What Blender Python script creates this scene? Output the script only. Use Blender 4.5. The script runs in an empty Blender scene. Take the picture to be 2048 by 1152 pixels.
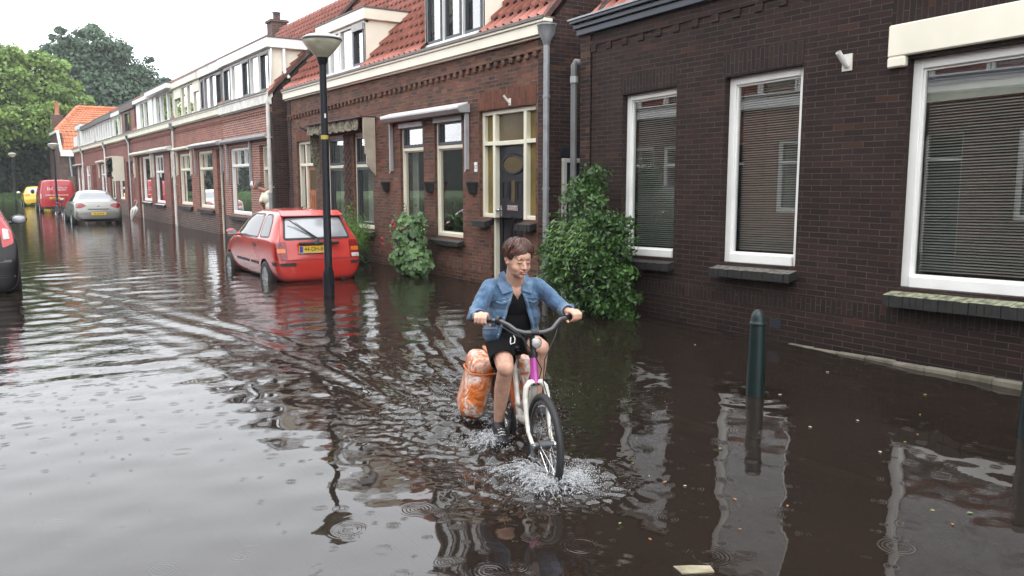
import bpy, bmesh, math, random
import numpy as np
from mathutils import Vector, Matrix, Euler
from mathutils.bvhtree import BVHTree

random.seed(7); RNG = np.random.default_rng(11)
R = math.radians
scene = bpy.context.scene
COL = scene.collection

# ------------------------------------------------------------------ camera
cam_data = bpy.data.cameras.new("camera")
cam_data.sensor_width = 36.0
cam_data.lens = 28.88
cam_data.clip_start = 0.05
cam_data.clip_end = 2000.0
cam = bpy.data.objects.new("camera", cam_data)
COL.objects.link(cam)
cam.location = (0.0, 0.0, 1.6)
cam.rotation_euler = (R(90 - 7.353), 0.0, R(-33.56))
scene.camera = cam
scene.render.resolution_x = 1024
scene.render.resolution_y = 576

# ------------------------------------------------------------------ sky and sun (overcast, raining)
SUN_EL, SUN_AZ = R(58), R(200)
world = bpy.data.worlds.new("World")
scene.world = world
world.use_nodes = True
nt = world.node_tree
nt.nodes.clear()
sky = nt.nodes.new("ShaderNodeTexSky")
sky.sky_type = 'NISHITA'
sky.sun_disc = False
sky.sun_elevation = SUN_EL
sky.sun_rotation = SUN_AZ
sky.dust_density = 4.0
hsv = nt.nodes.new("ShaderNodeHueSaturation")
hsv.inputs['Saturation'].default_value = 0.12
cloud = nt.nodes.new("ShaderNodeMix"); cloud.data_type = 'RGBA'
cloud.inputs['Factor'].default_value = 0.8
cloud.inputs['B'].default_value = (18.0, 18.6, 19.4, 1)      # an even white cloud deck over the clear sky
bg = nt.nodes.new("ShaderNodeBackground")
bg.inputs['Strength'].default_value = 0.18
wout = nt.nodes.new("ShaderNodeOutputWorld")
nt.links.new(sky.outputs[0], hsv.inputs['Color'])
nt.links.new(hsv.outputs[0], cloud.inputs['A'])
nt.links.new(cloud.outputs['Result'], bg.inputs['Color'])
nt.links.new(bg.outputs[0], wout.inputs[0])

sun_data = bpy.data.lights.new("sun", 'SUN')
sun_data.energy = 0.9
sun_data.angle = R(40)
sun_data.color = (1.0, 0.97, 0.93)
sun = bpy.data.objects.new("sun", sun_data)
COL.objects.link(sun)
sun.rotation_euler = (R(32), 0, R(-40))
sun.location = (-10, -10, 30)

scene.view_settings.view_transform = 'Standard'
scene.view_settings.look = 'None'
scene.view_settings.exposure = 0.0
scene.view_settings.gamma = 1.0
try:
    scene.cycles.max_bounces = 8
    scene.cycles.transparent_max_bounces = 12
    scene.cycles.caustics_reflective = False
    scene.cycles.caustics_refractive = False
except Exception:
    pass

GROUND = -0.14      # street level; the flood water stands at z = 0

# ------------------------------------------------------------------ object helpers
def tag(o, label=None, cat=None, group=None, kind=None):
    if label: o['label'] = label
    if cat: o['category'] = cat
    if group: o['group'] = group
    if kind: o['kind'] = kind
    return o

def empty(name, loc=(0, 0, 0), rz=0.0, label=None, cat=None, group=None):
    o = bpy.data.objects.new(name, None)
    o.empty_display_size = 0.2
    COL.objects.link(o)
    o.location = loc
    o.rotation_euler = (0, 0, rz)
    return tag(o, label, cat, group)

def children(o):
    return [c for c in bpy.data.objects if c.parent == o]

def copy_tree(o, parent=None):
    kids = children(o)
    c = o.copy()
    COL.objects.link(c)
    c.parent = parent
    for k in kids:
        copy_tree(k, c)
    return c

class MB:
    """collects geometry; uv is projected by face normal in metres"""
    def __init__(self):
        self.v = []; self.f = []; self.uvrot = []; self.mi = []
    def add(self, verts, faces, rot=False, mi=0):
        n = len(self.v)
        self.v.extend([tuple(p) for p in verts])
        for f in faces:
            self.f.append(tuple(i + n for i in f)); self.uvrot.append(rot); self.mi.append(mi)
    def box(self, x0, x1, y0, y1, z0, z1, rot=False, mi=0):
        vs = [(x0,y0,z0),(x1,y0,z0),(x1,y1,z0),(x0,y1,z0),(x0,y0,z1),(x1,y0,z1),(x1,y1,z1),(x0,y1,z1)]
        self.add(vs, [(0,3,2,1),(4,5,6,7),(0,1,5,4),(1,2,6,5),(2,3,7,6),(3,0,4,7)], rot, mi)
    def quad(self, a, b, c, d, rot=False, mi=0):
        self.add([a, b, c, d], [(0, 1, 2, 3)], rot, mi)
    def tube(self, pts, r, n=8, cap=True, mi=0):
        pts = [Vector(p) for p in pts]
        rs = r if isinstance(r, (list, tuple)) else [r] * len(pts)
        rings = []; up = None
        for i, p in enumerate(pts):
            if i == 0: t = pts[1] - p
            elif i == len(pts) - 1: t = p - pts[i-1]
            else: t = (pts[i+1] - p).normalized() + (p - pts[i-1]).normalized()
            t.normalize()
            if up is None:
                up = Vector((0,0,1)) if abs(t.z) < 0.9 else Vector((1,0,0))
            s = t.cross(up).normalized(); up = s.cross(t).normalized()
            rings.append([p + (s*math.cos(2*math.pi*k/n) + up*math.sin(2*math.pi*k/n))*rs[i] for k in range(n)])
        vs = [q for rg in rings for q in rg]; fs = []
        for i in range(len(rings)-1):
            for k in range(n):
                a = i*n+k; b = i*n+(k+1) % n
                fs.append((a, b, b+n, a+n))
        if cap:
            fs.append(tuple(range(n-1, -1, -1))); fs.append(tuple(range((len(rings)-1)*n, len(rings)*n)))
        self.add(vs, fs, False, mi)
    def lathe(self, prof, c=(0,0,0), n=24, axis='z', mi=0):
        vs = []; fs = []
        for (r, h) in prof:
            for k in range(n):
                a = 2*math.pi*k/n
                if axis == 'z': vs.append((c[0]+r*math.cos(a), c[1]+r*math.sin(a), c[2]+h))
                elif axis == 'y': vs.append((c[0]+r*math.cos(a), c[1]+h, c[2]+r*math.sin(a)))
                else: vs.append((c[0]+h, c[1]+r*math.cos(a), c[2]+r*math.sin(a)))
        for i in range(len(prof)-1):
            for k in range(n):
                a = i*n+k; b = i*n+(k+1) % n
                fs.append((a, b, b+n, a+n))
        self.add(vs, fs, False, mi)
    def torus(self, c, Rr, r, axis='y', n=40, m=10, mi=0):
        vs = []; fs = []
        for i in range(n):
            a = 2*math.pi*i/n
            for j in range(m):
                b = 2*math.pi*j/m
                rr = Rr + r*math.cos(b); h = r*math.sin(b)
                vs.append((c[0]+rr*math.cos(a), c[1]+h, c[2]+rr*math.sin(a)))
        for i in range(n):
            for j in range(m):
                fs.append((i*m+j, ((i+1) % n)*m+j, ((i+1) % n)*m+(j+1) % m, i*m+(j+1) % m))
        self.add(vs, fs, False, mi)
    def sphere(self, c, r, seg=10, rings=7, mi=0):
        r = r if isinstance(r, (tuple, list)) else (r, r, r)
        vs = [(c[0], c[1], c[2]-r[2])]; fs = []
        for i in range(1, rings):
            t = math.pi*i/rings
            for k in range(seg):
                a = 2*math.pi*k/seg
                vs.append((c[0]+r[0]*math.sin(t)*math.cos(a), c[1]+r[1]*math.sin(t)*math.sin(a), c[2]-r[2]*math.cos(t)))
        vs.append((c[0], c[1], c[2]+r[2])); top = len(vs)-1
        for k in range(seg):
            fs.append((0, 1+(k+1) % seg, 1+k))
            fs.append((top, top-seg+k, top-seg+(k+1) % seg))
        for i in range(rings-2):
            for k in range(seg):
                a = 1+i*seg+k; b = 1+i*seg+(k+1) % seg
                fs.append((a, b, b+seg, a+seg))
        self.add(vs, fs, False, mi)
    def build(self, name, mats, parent=None, xf=None, smooth=False, bevel=0.0, recalc=True, angle=40):
        me = bpy.data.meshes.new(name)
        vs = self.v if xf is None else [tuple(xf(p)) for p in self.v]
        me.from_pydata(vs, [], self.f)
        if not isinstance(mats, (list, tuple)): mats = [mats]
        for m in mats: me.materials.append(m)
        if len(mats) > 1:
            me.polygons.foreach_set('material_index', self.mi)
        if recalc:
            bm = bmesh.new(); bm.from_mesh(me)
            bmesh.ops.recalc_face_normals(bm, faces=bm.faces)
            bm.to_mesh(me); bm.free()
        uvl = me.uv_layers.new(name='uv')
        co = np.empty(len(me.vertices)*3, dtype=np.float32); me.vertices.foreach_get('co', co); co = co.reshape(-1, 3)
        li = np.empty(len(me.loops), dtype=np.int32); me.loops.foreach_get('vertex_index', li)
        nrm = np.empty(len(me.polygons)*3, dtype=np.float32); me.polygons.foreach_get('normal', nrm); nrm = np.abs(nrm.reshape(-1, 3))
        tot = np.empty(len(me.polygons), dtype=np.int32); me.polygons.foreach_get('loop_total', tot)
        ax = np.repeat(np.argmax(nrm, axis=1), tot)
        rot = np.repeat(np.array(self.uvrot, dtype=bool), tot) if len(self.uvrot) == len(me.polygons) else np.zeros(len(li), bool)
        p = co[li]
        u = np.where(ax == 0, p[:, 1], p[:, 0]); w = np.where(ax == 2, p[:, 1], p[:, 2])
        uu = np.where(rot, w, u); ww = np.where(rot, u, w)
        uvl.data.foreach_set('uv', np.stack([uu, ww], 1).astype(np.float32).ravel())
        if smooth:
            me.polygons.foreach_set('use_smooth', [True]*len(me.polygons))
            try: me.set_sharp_from_angle(angle=R(angle))
            except Exception: pass
        me.update()
        o = bpy.data.objects.new(name, me)
        COL.objects.link(o)
        o.parent = parent
        if bevel > 0:
            b = o.modifiers.new('edge', 'BEVEL'); b.width = bevel; b.segments = 1; b.limit_method = 'ANGLE'; b.angle_limit = R(50)
        return o

def np_mesh(name, co, faces, mats, parent=None, smooth=False):
    """fast mesh from numpy arrays, faces (n,k)"""
    me = bpy.data.meshes.new(name)
    n, k = faces.shape
    me.vertices.add(len(co)); me.vertices.foreach_set('co', np.ascontiguousarray(co, dtype=np.float32).ravel())
    me.loops.add(n*k); me.loops.foreach_set('vertex_index', np.ascontiguousarray(faces, dtype=np.int32).ravel())
    me.polygons.add(n); me.polygons.foreach_set('loop_start', np.arange(0, n*k, k, dtype=np.int32))
    if smooth: me.polygons.foreach_set('use_smooth', np.ones(n, dtype=bool))
    me.update(calc_edges=True); me.validate()
    for m in (mats if isinstance(mats, (list, tuple)) else [mats]): me.materials.append(m)
    o = bpy.data.objects.new(name, me); COL.objects.link(o); o.parent = parent
    return o

def eval_mesh(o):
    dg = bpy.context.evaluated_depsgraph_get()
    dg.update()
    return bpy.data.meshes.new_from_object(o.evaluated_get(dg))

def blob(name, prims, mat, parent=None, voxel=0.005, smooth=4, cut=None, thick=0.0):
    """one continuous surface from tapered capsules ('c', p0, p1, r0, r1) and ellipsoids ('e', c, (rx,ry,rz))"""
    mb = MB()
    for p in prims:
        if p[0] == 'e':
            n0 = len(mb.v)
            mb.sphere((0, 0, 0), p[2], 16, 10)
            rot = Euler(p[3]).to_matrix() if len(p) > 3 else Matrix.Identity(3)
            for i in range(n0, len(mb.v)):
                mb.v[i] = tuple(rot @ Vector(mb.v[i]) + Vector(p[1]))
        else:
            a, b, r0, r1 = Vector(p[1]), Vector(p[2]), p[3], p[4]
            d = (b-a); L = d.length; d = d.normalized() if L > 1e-6 else Vector((0, 0, 1))
            pts = []; rs = []
            for t in (85, 60, 35, 12): pts.append(a - d*r0*math.sin(R(t))); rs.append(r0*math.cos(R(t)))
            k = max(2, int(L/max(r0, r1, .01))+1)
            for j in range(k+1): pts.append(a + d*L*j/k); rs.append(r0+(r1-r0)*j/k)
            for t in (12, 35, 60, 85): pts.append(b + d*r1*math.sin(R(t))); rs.append(r1*math.cos(R(t)))
            mb.tube(pts, rs, 12)
    o = mb.build(name, mat, None)
    m = o.modifiers.new('r', 'REMESH'); m.mode = 'VOXEL'; m.voxel_size = voxel; m.use_smooth_shade = True
    s = o.modifiers.new('s', 'SMOOTH'); s.factor = 0.5; s.iterations = smooth
    me = eval_mesh(o)
    old = o.data
    o.modifiers.clear(); o.data = me; bpy.data.meshes.remove(old)
    me.name = name
    if not me.materials: me.materials.append(mat)
    if cut is not None:
        bm = bmesh.new(); bm.from_mesh(me)
        bmesh.ops.delete(bm, geom=[f for f in bm.faces if cut(f.calc_center_median())], context='FACES')
        bmesh.ops.delete(bm, geom=[v for v in bm.verts if not v.link_faces], context='VERTS')
        for _ in range(3):
            for v in [v for v in bm.verts if v.is_boundary]:
                nb = [e.other_vert(v) for e in v.link_edges if e.is_boundary]
                if len(nb) == 2: v.co = v.co*0.5 + (nb[0].co+nb[1].co)*0.25
        bm.to_mesh(me); bm.free()
    me.polygons.foreach_set('use_smooth', [True]*len(me.polygons))
    if thick:
        t = o.modifiers.new('t', 'SOLIDIFY'); t.thickness = thick; t.offset = -1
    o.parent = parent
    return o

def text(name, s, size, mat, parent, loc, rot, extrude=0.002, align='CENTER', sx=1.0):
    cu = bpy.data.curves.new(name, 'FONT')
    cu.body = s; cu.size = size; cu.extrude = extrude; cu.align_x = align; cu.align_y = 'CENTER'
    o = bpy.data.objects.new(name, cu); COL.objects.link(o)
    me = eval_mesh(o); bpy.data.objects.remove(o)
    me.materials.clear(); me.materials.append(mat)
    o = bpy.data.objects.new(name, me); COL.objects.link(o)
    o.parent = parent; o.location = loc; o.rotation_euler = rot; o.scale = (sx, 1, 1)
    return o
# ------------------------------------------------------------------ materials
def new_mat(name):
    m = bpy.data.materials.new(name); m.use_nodes = True
    nt = m.node_tree
    b = nt.nodes['Principled BSDF']
    return m, nt, b

def mat(name, col, rough=0.5, metal=0.0, spec=0.5, var=0.12, vscale=6.0, bump=0.0, bscale=40.0, coat=0.0, dirt=None, coords='Object'):
    m, nt, b = new_mat(name)
    N, L = nt.nodes, nt.links
    b.inputs['Roughness'].default_value = rough
    b.inputs['Metallic'].default_value = metal
    b.inputs['Specular IOR Level'].default_value = spec
    b.inputs['Coat Weight'].default_value = coat
    b.inputs['Coat Roughness'].default_value = 0.05
    tc = N.new('ShaderNodeTexCoord')
    nz = N.new('ShaderNodeTexNoise'); nz.inputs['Scale'].default_value = vscale; nz.inputs['Detail'].default_value = 5
    L.new(tc.outputs[coords], nz.inputs['Vector'])
    cr = N.new('ShaderNodeValToRGB')
    c0 = dirt if dirt else tuple(c*(1-var*1.5) for c in col)
    cr.color_ramp.elements[0].position = 0.3; cr.color_ramp.elements[0].color = (*c0, 1)
    cr.color_ramp.elements[1].position = 0.62; cr.color_ramp.elements[1].color = (*[min(1, c*(1+var*.5)) for c in col], 1)
    L.new(nz.outputs['Fac'], cr.inputs[0]); L.new(cr.outputs[0], b.inputs['Base Color'])
    if bump > 0:
        n2 = N.new('ShaderNodeTexNoise'); n2.inputs['Scale'].default_value = bscale; n2.inputs['Detail'].default_value = 4
        L.new(tc.outputs[coords], n2.inputs['Vector'])
        bp = N.new('ShaderNodeBump'); bp.inputs['Strength'].default_value = bump; bp.inputs['Distance'].default_value = 0.01
        L.new(n2.outputs['Fac'], bp.inputs['Height']); L.new(bp.outputs[0], b.inputs['Normal'])
    return m

def brick_mat(name, stops, mortar, bw=0.22, rh=0.0625, ms=0.005, rough=0.75, stain=0.35, mortar_var=0.5, bump=0.6, spec=0.35, smooth=0.3):
    m, nt, b = new_mat(name)
    N, L = nt.nodes, nt.links
    uv = N.new('ShaderNodeUVMap'); uv.uv_map = 'uv'
    # slight waviness of the courses
    nz0 = N.new('ShaderNodeTexNoise'); nz0.inputs['Scale'].default_value = 3.0; nz0.inputs['Detail'].default_value = 2
    L.new(uv.outputs[0], nz0.inputs['Vector'])
    sub = N.new('ShaderNodeVectorMath'); sub.operation = 'SUBTRACT'; sub.inputs[1].default_value = (.5, .5, .5)
    L.new(nz0.outputs['Color'], sub.inputs[0])
    scl = N.new('ShaderNodeVectorMath'); scl.operation = 'SCALE'; scl.inputs['Scale'].default_value = 0.012
    L.new(sub.outputs[0], scl.inputs[0])
    add = N.new('ShaderNodeVectorMath'); add.operation = 'ADD'
    L.new(uv.outputs[0], add.inputs[0]); L.new(scl.outputs[0], add.inputs[1])
    br = N.new('ShaderNodeTexBrick')
    br.inputs['Color1'].default_value = (0, 0, 0, 1); br.inputs['Color2'].default_value = (1, 1, 1, 1)
    br.inputs['Mortar'].default_value = (0.5, 0.5, 0.5, 1)
    br.inputs['Scale'].default_value = 1.0; br.inputs['Mortar Size'].default_value = ms; br.inputs['Mortar Smooth'].default_value = smooth
    br.inputs['Brick Width'].default_value = bw; br.inputs['Row Height'].default_value = rh
    L.new(add.outputs[0], br.inputs['Vector'])
    cr = N.new('ShaderNodeValToRGB'); els = cr.color_ramp.elements
    while len(els) < len(stops): els.new(0.5)
    for e, (p, c) in zip(els, stops): e.position = p; e.color = (*c, 1)
    L.new(br.outputs['Color'], cr.inputs[0])
    # grain in the brick face and large stains
    nz = N.new('ShaderNodeTexNoise'); nz.inputs['Scale'].default_value = 60; nz.inputs['Detail'].default_value = 4
    L.new(uv.outputs[0], nz.inputs['Vector'])
    nb = N.new('ShaderNodeTexNoise'); nb.inputs['Scale'].default_value = 0.9; nb.inputs['Detail'].default_value = 6; nb.inputs['Roughness'].default_value = 0.65
    L.new(uv.outputs[0], nb.inputs['Vector'])
    mr = N.new('ShaderNodeMapRange'); mr.inputs[1].default_value = 0.3; mr.inputs[2].default_value = 0.7; mr.inputs[3].default_value = 1-stain; mr.inputs[4].default_value = 1+stain*.6
    L.new(nb.outputs['Fac'], mr.inputs[0])
    mg = N.new('ShaderNodeMapRange'); mg.inputs[1].default_value = 0.25; mg.inputs[2].default_value = 0.75; mg.inputs[3].default_value = 0.72; mg.inputs[4].default_value = 1.28
    L.new(nz.outputs['Fac'], mg.inputs[0])
    mm = N.new('ShaderNodeMath'); mm.operation = 'MULTIPLY'; L.new(mr.outputs[0], mm.inputs[0]); L.new(mg.outputs[0], mm.inputs[1])
    # damp tide mark just above the flood
    gp = N.new('ShaderNodeNewGeometry'); sz = N.new('ShaderNodeSeparateXYZ'); L.new(gp.outputs['Position'], sz.inputs[0])
    nt_ = N.new('ShaderNodeMath'); nt_.operation = 'MULTIPLY_ADD'; nt_.inputs[1].default_value = -.30; L.new(nb.outputs['Fac'], nt_.inputs[0]); L.new(sz.outputs['Z'], nt_.inputs[2])
    td = N.new('ShaderNodeMapRange'); td.inputs[1].default_value = -.11; td.inputs[2].default_value = .10; td.inputs[3].default_value = .62; td.inputs[4].default_value = 1.0
    L.new(nt_.outputs[0], td.inputs[0])
    m3 = N.new('ShaderNodeMath'); m3.operation = 'MULTIPLY'; L.new(mm.outputs[0], m3.inputs[0]); L.new(td.outputs[0], m3.inputs[1]); mm = m3
    mc = N.new('ShaderNodeVectorMath'); mc.operation = 'SCALE'
    L.new(cr.outputs[0], mc.inputs[0]); L.new(mm.outputs[0], mc.inputs['Scale'])
    # mortar, patchy
    nm = N.new('ShaderNodeTexNoise'); nm.inputs['Scale'].default_value = 4; nm.inputs['Detail'].default_value = 5
    L.new(uv.outputs[0], nm.inputs['Vector'])
    mx0 = N.new('ShaderNodeMix'); mx0.data_type = 'RGBA'
    mx0.inputs['A'].default_value = (*[c*(1-mortar_var) for c in mortar], 1); mx0.inputs['B'].default_value = (*mortar, 1)
    mr2 = N.new('ShaderNodeMapRange'); mr2.inputs[1].default_value = 0.35; mr2.inputs[2].default_value = 0.65
    L.new(nm.outputs['Fac'], mr2.inputs[0]); L.new(mr2.outputs[0], mx0.inputs['Factor'])
    mx = N.new('ShaderNodeMix'); mx.data_type = 'RGBA'
    L.new(br.outputs['Fac'], mx.inputs['Factor']); L.new(mc.outputs[0], mx.inputs['A']); L.new(mx0.outputs['Result'], mx.inputs['B'])
    # sparse lime specks and drips
    mpn = N.new('ShaderNodeMapping'); mpn.inputs['Scale'].default_value = (26, 9, 1); L.new(uv.outputs[0], mpn.inputs['Vector'])
    ns = N.new('ShaderNodeTexNoise'); ns.inputs['Scale'].default_value = 1.0; ns.inputs['Detail'].default_value = 2; L.new(mpn.outputs[0], ns.inputs['Vector'])
    rs = N.new('ShaderNodeMapRange'); rs.inputs[1].default_value = .765; rs.inputs[2].default_value = .80; rs.inputs[4].default_value = .8; L.new(ns.outputs['Fac'], rs.inputs[0])
    mx9 = N.new('ShaderNodeMix'); mx9.data_type = 'RGBA'; mx9.inputs['B'].default_value = (.32, .29, .27, 1)
    L.new(rs.outputs[0], mx9.inputs['Factor']); L.new(mx.outputs['Result'], mx9.inputs['A']); mx = mx9
    L.new(mx.outputs['Result'], b.inputs['Base Color'])
    b.inputs['Roughness'].default_value = rough; b.inputs['Specular IOR Level'].default_value = spec
    hh = N.new('ShaderNodeMath'); hh.operation = 'MULTIPLY_ADD'; hh.inputs[1].default_value = -1.0
    L.new(br.outputs['Fac'], hh.inputs[0])
    h2 = N.new('ShaderNodeMath'); h2.operation = 'MULTIPLY'; h2.inputs[1].default_value = 0.5
    L.new(nz.outputs['Fac'], h2.inputs[0]); L.new(h2.outputs[0], hh.inputs[2])
    bp = N.new('ShaderNodeBump'); bp.inputs['Strength'].default_value = bump; bp.inputs['Distance'].default_value = 0.006
    L.new(hh.outputs[0], bp.inputs['Height']); L.new(bp.outputs[0], b.inputs['Normal'])
    return m

def glass_mat(name, tint=(.88, .92, .9), refl=1.0, rough=0.0):
    m, nt, b = new_mat(name)
    N, L = nt.nodes, nt.links
    N.remove(b)
    out = N['Material Output']
    tr = N.new('ShaderNodeBsdfTransparent'); tr.inputs[0].default_value = (*tint, 1)
    gl = N.new('ShaderNodeBsdfGlossy'); gl.inputs['Roughness'].default_value = rough; gl.inputs['Color'].default_value = (1, 1, 1, 1)
    lw = N.new('ShaderNodeLayerWeight'); lw.inputs['Blend'].default_value = 0.5
    pw = N.new('ShaderNodeMath'); pw.operation = 'POWER'; pw.inputs[1].default_value = 4.5
    L.new(lw.outputs['Facing'], pw.inputs[0])
    fr = N.new('ShaderNodeMath'); fr.operation = 'MULTIPLY_ADD'; fr.inputs[1].default_value = .92; fr.inputs[2].default_value = .045
    L.new(pw.outputs[0], fr.inputs[0])
    nz = N.new('ShaderNodeTexNoise'); nz.inputs['Scale'].default_value = 1.6; nz.inputs['Detail'].default_value = 1
    tc = N.new('ShaderNodeTexCoord'); L.new(tc.outputs['Object'], nz.inputs['Vector'])
    bp = N.new('ShaderNodeBump'); bp.inputs['Strength'].default_value = 0.02; bp.inputs['Distance'].default_value = 0.01
    L.new(nz.outputs['Fac'], bp.inputs['Height']); L.new(bp.outputs[0], gl.inputs['Normal'])
    ml = N.new('ShaderNodeMath'); ml.operation = 'MULTIPLY'; ml.inputs[1].default_value = 4.2*refl; ml.use_clamp = True
    L.new(fr.outputs[0], ml.inputs[0])
    mx = N.new('ShaderNodeMixShader')
    L.new(ml.outputs[0], mx.inputs[0]); L.new(tr.outputs[0], mx.inputs[1]); L.new(gl.outputs[0], mx.inputs[2])
    L.new(mx.outputs[0], out.inputs[0])
    return m

def leaf_mat(name, dark, light, rough=0.45, transl=0.25, scale=0.8):
    m, nt, b = new_mat(name)
    N, L = nt.nodes, nt.links
    geo = N.new('ShaderNodeNewGeometry')
    tc = N.new('ShaderNodeTexCoord')
    nz = N.new('ShaderNodeTexNoise'); nz.inputs['Scale'].default_value = scale; nz.inputs['Detail'].default_value = 3
    L.new(tc.outputs['Object'], nz.inputs['Vector'])
    ad = N.new('ShaderNodeMath'); ad.operation = 'ADD'
    m1 = N.new('ShaderNodeMath'); m1.operation = 'MULTIPLY'; m1.inputs[1].default_value = 0.5
    L.new(geo.outputs['Random Per Island'], m1.inputs[0])
    L.new(m1.outputs[0], ad.inputs[0]); L.new(nz.outputs['Fac'], ad.inputs[1])
    mr = N.new('ShaderNodeMapRange'); mr.inputs[1].default_value = 0.35; mr.inputs[2].default_value = 1.15
    L.new(ad.outputs[0], mr.inputs[0])
    cr = N.new('ShaderNodeValToRGB')
    cr.color_ramp.elements[0].color = (*dark, 1); cr.color_ramp.elements[1].color = (*light, 1)
    L.new(mr.outputs[0], cr.inputs[0]); L.new(cr.outputs[0], b.inputs['Base Color'])
    b.inputs['Roughness'].default_value = rough
    tl = N.new('ShaderNodeBsdfTranslucent'); L.new(cr.outputs[0], tl.inputs[0])
    mx = N.new('ShaderNodeMixShader'); mx.inputs[0].default_value = transl
    L.new(b.outputs[0], mx.inputs[1]); L.new(tl.outputs[0], mx.inputs[2])
    L.new(mx.outputs[0], N['Material Output'].inputs[0])
    return m

M = {}
# bricks
M['brick_dark'] = brick_mat('brick_dark', [(0, (.021, .0125, .011)), (.4, (.027, .0155, .0135)), (.8, (.033, .0185, .0155)), (.97, (.036, .019, .015)), (1, (.055, .025, .017))], (.080, .064, .056), bw=.21, rh=.056, ms=.0034, stain=.3, bump=.6, spec=.2)
M['brick_soldier_dark'] = brick_mat('brick_soldier_dark', [(0, (.020, .013, .012)), (.5, (.026, .016, .014)), (.97, (.032, .018, .015)), (1, (.07, .025, .015))], (.072, .058, .052), bw=.21, rh=.056, ms=.0034, stain=.3, spec=.2)
M['brick_mid'] = brick_mat('brick_mid', [(0, (.062, .040, .033)), (.3, (.105, .052, .037)), (.6, (.135, .059, .040)), (.85, (.160, .066, .042)), (.96, (.15, .09, .058)), (1, (.19, .072, .042))], (.19, .14, .115), bw=.20, rh=.058, ms=.0050, stain=.38, mortar_var=.65, spec=.2)
M['brick_soldier_mid'] = brick_mat('brick_soldier_mid', [(0, (.09, .038, .027)), (.5, (.135, .048, .03)), (1, (.17, .062, .035))], (.11, .075, .06), bw=.20, rh=.056, ms=.0034, stain=.35, spec=.2)
M['brick_side'] = brick_mat('brick_side', [(0, (.026, .018, .017)), (.5, (.045, .026, .023)), (.93, (.06, .03, .024)), (1, (.11, .055, .028))], (.13, .10, .09), bw=.20, rh=.056, ms=.0038, stain=.45, spec=.2)
M['brick_red'] = brick_mat('brick_red', [(0, (.15, .045, .032)), (.5, (.25, .078, .050)), (1, (.31, .10, .062))], (.50, .42, .37), ms=.0085, stain=.25, mortar_var=.25)
M['brick_red2'] = brick_mat('brick_red2', [(0, (.14, .05, .038)), (.5, (.23, .078, .054)), (1, (.28, .095, .062))], (.34, .25, .21), ms=.006, stain=.25, mortar_var=.3)
M['brick_maroon'] = brick_mat('brick_maroon', [(0, (.125, .048, .040)), (.5, (.18, .065, .052)), (1, (.22, .08, .06))], (.17, .11, .095), ms=.004, stain=.3)
M['brick_plinth'] = brick_mat('brick_plinth', [(0, (.045, .026, .022)), (.5, (.075, .04, .032)), (1, (.10, .05, .04))], (.30, .25, .22), ms=.006, stain=.3)
M['paver'] = brick_mat('paver', [(0, (.035, .027, .022)), (.5, (.06, .045, .036)), (1, (.09, .06, .045))], (.02, .017, .015), bw=.21, rh=.10, ms=.006, stain=.4)
M['slab'] = brick_mat('slab', [(0, (.07, .062, .055)), (1, (.11, .098, .085))], (.03, .026, .022), bw=.30, rh=.30, ms=.006, stain=.35)
# paints and others
M['cream'] = mat('cream', (.72, .69, .56), .45, var=.06, vscale=3, bump=.05)
M['cream_bright'] = mat('cream_bright', (.80, .76, .63), .4, var=.05, vscale=2, bump=.08, bscale=25)
M['white'] = mat('white', (.82, .82, .79), .35, var=.05, vscale=3)
M['white_dirty'] = mat('white_dirty', (.72, .71, .66), .5, var=.12, vscale=4, dirt=(.52, .50, .44))
M['grey_metal'] = mat('grey_metal', (.36, .35, .36), .45, var=.1, vscale=5)
M['zinc'] = mat('zinc', (.30, .31, .32), .45, metal=.35, var=.15, vscale=7, bump=.08)
M['zinc_dark'] = mat('zinc_dark', (.12, .12, .12), .5, metal=.3, var=.2, vscale=5)
M['pvc'] = mat('pvc', (.62, .60, .56), .5, var=.08, vscale=3, dirt=(.42, .39, .35))
M['blue_dark'] = mat('blue_dark', (.025, .038, .06), .3, var=.15, vscale=3)
M['door_dark'] = mat('door_dark', (.009, .011, .016), .35, spec=.35, var=.1)
M['sash_dark'] = mat('sash_dark', (.022, .026, .032), .35, var=.1)
M['wood_orange'] = mat('wood_orange', (.34, .10, .03), .4, var=.25, vscale=9)
M['wood_red'] = mat('wood_red', (.16, .04, .025), .5, var=.2)
M['wood_fence'] = mat('wood_fence', (.075, .04, .038), .6, var=.2)
M['yellow_glass'] = mat('yellow_glass', (.17, .125, .03), .12, var=.25, vscale=3)
M['brown_glass'] = mat('brown_glass', (.11, .085, .045), .12, var=.2, vscale=2)
M['metal'] = mat('metal', (.55, .55, .55), .25, metal=1, var=.05)
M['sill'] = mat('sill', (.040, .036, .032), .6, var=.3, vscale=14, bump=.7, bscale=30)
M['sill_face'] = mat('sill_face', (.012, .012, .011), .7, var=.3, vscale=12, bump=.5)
M['moss_sill'] = mat('moss_sill', (.27, .28, .18), .8, var=.3, vscale=16, bump=1, bscale=45, dirt=(.03, .028, .022))
M['concrete'] = mat('concrete', (.16, .14, .11), .8, var=.3, vscale=5, bump=.4, dirt=(.07, .07, .04))
M['gutter'] = mat('gutter', (.13, .115, .10), .5, var=.2)
M['lead'] = mat('lead', (.10, .10, .10), .5, var=.2)
M['room'] = mat('room', (.14, .12, .10), .9, var=.2, vscale=1)
M['room_floor'] = mat('room_floor', (.10, .07, .05), .6)
M['curtain'] = mat('curtain', (.42, .42, .36), .9, var=.08)
M['curtain_teal'] = mat('curtain_teal', (.08, .14, .13), .9, var=.2)
M['glass'] = glass_mat('glass')
M['glass_dim'] = glass_mat('glass_dim', (.55, .58, .58), 1.2)
M['blind'] = mat('blind', (.31, .305, .28), .45, var=.08, vscale=2)
M['awning_cloth'] = mat('awning_cloth', (.42, .37, .29), .85, var=.15, vscale=3, dirt=(.28, .25, .19))
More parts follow.
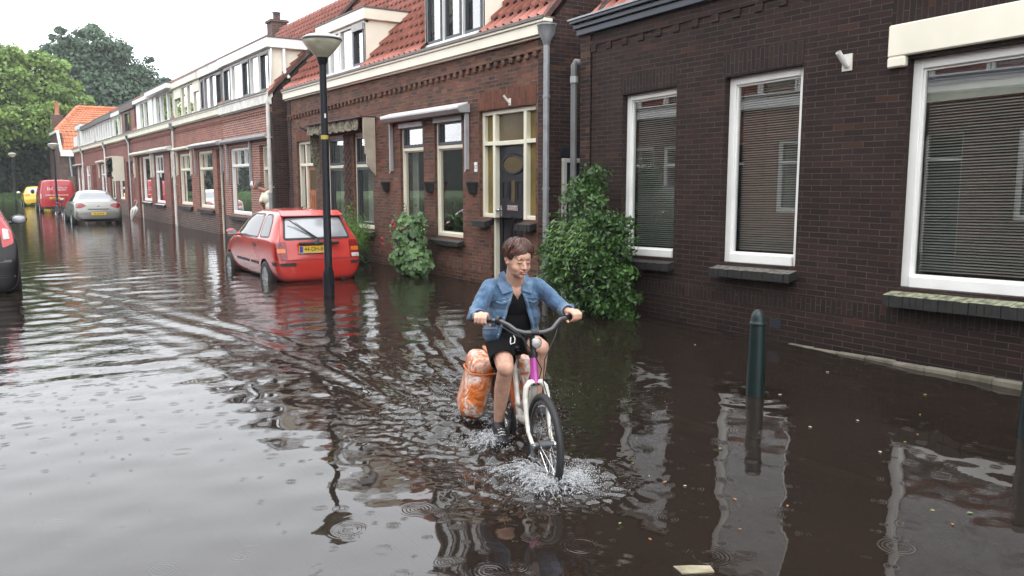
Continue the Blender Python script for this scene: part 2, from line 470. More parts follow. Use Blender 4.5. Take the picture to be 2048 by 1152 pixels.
M['awning_stripe'] = mat('awning_stripe', (.20, .18, .13), .85, var=.5, vscale=18, dirt=(.015, .02, .014))
M['black_plastic'] = mat('black_plastic', (.018, .019, .020), .45, var=.1)
M['rubber'] = mat('rubber', (.014, .014, .015), .6, var=.15, bump=.3, bscale=80)
M['lamp_black'] = mat('lamp_black', (.007, .008, .012), .5, spec=.3, var=.2, vscale=3)
M['lamp_shade'] = mat('lamp_shade', (.60, .58, .46), .35, var=.15, vscale=4, dirt=(.30, .28, .18))
M['bollard'] = mat('bollard', (.004, .015, .014), .4, spec=.35, var=.2, vscale=5, coat=.1)
M['terracotta'] = mat('terracotta', (.35, .14, .07), .7)
M['cardboard'] = mat('cardboard', (.32, .28, .19), .7, var=.2, vscale=12, dirt=(.18, .15, .10))
M['grey_clad'] = mat('grey_clad', (.035, .04, .045), .6)
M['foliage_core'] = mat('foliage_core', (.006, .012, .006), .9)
M['bark'] = mat('bark', (.05, .04, .03), .9, bump=.6, var=.3)

def tile_mat(name, col, dark):
    m = mat(name, col, .5, var=.35, vscale=2.2, dirt=dark, bump=.15, bscale=50)
    return m
M['tile_edge'] = mat('tile_edge', (.10, .045, .035), .7, var=.3)
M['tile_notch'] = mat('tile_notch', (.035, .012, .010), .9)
M['tile'] = tile_mat('tile', (.34, .115, .082), (.22, .07, .045))
M['tile_far'] = tile_mat('tile_far', (.31, .11, .082), (.23, .08, .055))
M['tile_orange'] = tile_mat('tile_orange', (.50, .16, .07), (.38, .12, .05))

# flood water: muddy body, mirror-like skin, rain rings and fine chop
def water_mat():
    m, nt, b = new_mat('water')
    N, L = nt.nodes, nt.links
    N.remove(b)
    out = N['Material Output']
    geo = N.new('ShaderNodeNewGeometry')
    def math2(op, a, bb, clamp=False):
        n = N.new('ShaderNodeMath'); n.operation = op; n.use_clamp = clamp
        for i, x in enumerate((a, bb)):
            if x is None: continue
            if isinstance(x, (int, float)): n.inputs[i].default_value = x
            else: L.new(x, n.inputs[i])
        return n.outputs[0]
    flat = N.new('ShaderNodeVectorMath'); flat.operation = 'MULTIPLY'; flat.inputs[1].default_value = (1, 1, 0)
    L.new(geo.outputs['Position'], flat.inputs[0])
    heights = []
    for scale, seedoff, wl, amp, keep in ((4.6, 0.0, 0.014, .42, 0.55), (7.5, 13.7, 0.010, 0.32, 0.5), (2.6, 31.1, 0.019, .42, 0.68)):
        ofs = N.new('ShaderNodeVectorMath'); ofs.operation = 'ADD'; ofs.inputs[1].default_value = (seedoff, seedoff*1.7, 0)
        L.new(flat.outputs[0], ofs.inputs[0])
        vo = N.new('ShaderNodeTexVoronoi'); vo.voronoi_dimensions = '2D'; vo.feature = 'F1'
        vo.inputs['Scale'].default_value = scale; vo.inputs['Randomness'].default_value = 0.6
        L.new(ofs.outputs[0], vo.inputs['Vector'])
        sep = N.new('ShaderNodeSeparateColor'); L.new(vo.outputs['Color'], sep.inputs[0])
        d = math2('DIVIDE', vo.outputs['Distance'], scale)                # metres
        rad = math2('MULTIPLY', sep.outputs[0], 0.21/scale)              # ring radius
        x = math2('SUBTRACT', d, rad)
        xs = math2('DIVIDE', x, wl*1.1)
        g = math2('POWER', 2.71828, math2('MULTIPLY', math2('MULTIPLY', xs, xs), -0.5))
        c = math2('COSINE', math2('MULTIPLY', x, 2*math.pi/wl), None)
        on = math2('GREATER_THAN', sep.outputs[1], keep)
        fade = math2('SUBTRACT', 1.0, math2('MULTIPLY', sep.outputs[0], 0.6))
        h = math2('MULTIPLY', math2('MULTIPLY', g, c), math2('MULTIPLY', on, fade))
        heights.append(math2('MULTIPLY', h, amp*wl))
    hs = math2('ADD', math2('ADD', heights[0], heights[1]), heights[2])
    # rings fade out with distance from the near water (they are smaller than a pixel there anyway)
    sx = N.new('ShaderNodeSeparateXYZ'); L.new(geo.outputs['Position'], sx.inputs[0])
    nf = N.new('ShaderNodeMapRange'); nf.inputs[1].default_value = 7.0; nf.inputs[2].default_value = 14.0; nf.inputs[3].default_value = 1.0; nf.inputs[4].default_value = 0.0
    L.new(sx.outputs['Y'], nf.inputs[0])
    hs = math2('MULTIPLY', hs, nf.outputs[0])
    b1 = N.new('ShaderNodeBump'); b1.inputs['Strength'].default_value = 1.0; b1.inputs['Distance'].default_value = 0.055
    L.new(hs, b1.inputs['Height'])
    # chop, stronger away from the camera
    mp = N.new('ShaderNodeMapping'); mp.inputs['Scale'].default_value = (1.0, 1.7, 1.0); mp.inputs['Rotation'].default_value = (0, 0, .12)
    L.new(flat.outputs[0], mp.inputs['Vector'])
    n1 = N.new('ShaderNodeTexNoise'); n1.inputs['Scale'].default_value = 5.0; n1.inputs['Detail'].default_value = 3; n1.inputs['Roughness'].default_value = .55
    L.new(mp.outputs[0], n1.inputs['Vector'])
    cs = N.new('ShaderNodeMapRange'); cs.inputs[1].default_value = 5.0; cs.inputs[2].default_value = 10.0; cs.inputs[3].default_value = 0.02; cs.inputs[4].default_value = 0.26
    cs.interpolation_type = 'SMOOTHSTEP'
    L.new(sx.outputs['Y'], cs.inputs[0])
    b2 = N.new('ShaderNodeBump'); b2.inputs['Distance'].default_value = 0.02
    L.new(cs.outputs[0], b2.inputs['Strength']); L.new(n1.outputs['Fac'], b2.inputs['Height']); L.new(b1.outputs[0], b2.inputs['Normal'])
    nrm = b2.outputs[0]
    nd = N.new('ShaderNodeTexNoise'); nd.inputs['Scale'].default_value = .7; nd.inputs['Detail'].default_value = 4
    L.new(flat.outputs[0], nd.inputs['Vector'])
    dc = N.new('ShaderNodeMix'); dc.data_type = 'RGBA'; dc.inputs['A'].default_value = (.022, .0155, .0118, 1); dc.inputs['B'].default_value = (.032, .023, .0175, 1)
    L.new(nd.outputs['Fac'], dc.inputs['Factor'])
    df = N.new('ShaderNodeBsdfDiffuse'); L.new(dc.outputs['Result'], df.inputs[0])
    tr = N.new('ShaderNodeBsdfTransparent'); tr.inputs[0].default_value = (.42, .34, .26, 1)
    body = N.new('ShaderNodeMixShader'); body.inputs[0].default_value = 0.38
    L.new(df.outputs[0], body.inputs[1]); L.new(tr.outputs[0], body.inputs[2])
    gl = N.new('ShaderNodeBsdfGlossy'); gl.inputs['Roughness'].default_value = 0.02; L.new(nrm, gl.inputs['Normal'])
    fr = N.new('ShaderNodeFresnel'); fr.inputs['IOR'].default_value = 1.68; L.new(nrm, fr.inputs['Normal'])
    mx = N.new('ShaderNodeMixShader')
    L.new(fr.outputs[0], mx.inputs[0]); L.new(body.outputs[0], mx.inputs[1]); L.new(gl.outputs[0], mx.inputs[2])
    L.new(mx.outputs[0], out.inputs[0])
    return m
M['water'] = water_mat()
# ------------------------------------------------------------------ the setting: street, pavement, water
g = MB(); g.box(-300, 300, -120, 420, GROUND-0.25, GROUND-0.02)
tag(g.build('ground', M['concrete']), kind='structure')
g = MB(); g.quad((-4.2, -20, GROUND), (4.05, -20, GROUND), (4.05, 74, GROUND), (-4.2, 74, GROUND), rot=True)
tag(g.build('road', M['paver']), kind='structure')
g = MB(); g.quad((4.17, -20, GROUND+.07), (7.2, -20, GROUND+.07), (7.2, 74, GROUND+.07), (4.17, 74, GROUND+.07))
tag(g.build('pavement', M['slab']), kind='structure')
g = MB(); g.box(4.05, 4.17, -20, 74, GROUND-.02, GROUND+.075)
tag(g.build('kerb', M['concrete'], bevel=.01), kind='structure')

def axis_steps(segs):
    out = []
    for a, b, st in segs:
        n = max(1, int(round((b-a)/st)))
        out += list(a + (b-a)*np.arange(n)/n)
    out.append(segs[-1][1])
    return np.array(out)
xs = axis_steps([(-300, -40, 40), (-40, -6, 4), (-6, -1.2, .3), (-1.2, 1.9, .03), (1.9, 3.6, .009), (3.6, 7.0, .03), (7.0, 12, 1), (12, 60, 8), (60, 300, 60)])
ys1 = axis_steps([(-120, -10, 20), (-10, 1.4, 1.0), (1.4, 3.0, .02), (3.0, 5.3, .009)])[:-1]
yg = [5.3]
while yg[-1] < 90: yg.append(yg[-1] + max(.02, yg[-1]*.0052))
ys = np.concatenate([ys1, np.array(yg), np.arange(100, 430, 40)])
X, Y = np.meshgrid(xs, ys)

def sstep(a, b, x):
    t = np.clip((x-a)/(b-a), 0, 1); return t*t*(3-2*t)

def water_height(X, Y):
    H = np.zeros_like(X)
    rng = np.random.default_rng(5)
    near_line = 7.2 - 0.70*np.clip(X, -1, 2.6)              # calm, rain-pocked water this side of the wake
    E = sstep(-0.1, 2.2, Y-near_line)*(1+.5*sstep(11, 15, Y))
    E = np.where(X > 3.2, E*(1-.75*sstep(3.2, 5.2, X)), E)   # calmer along the housefronts
    far = 1.0/(1.0+np.maximum(Y-14, 0)/9.0)
    for k in range(46):                                      # broken chop, crests mostly across the street
        lam = rng.uniform(.16, .75); th = rng.normal(0, .30)
        kx, ky = math.sin(th)*2*math.pi/lam, math.cos(th)*2*math.pi/lam
        amp = .00052*(lam/.4)**1.1*rng.uniform(.5, 1.3)
        res = np.clip((lam/(Y*.012+.06))-.5, 0, 1)           # drop waves the grid cannot carry
        pm = .45+1.1*(.5+.5*np.sin(X*rng.uniform(.7, 1.6)+Y*rng.uniform(-.9, .9)+rng.uniform(0, 6.3)))*np.abs(np.sin(X*rng.uniform(.4, 1.1)-Y*rng.uniform(.2, .7)+rng.uniform(0, 6.3)))
        H += amp*np.sin(kx*X+ky*Y+rng.uniform(0, 6.3))*E*far*res*pm
    WK = H.copy()
    # arms of the wake trailing back from the bicycle
    py = np.array([3.4, 4.5, 6.66, 9.2, 11.9, 13.3, 18, 30]); px = np.array([2.55, 2.50, 2.42, 2.04, 1.39, .95, -.6, -4.5])
    xc = np.interp(Y, py, px)
    u = (xc - X)*.93
    env = np.exp(-((u+.20)/.36)**2)*sstep(3.9, 4.9, Y)/(1+np.maximum(Y-11, 0)/5)
    H -= WK*np.clip(env*1.1, 0, .7)
    H += .0095*env*np.cos(2*math.pi*(u+.1)/(.36+.05*np.sin(Y*.7)) + .5*np.sin(Y*1.1)+.35*np.sin(X*3.1+Y*.6))*(.75+.35*np.sin(Y*1.9+X*1.3))
    env2 = np.exp(-((u-.55)/.35)**2)*sstep(5.5, 7.5, Y)/(1+np.maximum(Y-11, 0)/5)
    H += .0022*env2*np.cos(2*math.pi*u/.30 + .5*np.sin(Y*.9))
    xr = np.interp(Y, [3.3, 4.5, 7, 10, 14], [2.75, 3.25, 4.0, 4.9, 6.0])
    ur = X - xr
    envr = np.exp(-((ur+.15)/.32)**2)*sstep(3.6, 4.6, Y)/(1+np.maximum(Y-6, 0)/4)
    H += .0032*envr*np.cos(2*math.pi*ur/.24 + .4*np.sin(Y*2))
    # ring waves: from the bollards, the wheel and a few passing swells on the right
    for cx, cy, A, lam, rr in ((4.89, 4.04, .0006, .15, .6), (5.44, 2.42, .0007, .15, .6), (4.3, 5.3, .0012, .17, .7)):
        d = np.hypot(X-cx, Y-cy)
        H += A*np.cos(2*math.pi*d/lam)*np.exp(-(d/rr)**2)*sstep(.03, .2, d)
    for k in range(14):
        lam = rng.uniform(.2, .55); th = rng.uniform(0, 6.28)
        res = np.clip((lam/(Y*.012+.06))-.5, 0, 1)
        H += .00022*(lam/.3)*np.sin(math.cos(th)*6.283/lam*X+math.sin(th)*6.283/lam*Y+rng.uniform(0, 6.3))*res/(1+np.maximum(Y-14, 0)/9)
    # churned water round the bicycle
    T = np.zeros_like(X)
    loc = (np.abs(X-2.8) < 1.1) & (Y > 2.9) & (Y < 9)
    xx, yy = X[loc], Y[loc]; t = np.zeros_like(xx)
    for k in range(90):
        lam = rng.uniform(.036, .15); th = rng.uniform(0, 6.28)
        t += (lam/.12)**.8*np.clip(lam/(.02+.006*np.maximum(yy-5.3,0))-1.6,0,1)*np.sin(math.cos(th)*6.283/lam*xx+math.sin(th)*6.283/lam*yy+rng.uniform(0, 6.3))
    t = t/9.0
    d1 = np.exp(-(np.hypot((xx-2.52)/.30, (yy-3.42)/.28))**2)                # front wheel
    d2 = np.exp(-(np.hypot((xx-2.62)/.34, (yy-4.3)/.6))**2)                 # foot and rear wheel
    d3 = np.exp(-((xx-2.85-.08*(yy-4.5))/.62)**2)*sstep(3.9, 4.8, yy)*(1-sstep(5.4, 8.5, yy))*.34
    T[loc] = t*(.0225*d1+.0160*d2+.0072*d3)
    H += T
    # the bow ridge thrown up beside the front wheel
    for (cx, cy, ang, L_, A) in ((2.36, 3.50, 2.2, .20, .020), (2.72, 3.32, .2, .17, .024), (2.45, 3.85, 1.9, .3, .014)):
        ca, sa = math.cos(ang), math.sin(ang)
        a = (X-cx)*ca+(Y-cy)*sa; b_ = -(X-cx)*sa+(Y-cy)*ca
        H += A*np.exp(-(a/L_)**2-(b_/.045)**2)*(1+.5*np.sin(a*60))
    return H*(Y > 1.2)

Hh = water_height(X, Y)
ny, nx = X.shape
co = np.stack([X, Y, Hh], -1).reshape(-1, 3)
idx = np.arange(ny*nx).reshape(ny, nx)
faces = np.stack([idx[:-1, :-1], idx[:-1, 1:], idx[1:, 1:], idx[1:, :-1]], -1).reshape(-1, 4)
wo = np_mesh('water', co, faces, M['water'], smooth=True)
tag(wo, kind='structure')
# ------------------------------------------------------------------ house building kit
class House:
    """local coordinates: a = along the street (world Y), z = up, d = depth into the house"""
    def __init__(self, name, label, F, side=1, shear=0.0, aref=0.0, group=None):
        self.F, self.side, self.shear, self.aref = F, side, shear, aref
        self.root = empty(name, (0, 0, 0), 0, label, 'house', group)
    def xf(self, p):     # p = (d, a, z)
        return (self.F + self.side*p[0], p[1], p[2] + self.shear*(self.aref - p[1]))
    def part(self, mb, name, m, parent=None, bevel=0.0, smooth=False):
        return mb.build(name, m, parent or self.root, xf=self.xf, bevel=bevel, smooth=smooth)
    def box(self, name, m, a0, a1, z0, z1, d0, d1, parent=None, bevel=0.004):
        b = MB(); b.box(d0, d1, a0, a1, z0, z1); return self.part(b, name, m, parent, bevel)

    def wall(self, a0, a1, z0, z1, holes, m, depth=.24, plinth=None, name='wall', thick=.24, d=0.0, mats=None, ends=True):
        """front skin with real openings and reveals; holes (a0,a1,z0,z1)"""
        b = MB()
        As = sorted({a0, a1, *[h[0] for h in holes], *[h[1] for h in holes]})
        Zs = sorted({z0, z1, *([plinth] if plinth else []), *[h[2] for h in holes], *[h[3] for h in holes]})
        As = [a for a in As if a0 <= a <= a1]; Zs = [z for z in Zs if z0 <= z <= z1]
        for i in range(len(As)-1):
            for j in range(len(Zs)-1):
                ca, cz = (As[i]+As[i+1])/2, (Zs[j]+Zs[j+1])/2
                if any(h[0] < ca < h[1] and h[2] < cz < h[3] for h in holes): continue
                mi = 1 if (plinth and cz < plinth) else 0
                b.quad((d, As[i], Zs[j]), (d, As[i+1], Zs[j]), (d, As[i+1], Zs[j+1]), (d, As[i], Zs[j+1]), mi=mi)
                b.quad((d+thick, As[i], Zs[j]), (d+thick, As[i], Zs[j+1]), (d+thick, As[i+1], Zs[j+1]), (d+thick, As[i+1], Zs[j]), mi=0)
        for (h0, h1, k0, k1) in holes:
            b.quad((d, h0, k0), (d, h0, k1), (d+depth, h0, k1), (d+depth, h0, k0))
            b.quad((d, h1, k0), (d+depth, h1, k0), (d+depth, h1, k1), (d, h1, k1))
            b.quad((d, h0, k1), (d, h1, k1), (d+depth, h1, k1), (d+depth, h0, k1))
            b.quad((d, h0, k0), (d+depth, h0, k0), (d+depth, h1, k0), (d, h1, k0))
        mm = [m] + ([mats] if mats else [])
        o = b.build(name, mm if plinth and mats else m, self.root, xf=self.xf, recalc=False)
        return o

    def room(self, a0, a1, z0, z1, deep=3.4, m=None):
        b = MB()
        b.quad((deep, a0, z0), (deep, a1, z0), (deep, a1, z1), (deep, a0, z1), mi=0)
        b.quad((.24, a0, z0), (deep, a0, z0), (deep, a0, z1), (.24, a0, z1), mi=0)
        b.quad((.24, a1, z0), (.24, a1, z1), (deep, a1, z1), (deep, a1, z0), mi=0)
        b.quad((.24, a0, z1), (deep, a0, z1), (deep, a1, z1), (.24, a1, z1), mi=0)
        b.quad((.24, a0, z0), (.24, a1, z0), (deep, a1, z0), (deep, a0, z0), mi=0)
        return self.part(b, 'room', m or M['room'])

    def window(self, a0, a1, z0, z1, fw=.07, rec=.07, m=None, transoms=(), mullions=(), top_mullions=(), glass=None,
               sash=None, sash_m=None, curtain=None, blinds=False, sill=None, frame_d=.09, name='window', bars_dark=False):
        """white timber frame set into its opening, with pane(s) as sub-parts; returns the frame"""
        m = m or M['cream']
        b = MB(); d0, d1 = rec, rec+frame_d
        b.box(d0, d1, a0, a0+fw, z0, z1); b.box(d0, d1, a1-fw, a1, z0, z1)
        b.box(d0, d1, a0+fw, a1-fw, z1-fw, z1); b.box(d0-.02, d1, a0+fw, a1-fw, z0, z0+fw*1.15)
        for t in transoms: b.box(d0-.005, d1, a0+fw, a1-fw, t-.03, t+.03)
        for q in mullions: b.box(d0+.003, d1, q-.03, q+.03, z0+fw*1.15, (min(transoms)-.03) if transoms else z1-fw)
        for q in top_mullions: b.box(d0+.003, d1, q-.022, q+.022, (max(transoms)+.03) if transoms else z0+fw, z1-fw)
        fr = self.part(b, name, m, None, bevel=.006)
        # thin inner bead
        b = MB(); i0 = d0+.025; bw = .018
        zc = [z0+fw*1.15] + [t for t in sorted(transoms)] + [z1-fw]
        for k in range(len(zc)-1):
            lo = zc[k] + (.03 if k else 0); hi = zc[k+1] - (.03 if k < len(zc)-2 else 0)
            if sash and (k in sash):
                sw = .055
                b2 = MB(); s0 = d0-.012
                b2.box(s0, s0+.06, a0+fw+.005, a0+fw+sw, lo+.004, hi-.004); b2.box(s0, s0+.06, a1-fw-sw, a1-fw-.005, lo+.004, hi-.004)
                b2.box(s0, s0+.06, a0+fw+sw, a1-fw-sw, hi-sw, hi-.004); b2.box(s0, s0+.06, a0+fw+sw, a1-fw-sw, lo+.004, lo+sw)
                self.part(b2, 'sash', sash_m or M['sash_dark'], fr, bevel=.004)
            else:
                b.box(i0, i0+.03, a0+fw, a0+fw+bw, lo, hi); b.box(i0, i0+.03, a1-fw-bw, a1-fw, lo, hi)
                b.box(i0, i0+.03, a0+fw+bw, a1-fw-bw, lo, lo+bw); b.box(i0, i0+.03, a0+fw+bw, a1-fw-bw, hi-bw, hi)
        if b.v: self.part(b, 'bead', m, fr)
        g = MB(); gd = d0+.045
        g.quad((gd, a0+fw, z0+fw), (gd, a1-fw, z0+fw), (gd, a1-fw, z1-fw), (gd, a0+fw, z1-fw))
        self.part(g, 'pane', glass or M['glass'], fr)
        if curtain:
            for (c0, c1, cm) in curtain:
                c = MB(); n = max(6, int((c1-c0)/.02)); zt, zb = z1-.03, z0+.02
                pts = [(d1+.10+.022*math.sin(k*1.15)+.008*math.sin(k*2.7), c0+(c1-c0)*k/n) for k in range(n+1)]
                for k in range(n):
                    c.quad((pts[k][0], pts[k][1], zb), (pts[k+1][0], pts[k+1][1], zb), (pts[k+1][0], pts[k+1][1], zt), (pts[k][0], pts[k][1], zt))
                self.part(c, 'curtain', cm, fr, smooth=True)
        if blinds:
            c = MB(); z = z1-fw-blinds; w = .025
            c.box(d1+.01, d1+.05, a0+fw+.01, a1-fw-.01, z+.005, z+.055)
            k = 0
            while z > z0+fw+.04:
                jit = .0012*math.sin(k*1.7)
                c.quad((d1+.015, a0+fw+.025, z-.007+jit), (d1+.015, a1-fw-.015, z-.007+jit), (d1+.015+w, a1-fw-.015, z+.007), (d1+.015+w, a0+fw+.025, z+.007))
                z -= .0245; k += 1
            self.part(c, 'venetian_blind', M['blind'], fr)
        return fr

    def door(self, a0, a1, z0, z1, rec=.10, m=None, leaf=None, transom=None, fw=.07, leaf_side=None, light=None):
        m = m or M['cream']
        b = MB(); d0, d1 = rec, rec+.09
        b.box(d0, d1, a0, a0+fw, z0, z1); b.box(d0, d1, a1-fw, a1, z0, z1); b.box(d0, d1, a0+fw, a1-fw, z1-fw, z1)
        if transom: b.box(d0-.005, d1, a0+fw, a1-fw, transom-.035, transom+.035)
        fr = self.part(b, 'door_frame', m, None, bevel=.006)
        if transom:
            g = MB(); g.quad((d0+.045, a0+fw, transom), (d0+.045, a1-fw, transom), (d0+.045, a1-fw, z1-fw), (d0+.045, a0+fw, z1-fw))
            self.part(g, 'pane', M['glass'], fr)
        top = (transom-.035) if transom else z1-fw
        if leaf is not None:
            b = MB(); b.box(d0+.04, d0+.085, a0+fw, a1-fw, z0, top)
            lf = self.part(b, 'door', leaf, None, bevel=.004)
            w = (a1-a0-2*fw); p = MB()
            for (u0, u1) in ((.13, .46), (.54, .87)):
                for (v0, v1) in ((.08, .42), (.50, .80)):
                    p.box(d0+.028, d0+.04, a0+fw+w*u0, a0+fw+w*u1, z0+(top-z0)*v0, z0+(top-z0)*v1)
            self.part(p, 'door_panel', leaf, lf, bevel=.008)
            if light:
                g = MB(); g.box(d0+.034, d0+.04, a0+fw+w*.2, a0+fw+w*.8, z0+(top-z0)*.84, z0+(top-z0)*.96); self.part(g, 'door_light', light, lf)
            h = MB(); h.tube([(d0+.04, a1-fw-.05, z0+1.0), (d0-.01, a1-fw-.05, z0+1.0), (d0-.01, a1-fw-.13, z0+1.0)], .01, 6)
            self.part(h, 'handle', M['metal'], lf)
        return fr

    def sill(self, a0, a1, z, m=None, out=.13, h=.10, ov=.06, nb=0):
        """brick-on-edge sill sloping outwards"""
        b = MB(); n = nb or max(2, int((a1-a0+2*ov)/.062)); w = (a1-a0+2*ov)/n
        rg = random.Random(int(a0*100))
        for k in range(n):
            p = a0-ov+k*w; q = p+w-.004; e = rg.uniform(-.006, .006)
            b.add([(.09, p, z-.01), (.09, q, z-.01), (-out+e, q, z-.055+e*.4), (-out+e, p, z-.055+e*.4),
                   (.09, p, z-.01-h), (.09, q, z-.01-h), (-out+e, q, z-.055-h), (-out+e, p, z-.055-h)],
                  [(0, 1, 2, 3)], mi=0)
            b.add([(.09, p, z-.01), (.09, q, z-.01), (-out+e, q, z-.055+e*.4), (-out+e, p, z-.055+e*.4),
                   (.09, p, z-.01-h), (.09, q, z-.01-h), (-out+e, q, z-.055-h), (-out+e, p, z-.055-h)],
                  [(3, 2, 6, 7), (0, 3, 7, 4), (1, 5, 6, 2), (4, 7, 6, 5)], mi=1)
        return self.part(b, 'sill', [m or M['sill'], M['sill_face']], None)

    def soldier(self, a0, a1, z0, z1, m):
        b = MB(); d = -.004
        b.quad((d, a0, z0), (d, a1, z0), (d, a1, z1), (d, a0, z1), rot=True)
        b.quad((d, a0, z0), (0.004, a0, z0), (0.004, a1, z0), (d, a1, z0))
        b.quad((d, a0, z1), (d, a1, z1), (.004, a1, z1), (.004, a0, z1))
        b.quad((d, a0, z0), (d, a0, z1), (.004, a0, z1), (.004, a0, z0)); b.quad((d, a1, z0), (.004, a1, z0), (.004, a1, z1), (d, a1, z1))
        return self.part(b, 'soldier_course', m)

    def dentils(self, a0, a1, z, m, step=.27, w=.10, h=.08, out=.055, slope=0.0, band=.07):
        b = MB(); a = a0
        while a < a1-w:
            zz = z+slope*(a1-a)
            b.box(-out, .0, a, a+w, zz, zz+h); a += step
        n = 12
        for i in range(n):
            p = a0+(a1-a0)*i/n; q = a0+(a1-a0)*(i+1)/n; zz = z+slope*(a1-(p+q)/2)
            b.box(-out, .0, p, q, zz+h, zz+h+band)
        return self.part(b, 'dentil_course', m, None, bevel=.004)

    def fascia(self, a0, a1, z0, z1, m, out=.14, end_lo=0.0, gutter=True, gm=None):
        b = MB()
        b.box(-out+.03, .02, a0, a1, z0, z1-.05); b.box(-out, .02, a0-end_lo, a1, z1-.05, z1)
        b.box(-out*.45, .0, a0, a1, z0-.03, z0)
        f = self.part(b, 'fascia', m, None, bevel=.006)
        if gutter:
            g = MB(); g.box(-out-.02, -out+.02, a0-end_lo, a1, z1-.015, z1+.035); g.box(-out+.02, .06, a0-end_lo, a1, z1, z1+.02); self.part(g, 'gutter', gm or M['gutter'], f, bevel=.006)
        return f

    def roof(self, a0, a1, z_eave, ridge_d, ridge_z, m, d_eave=-.05, pitch_cols=.215, back=True, holes=(), notch=True):
        """pantiles: wavy columns and stepped rows"""
        L_ = math.hypot(ridge_d-d_eave, ridge_z-z_eave); rows = int(L_/.29)
        dx, dz = (ridge_d-d_eave)/L_, (ridge_z-z_eave)/L_
        ncol = max(2, int((a1-a0)/pitch_cols*8)); au = np.linspace(a0, a1, ncol+1)
        ph = (au/pitch_cols) % 1.0
        prof = .030*np.cos(2*math.pi*ph)+.016*np.cos(4*math.pi*ph+.9)
        ss = []; hs = []
        for r in range(rows):
            s0 = r*L_/rows; s1 = (r+1)*L_/rows
            ss += [s0, s1-.001]; hs += [.060, .004]
        ss.append(L_); hs.append(.04)
        co = []
        for s, h in zip(ss, hs):
            hh = h+prof
            co.append(np.stack([d_eave+s*dx-hh*dz, au, z_eave+s*dz+hh*dx], -1))
        co = np.concatenate(co)
        w = np.array([self.xf(p) for p in co])
        n1 = ncol+1; id_ = np.arange(len(ss)*n1).reshape(len(ss), n1)
        fc = np.stack([id_[:-1, :-1], id_[:-1, 1:], id_[1:, 1:], id_[1:, :-1]], -1)
        # leave out tiles hidden under dormers
        keep = np.ones(fc.shape[:2], bool)
        for (h0, h1, zt) in holes:
            am = (au[:-1] > h0+.05) & (au[1:] < h1-.05)
            zm = np.array([z_eave+s*dz < zt-.1 for s in ss[:-1]])
            keep[np.ix_(zm, am)] = False
        fc = fc[keep].reshape(-1, 4)
        o = np_mesh('roof', w, fc, m, self.root)
        # dark boxes added as shade in the cut corners where four pantiles meet
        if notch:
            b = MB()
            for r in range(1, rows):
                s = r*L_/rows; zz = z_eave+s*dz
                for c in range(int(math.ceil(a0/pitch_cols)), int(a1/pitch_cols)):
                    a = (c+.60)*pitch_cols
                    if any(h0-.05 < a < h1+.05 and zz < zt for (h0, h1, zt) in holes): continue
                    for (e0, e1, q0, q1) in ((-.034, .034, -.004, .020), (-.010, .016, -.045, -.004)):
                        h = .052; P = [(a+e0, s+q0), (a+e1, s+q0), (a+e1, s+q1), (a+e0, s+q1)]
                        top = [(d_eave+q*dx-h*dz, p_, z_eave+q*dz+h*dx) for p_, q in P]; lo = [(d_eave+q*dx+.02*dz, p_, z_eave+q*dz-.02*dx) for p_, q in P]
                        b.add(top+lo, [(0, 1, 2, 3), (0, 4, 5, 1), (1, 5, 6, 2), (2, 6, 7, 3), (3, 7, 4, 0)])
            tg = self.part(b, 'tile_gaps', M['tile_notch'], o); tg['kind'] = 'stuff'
        if back:
            b = MB(); b.quad((ridge_d, a0, ridge_z-.01), (ridge_d, a1, ridge_z-.01), (2*ridge_d, a1, z_eave), (2*ridge_d, a0, z_eave))
            self.part(b, 'back_roof_slope', m, o)
        # ridge tiles
        b = MB(); a = a0
        while a < a1-.05:
            e = min(a+.33, a1)
            b.tube([(ridge_d, a, ridge_z+.02), (ridge_d, e, ridge_z+.02)], [.10, .085], 10); a += .33
        self.part(b, 'ridge_tiles', m, o, smooth=True)
        return o

    def gable(self, a, z_eave, ridge_d, ridge_z, m, th=.22, z0=GROUND-.1, d0=.0, face=-1, verge=True):
        b = MB(); a2 = a+th
        P = [(d0, z0), (2*ridge_d, z0), (2*ridge_d, z_eave-.1), (ridge_d, ridge_z-.06), (d0-.02, z_eave-.12)]
        vs = [(p[0], a, p[1]) for p in P] + [(p[0], a2, p[1]) for p in P]
        b.add(vs, [(0, 1, 2, 3, 4), (9, 8, 7, 6, 5), (0, 5, 6, 1), (1, 6, 7, 2), (2, 7, 8, 3), (3, 8, 9, 4), (4, 9, 5, 0)])
        g = self.part(b, 'gable_wall', m)
        if verge:
            b = MB()
            for s in (0, 1):
                p0 = (-.10, z_eave-.03) if s == 0 else (ridge_d, ridge_z+.03); p1 = (ridge_d, ridge_z+.03) if s == 0 else (2*ridge_d, z_eave-.03)
                b.add([(p0[0], a-.035, p0[1]+.05), (p0[0], a+.1, p0[1]+.05), (p1[0], a+.1, p1[1]+.05), (p1[0], a-.035, p1[1]+.05),
                       (p0[0], a-.035, p0[1]-.05), (p0[0], a+.1, p0[1]-.05), (p1[0], a+.1, p1[1]-.05), (p1[0], a-.035, p1[1]-.05)],
                      [(0, 1, 2, 3), (4, 7, 6, 5), (0, 3, 7, 4), (1, 5, 6, 2), (0, 4, 5, 1), (2, 6, 7, 3)])
            self.part(b, 'verge', M['tile_edge'], g)
        return g

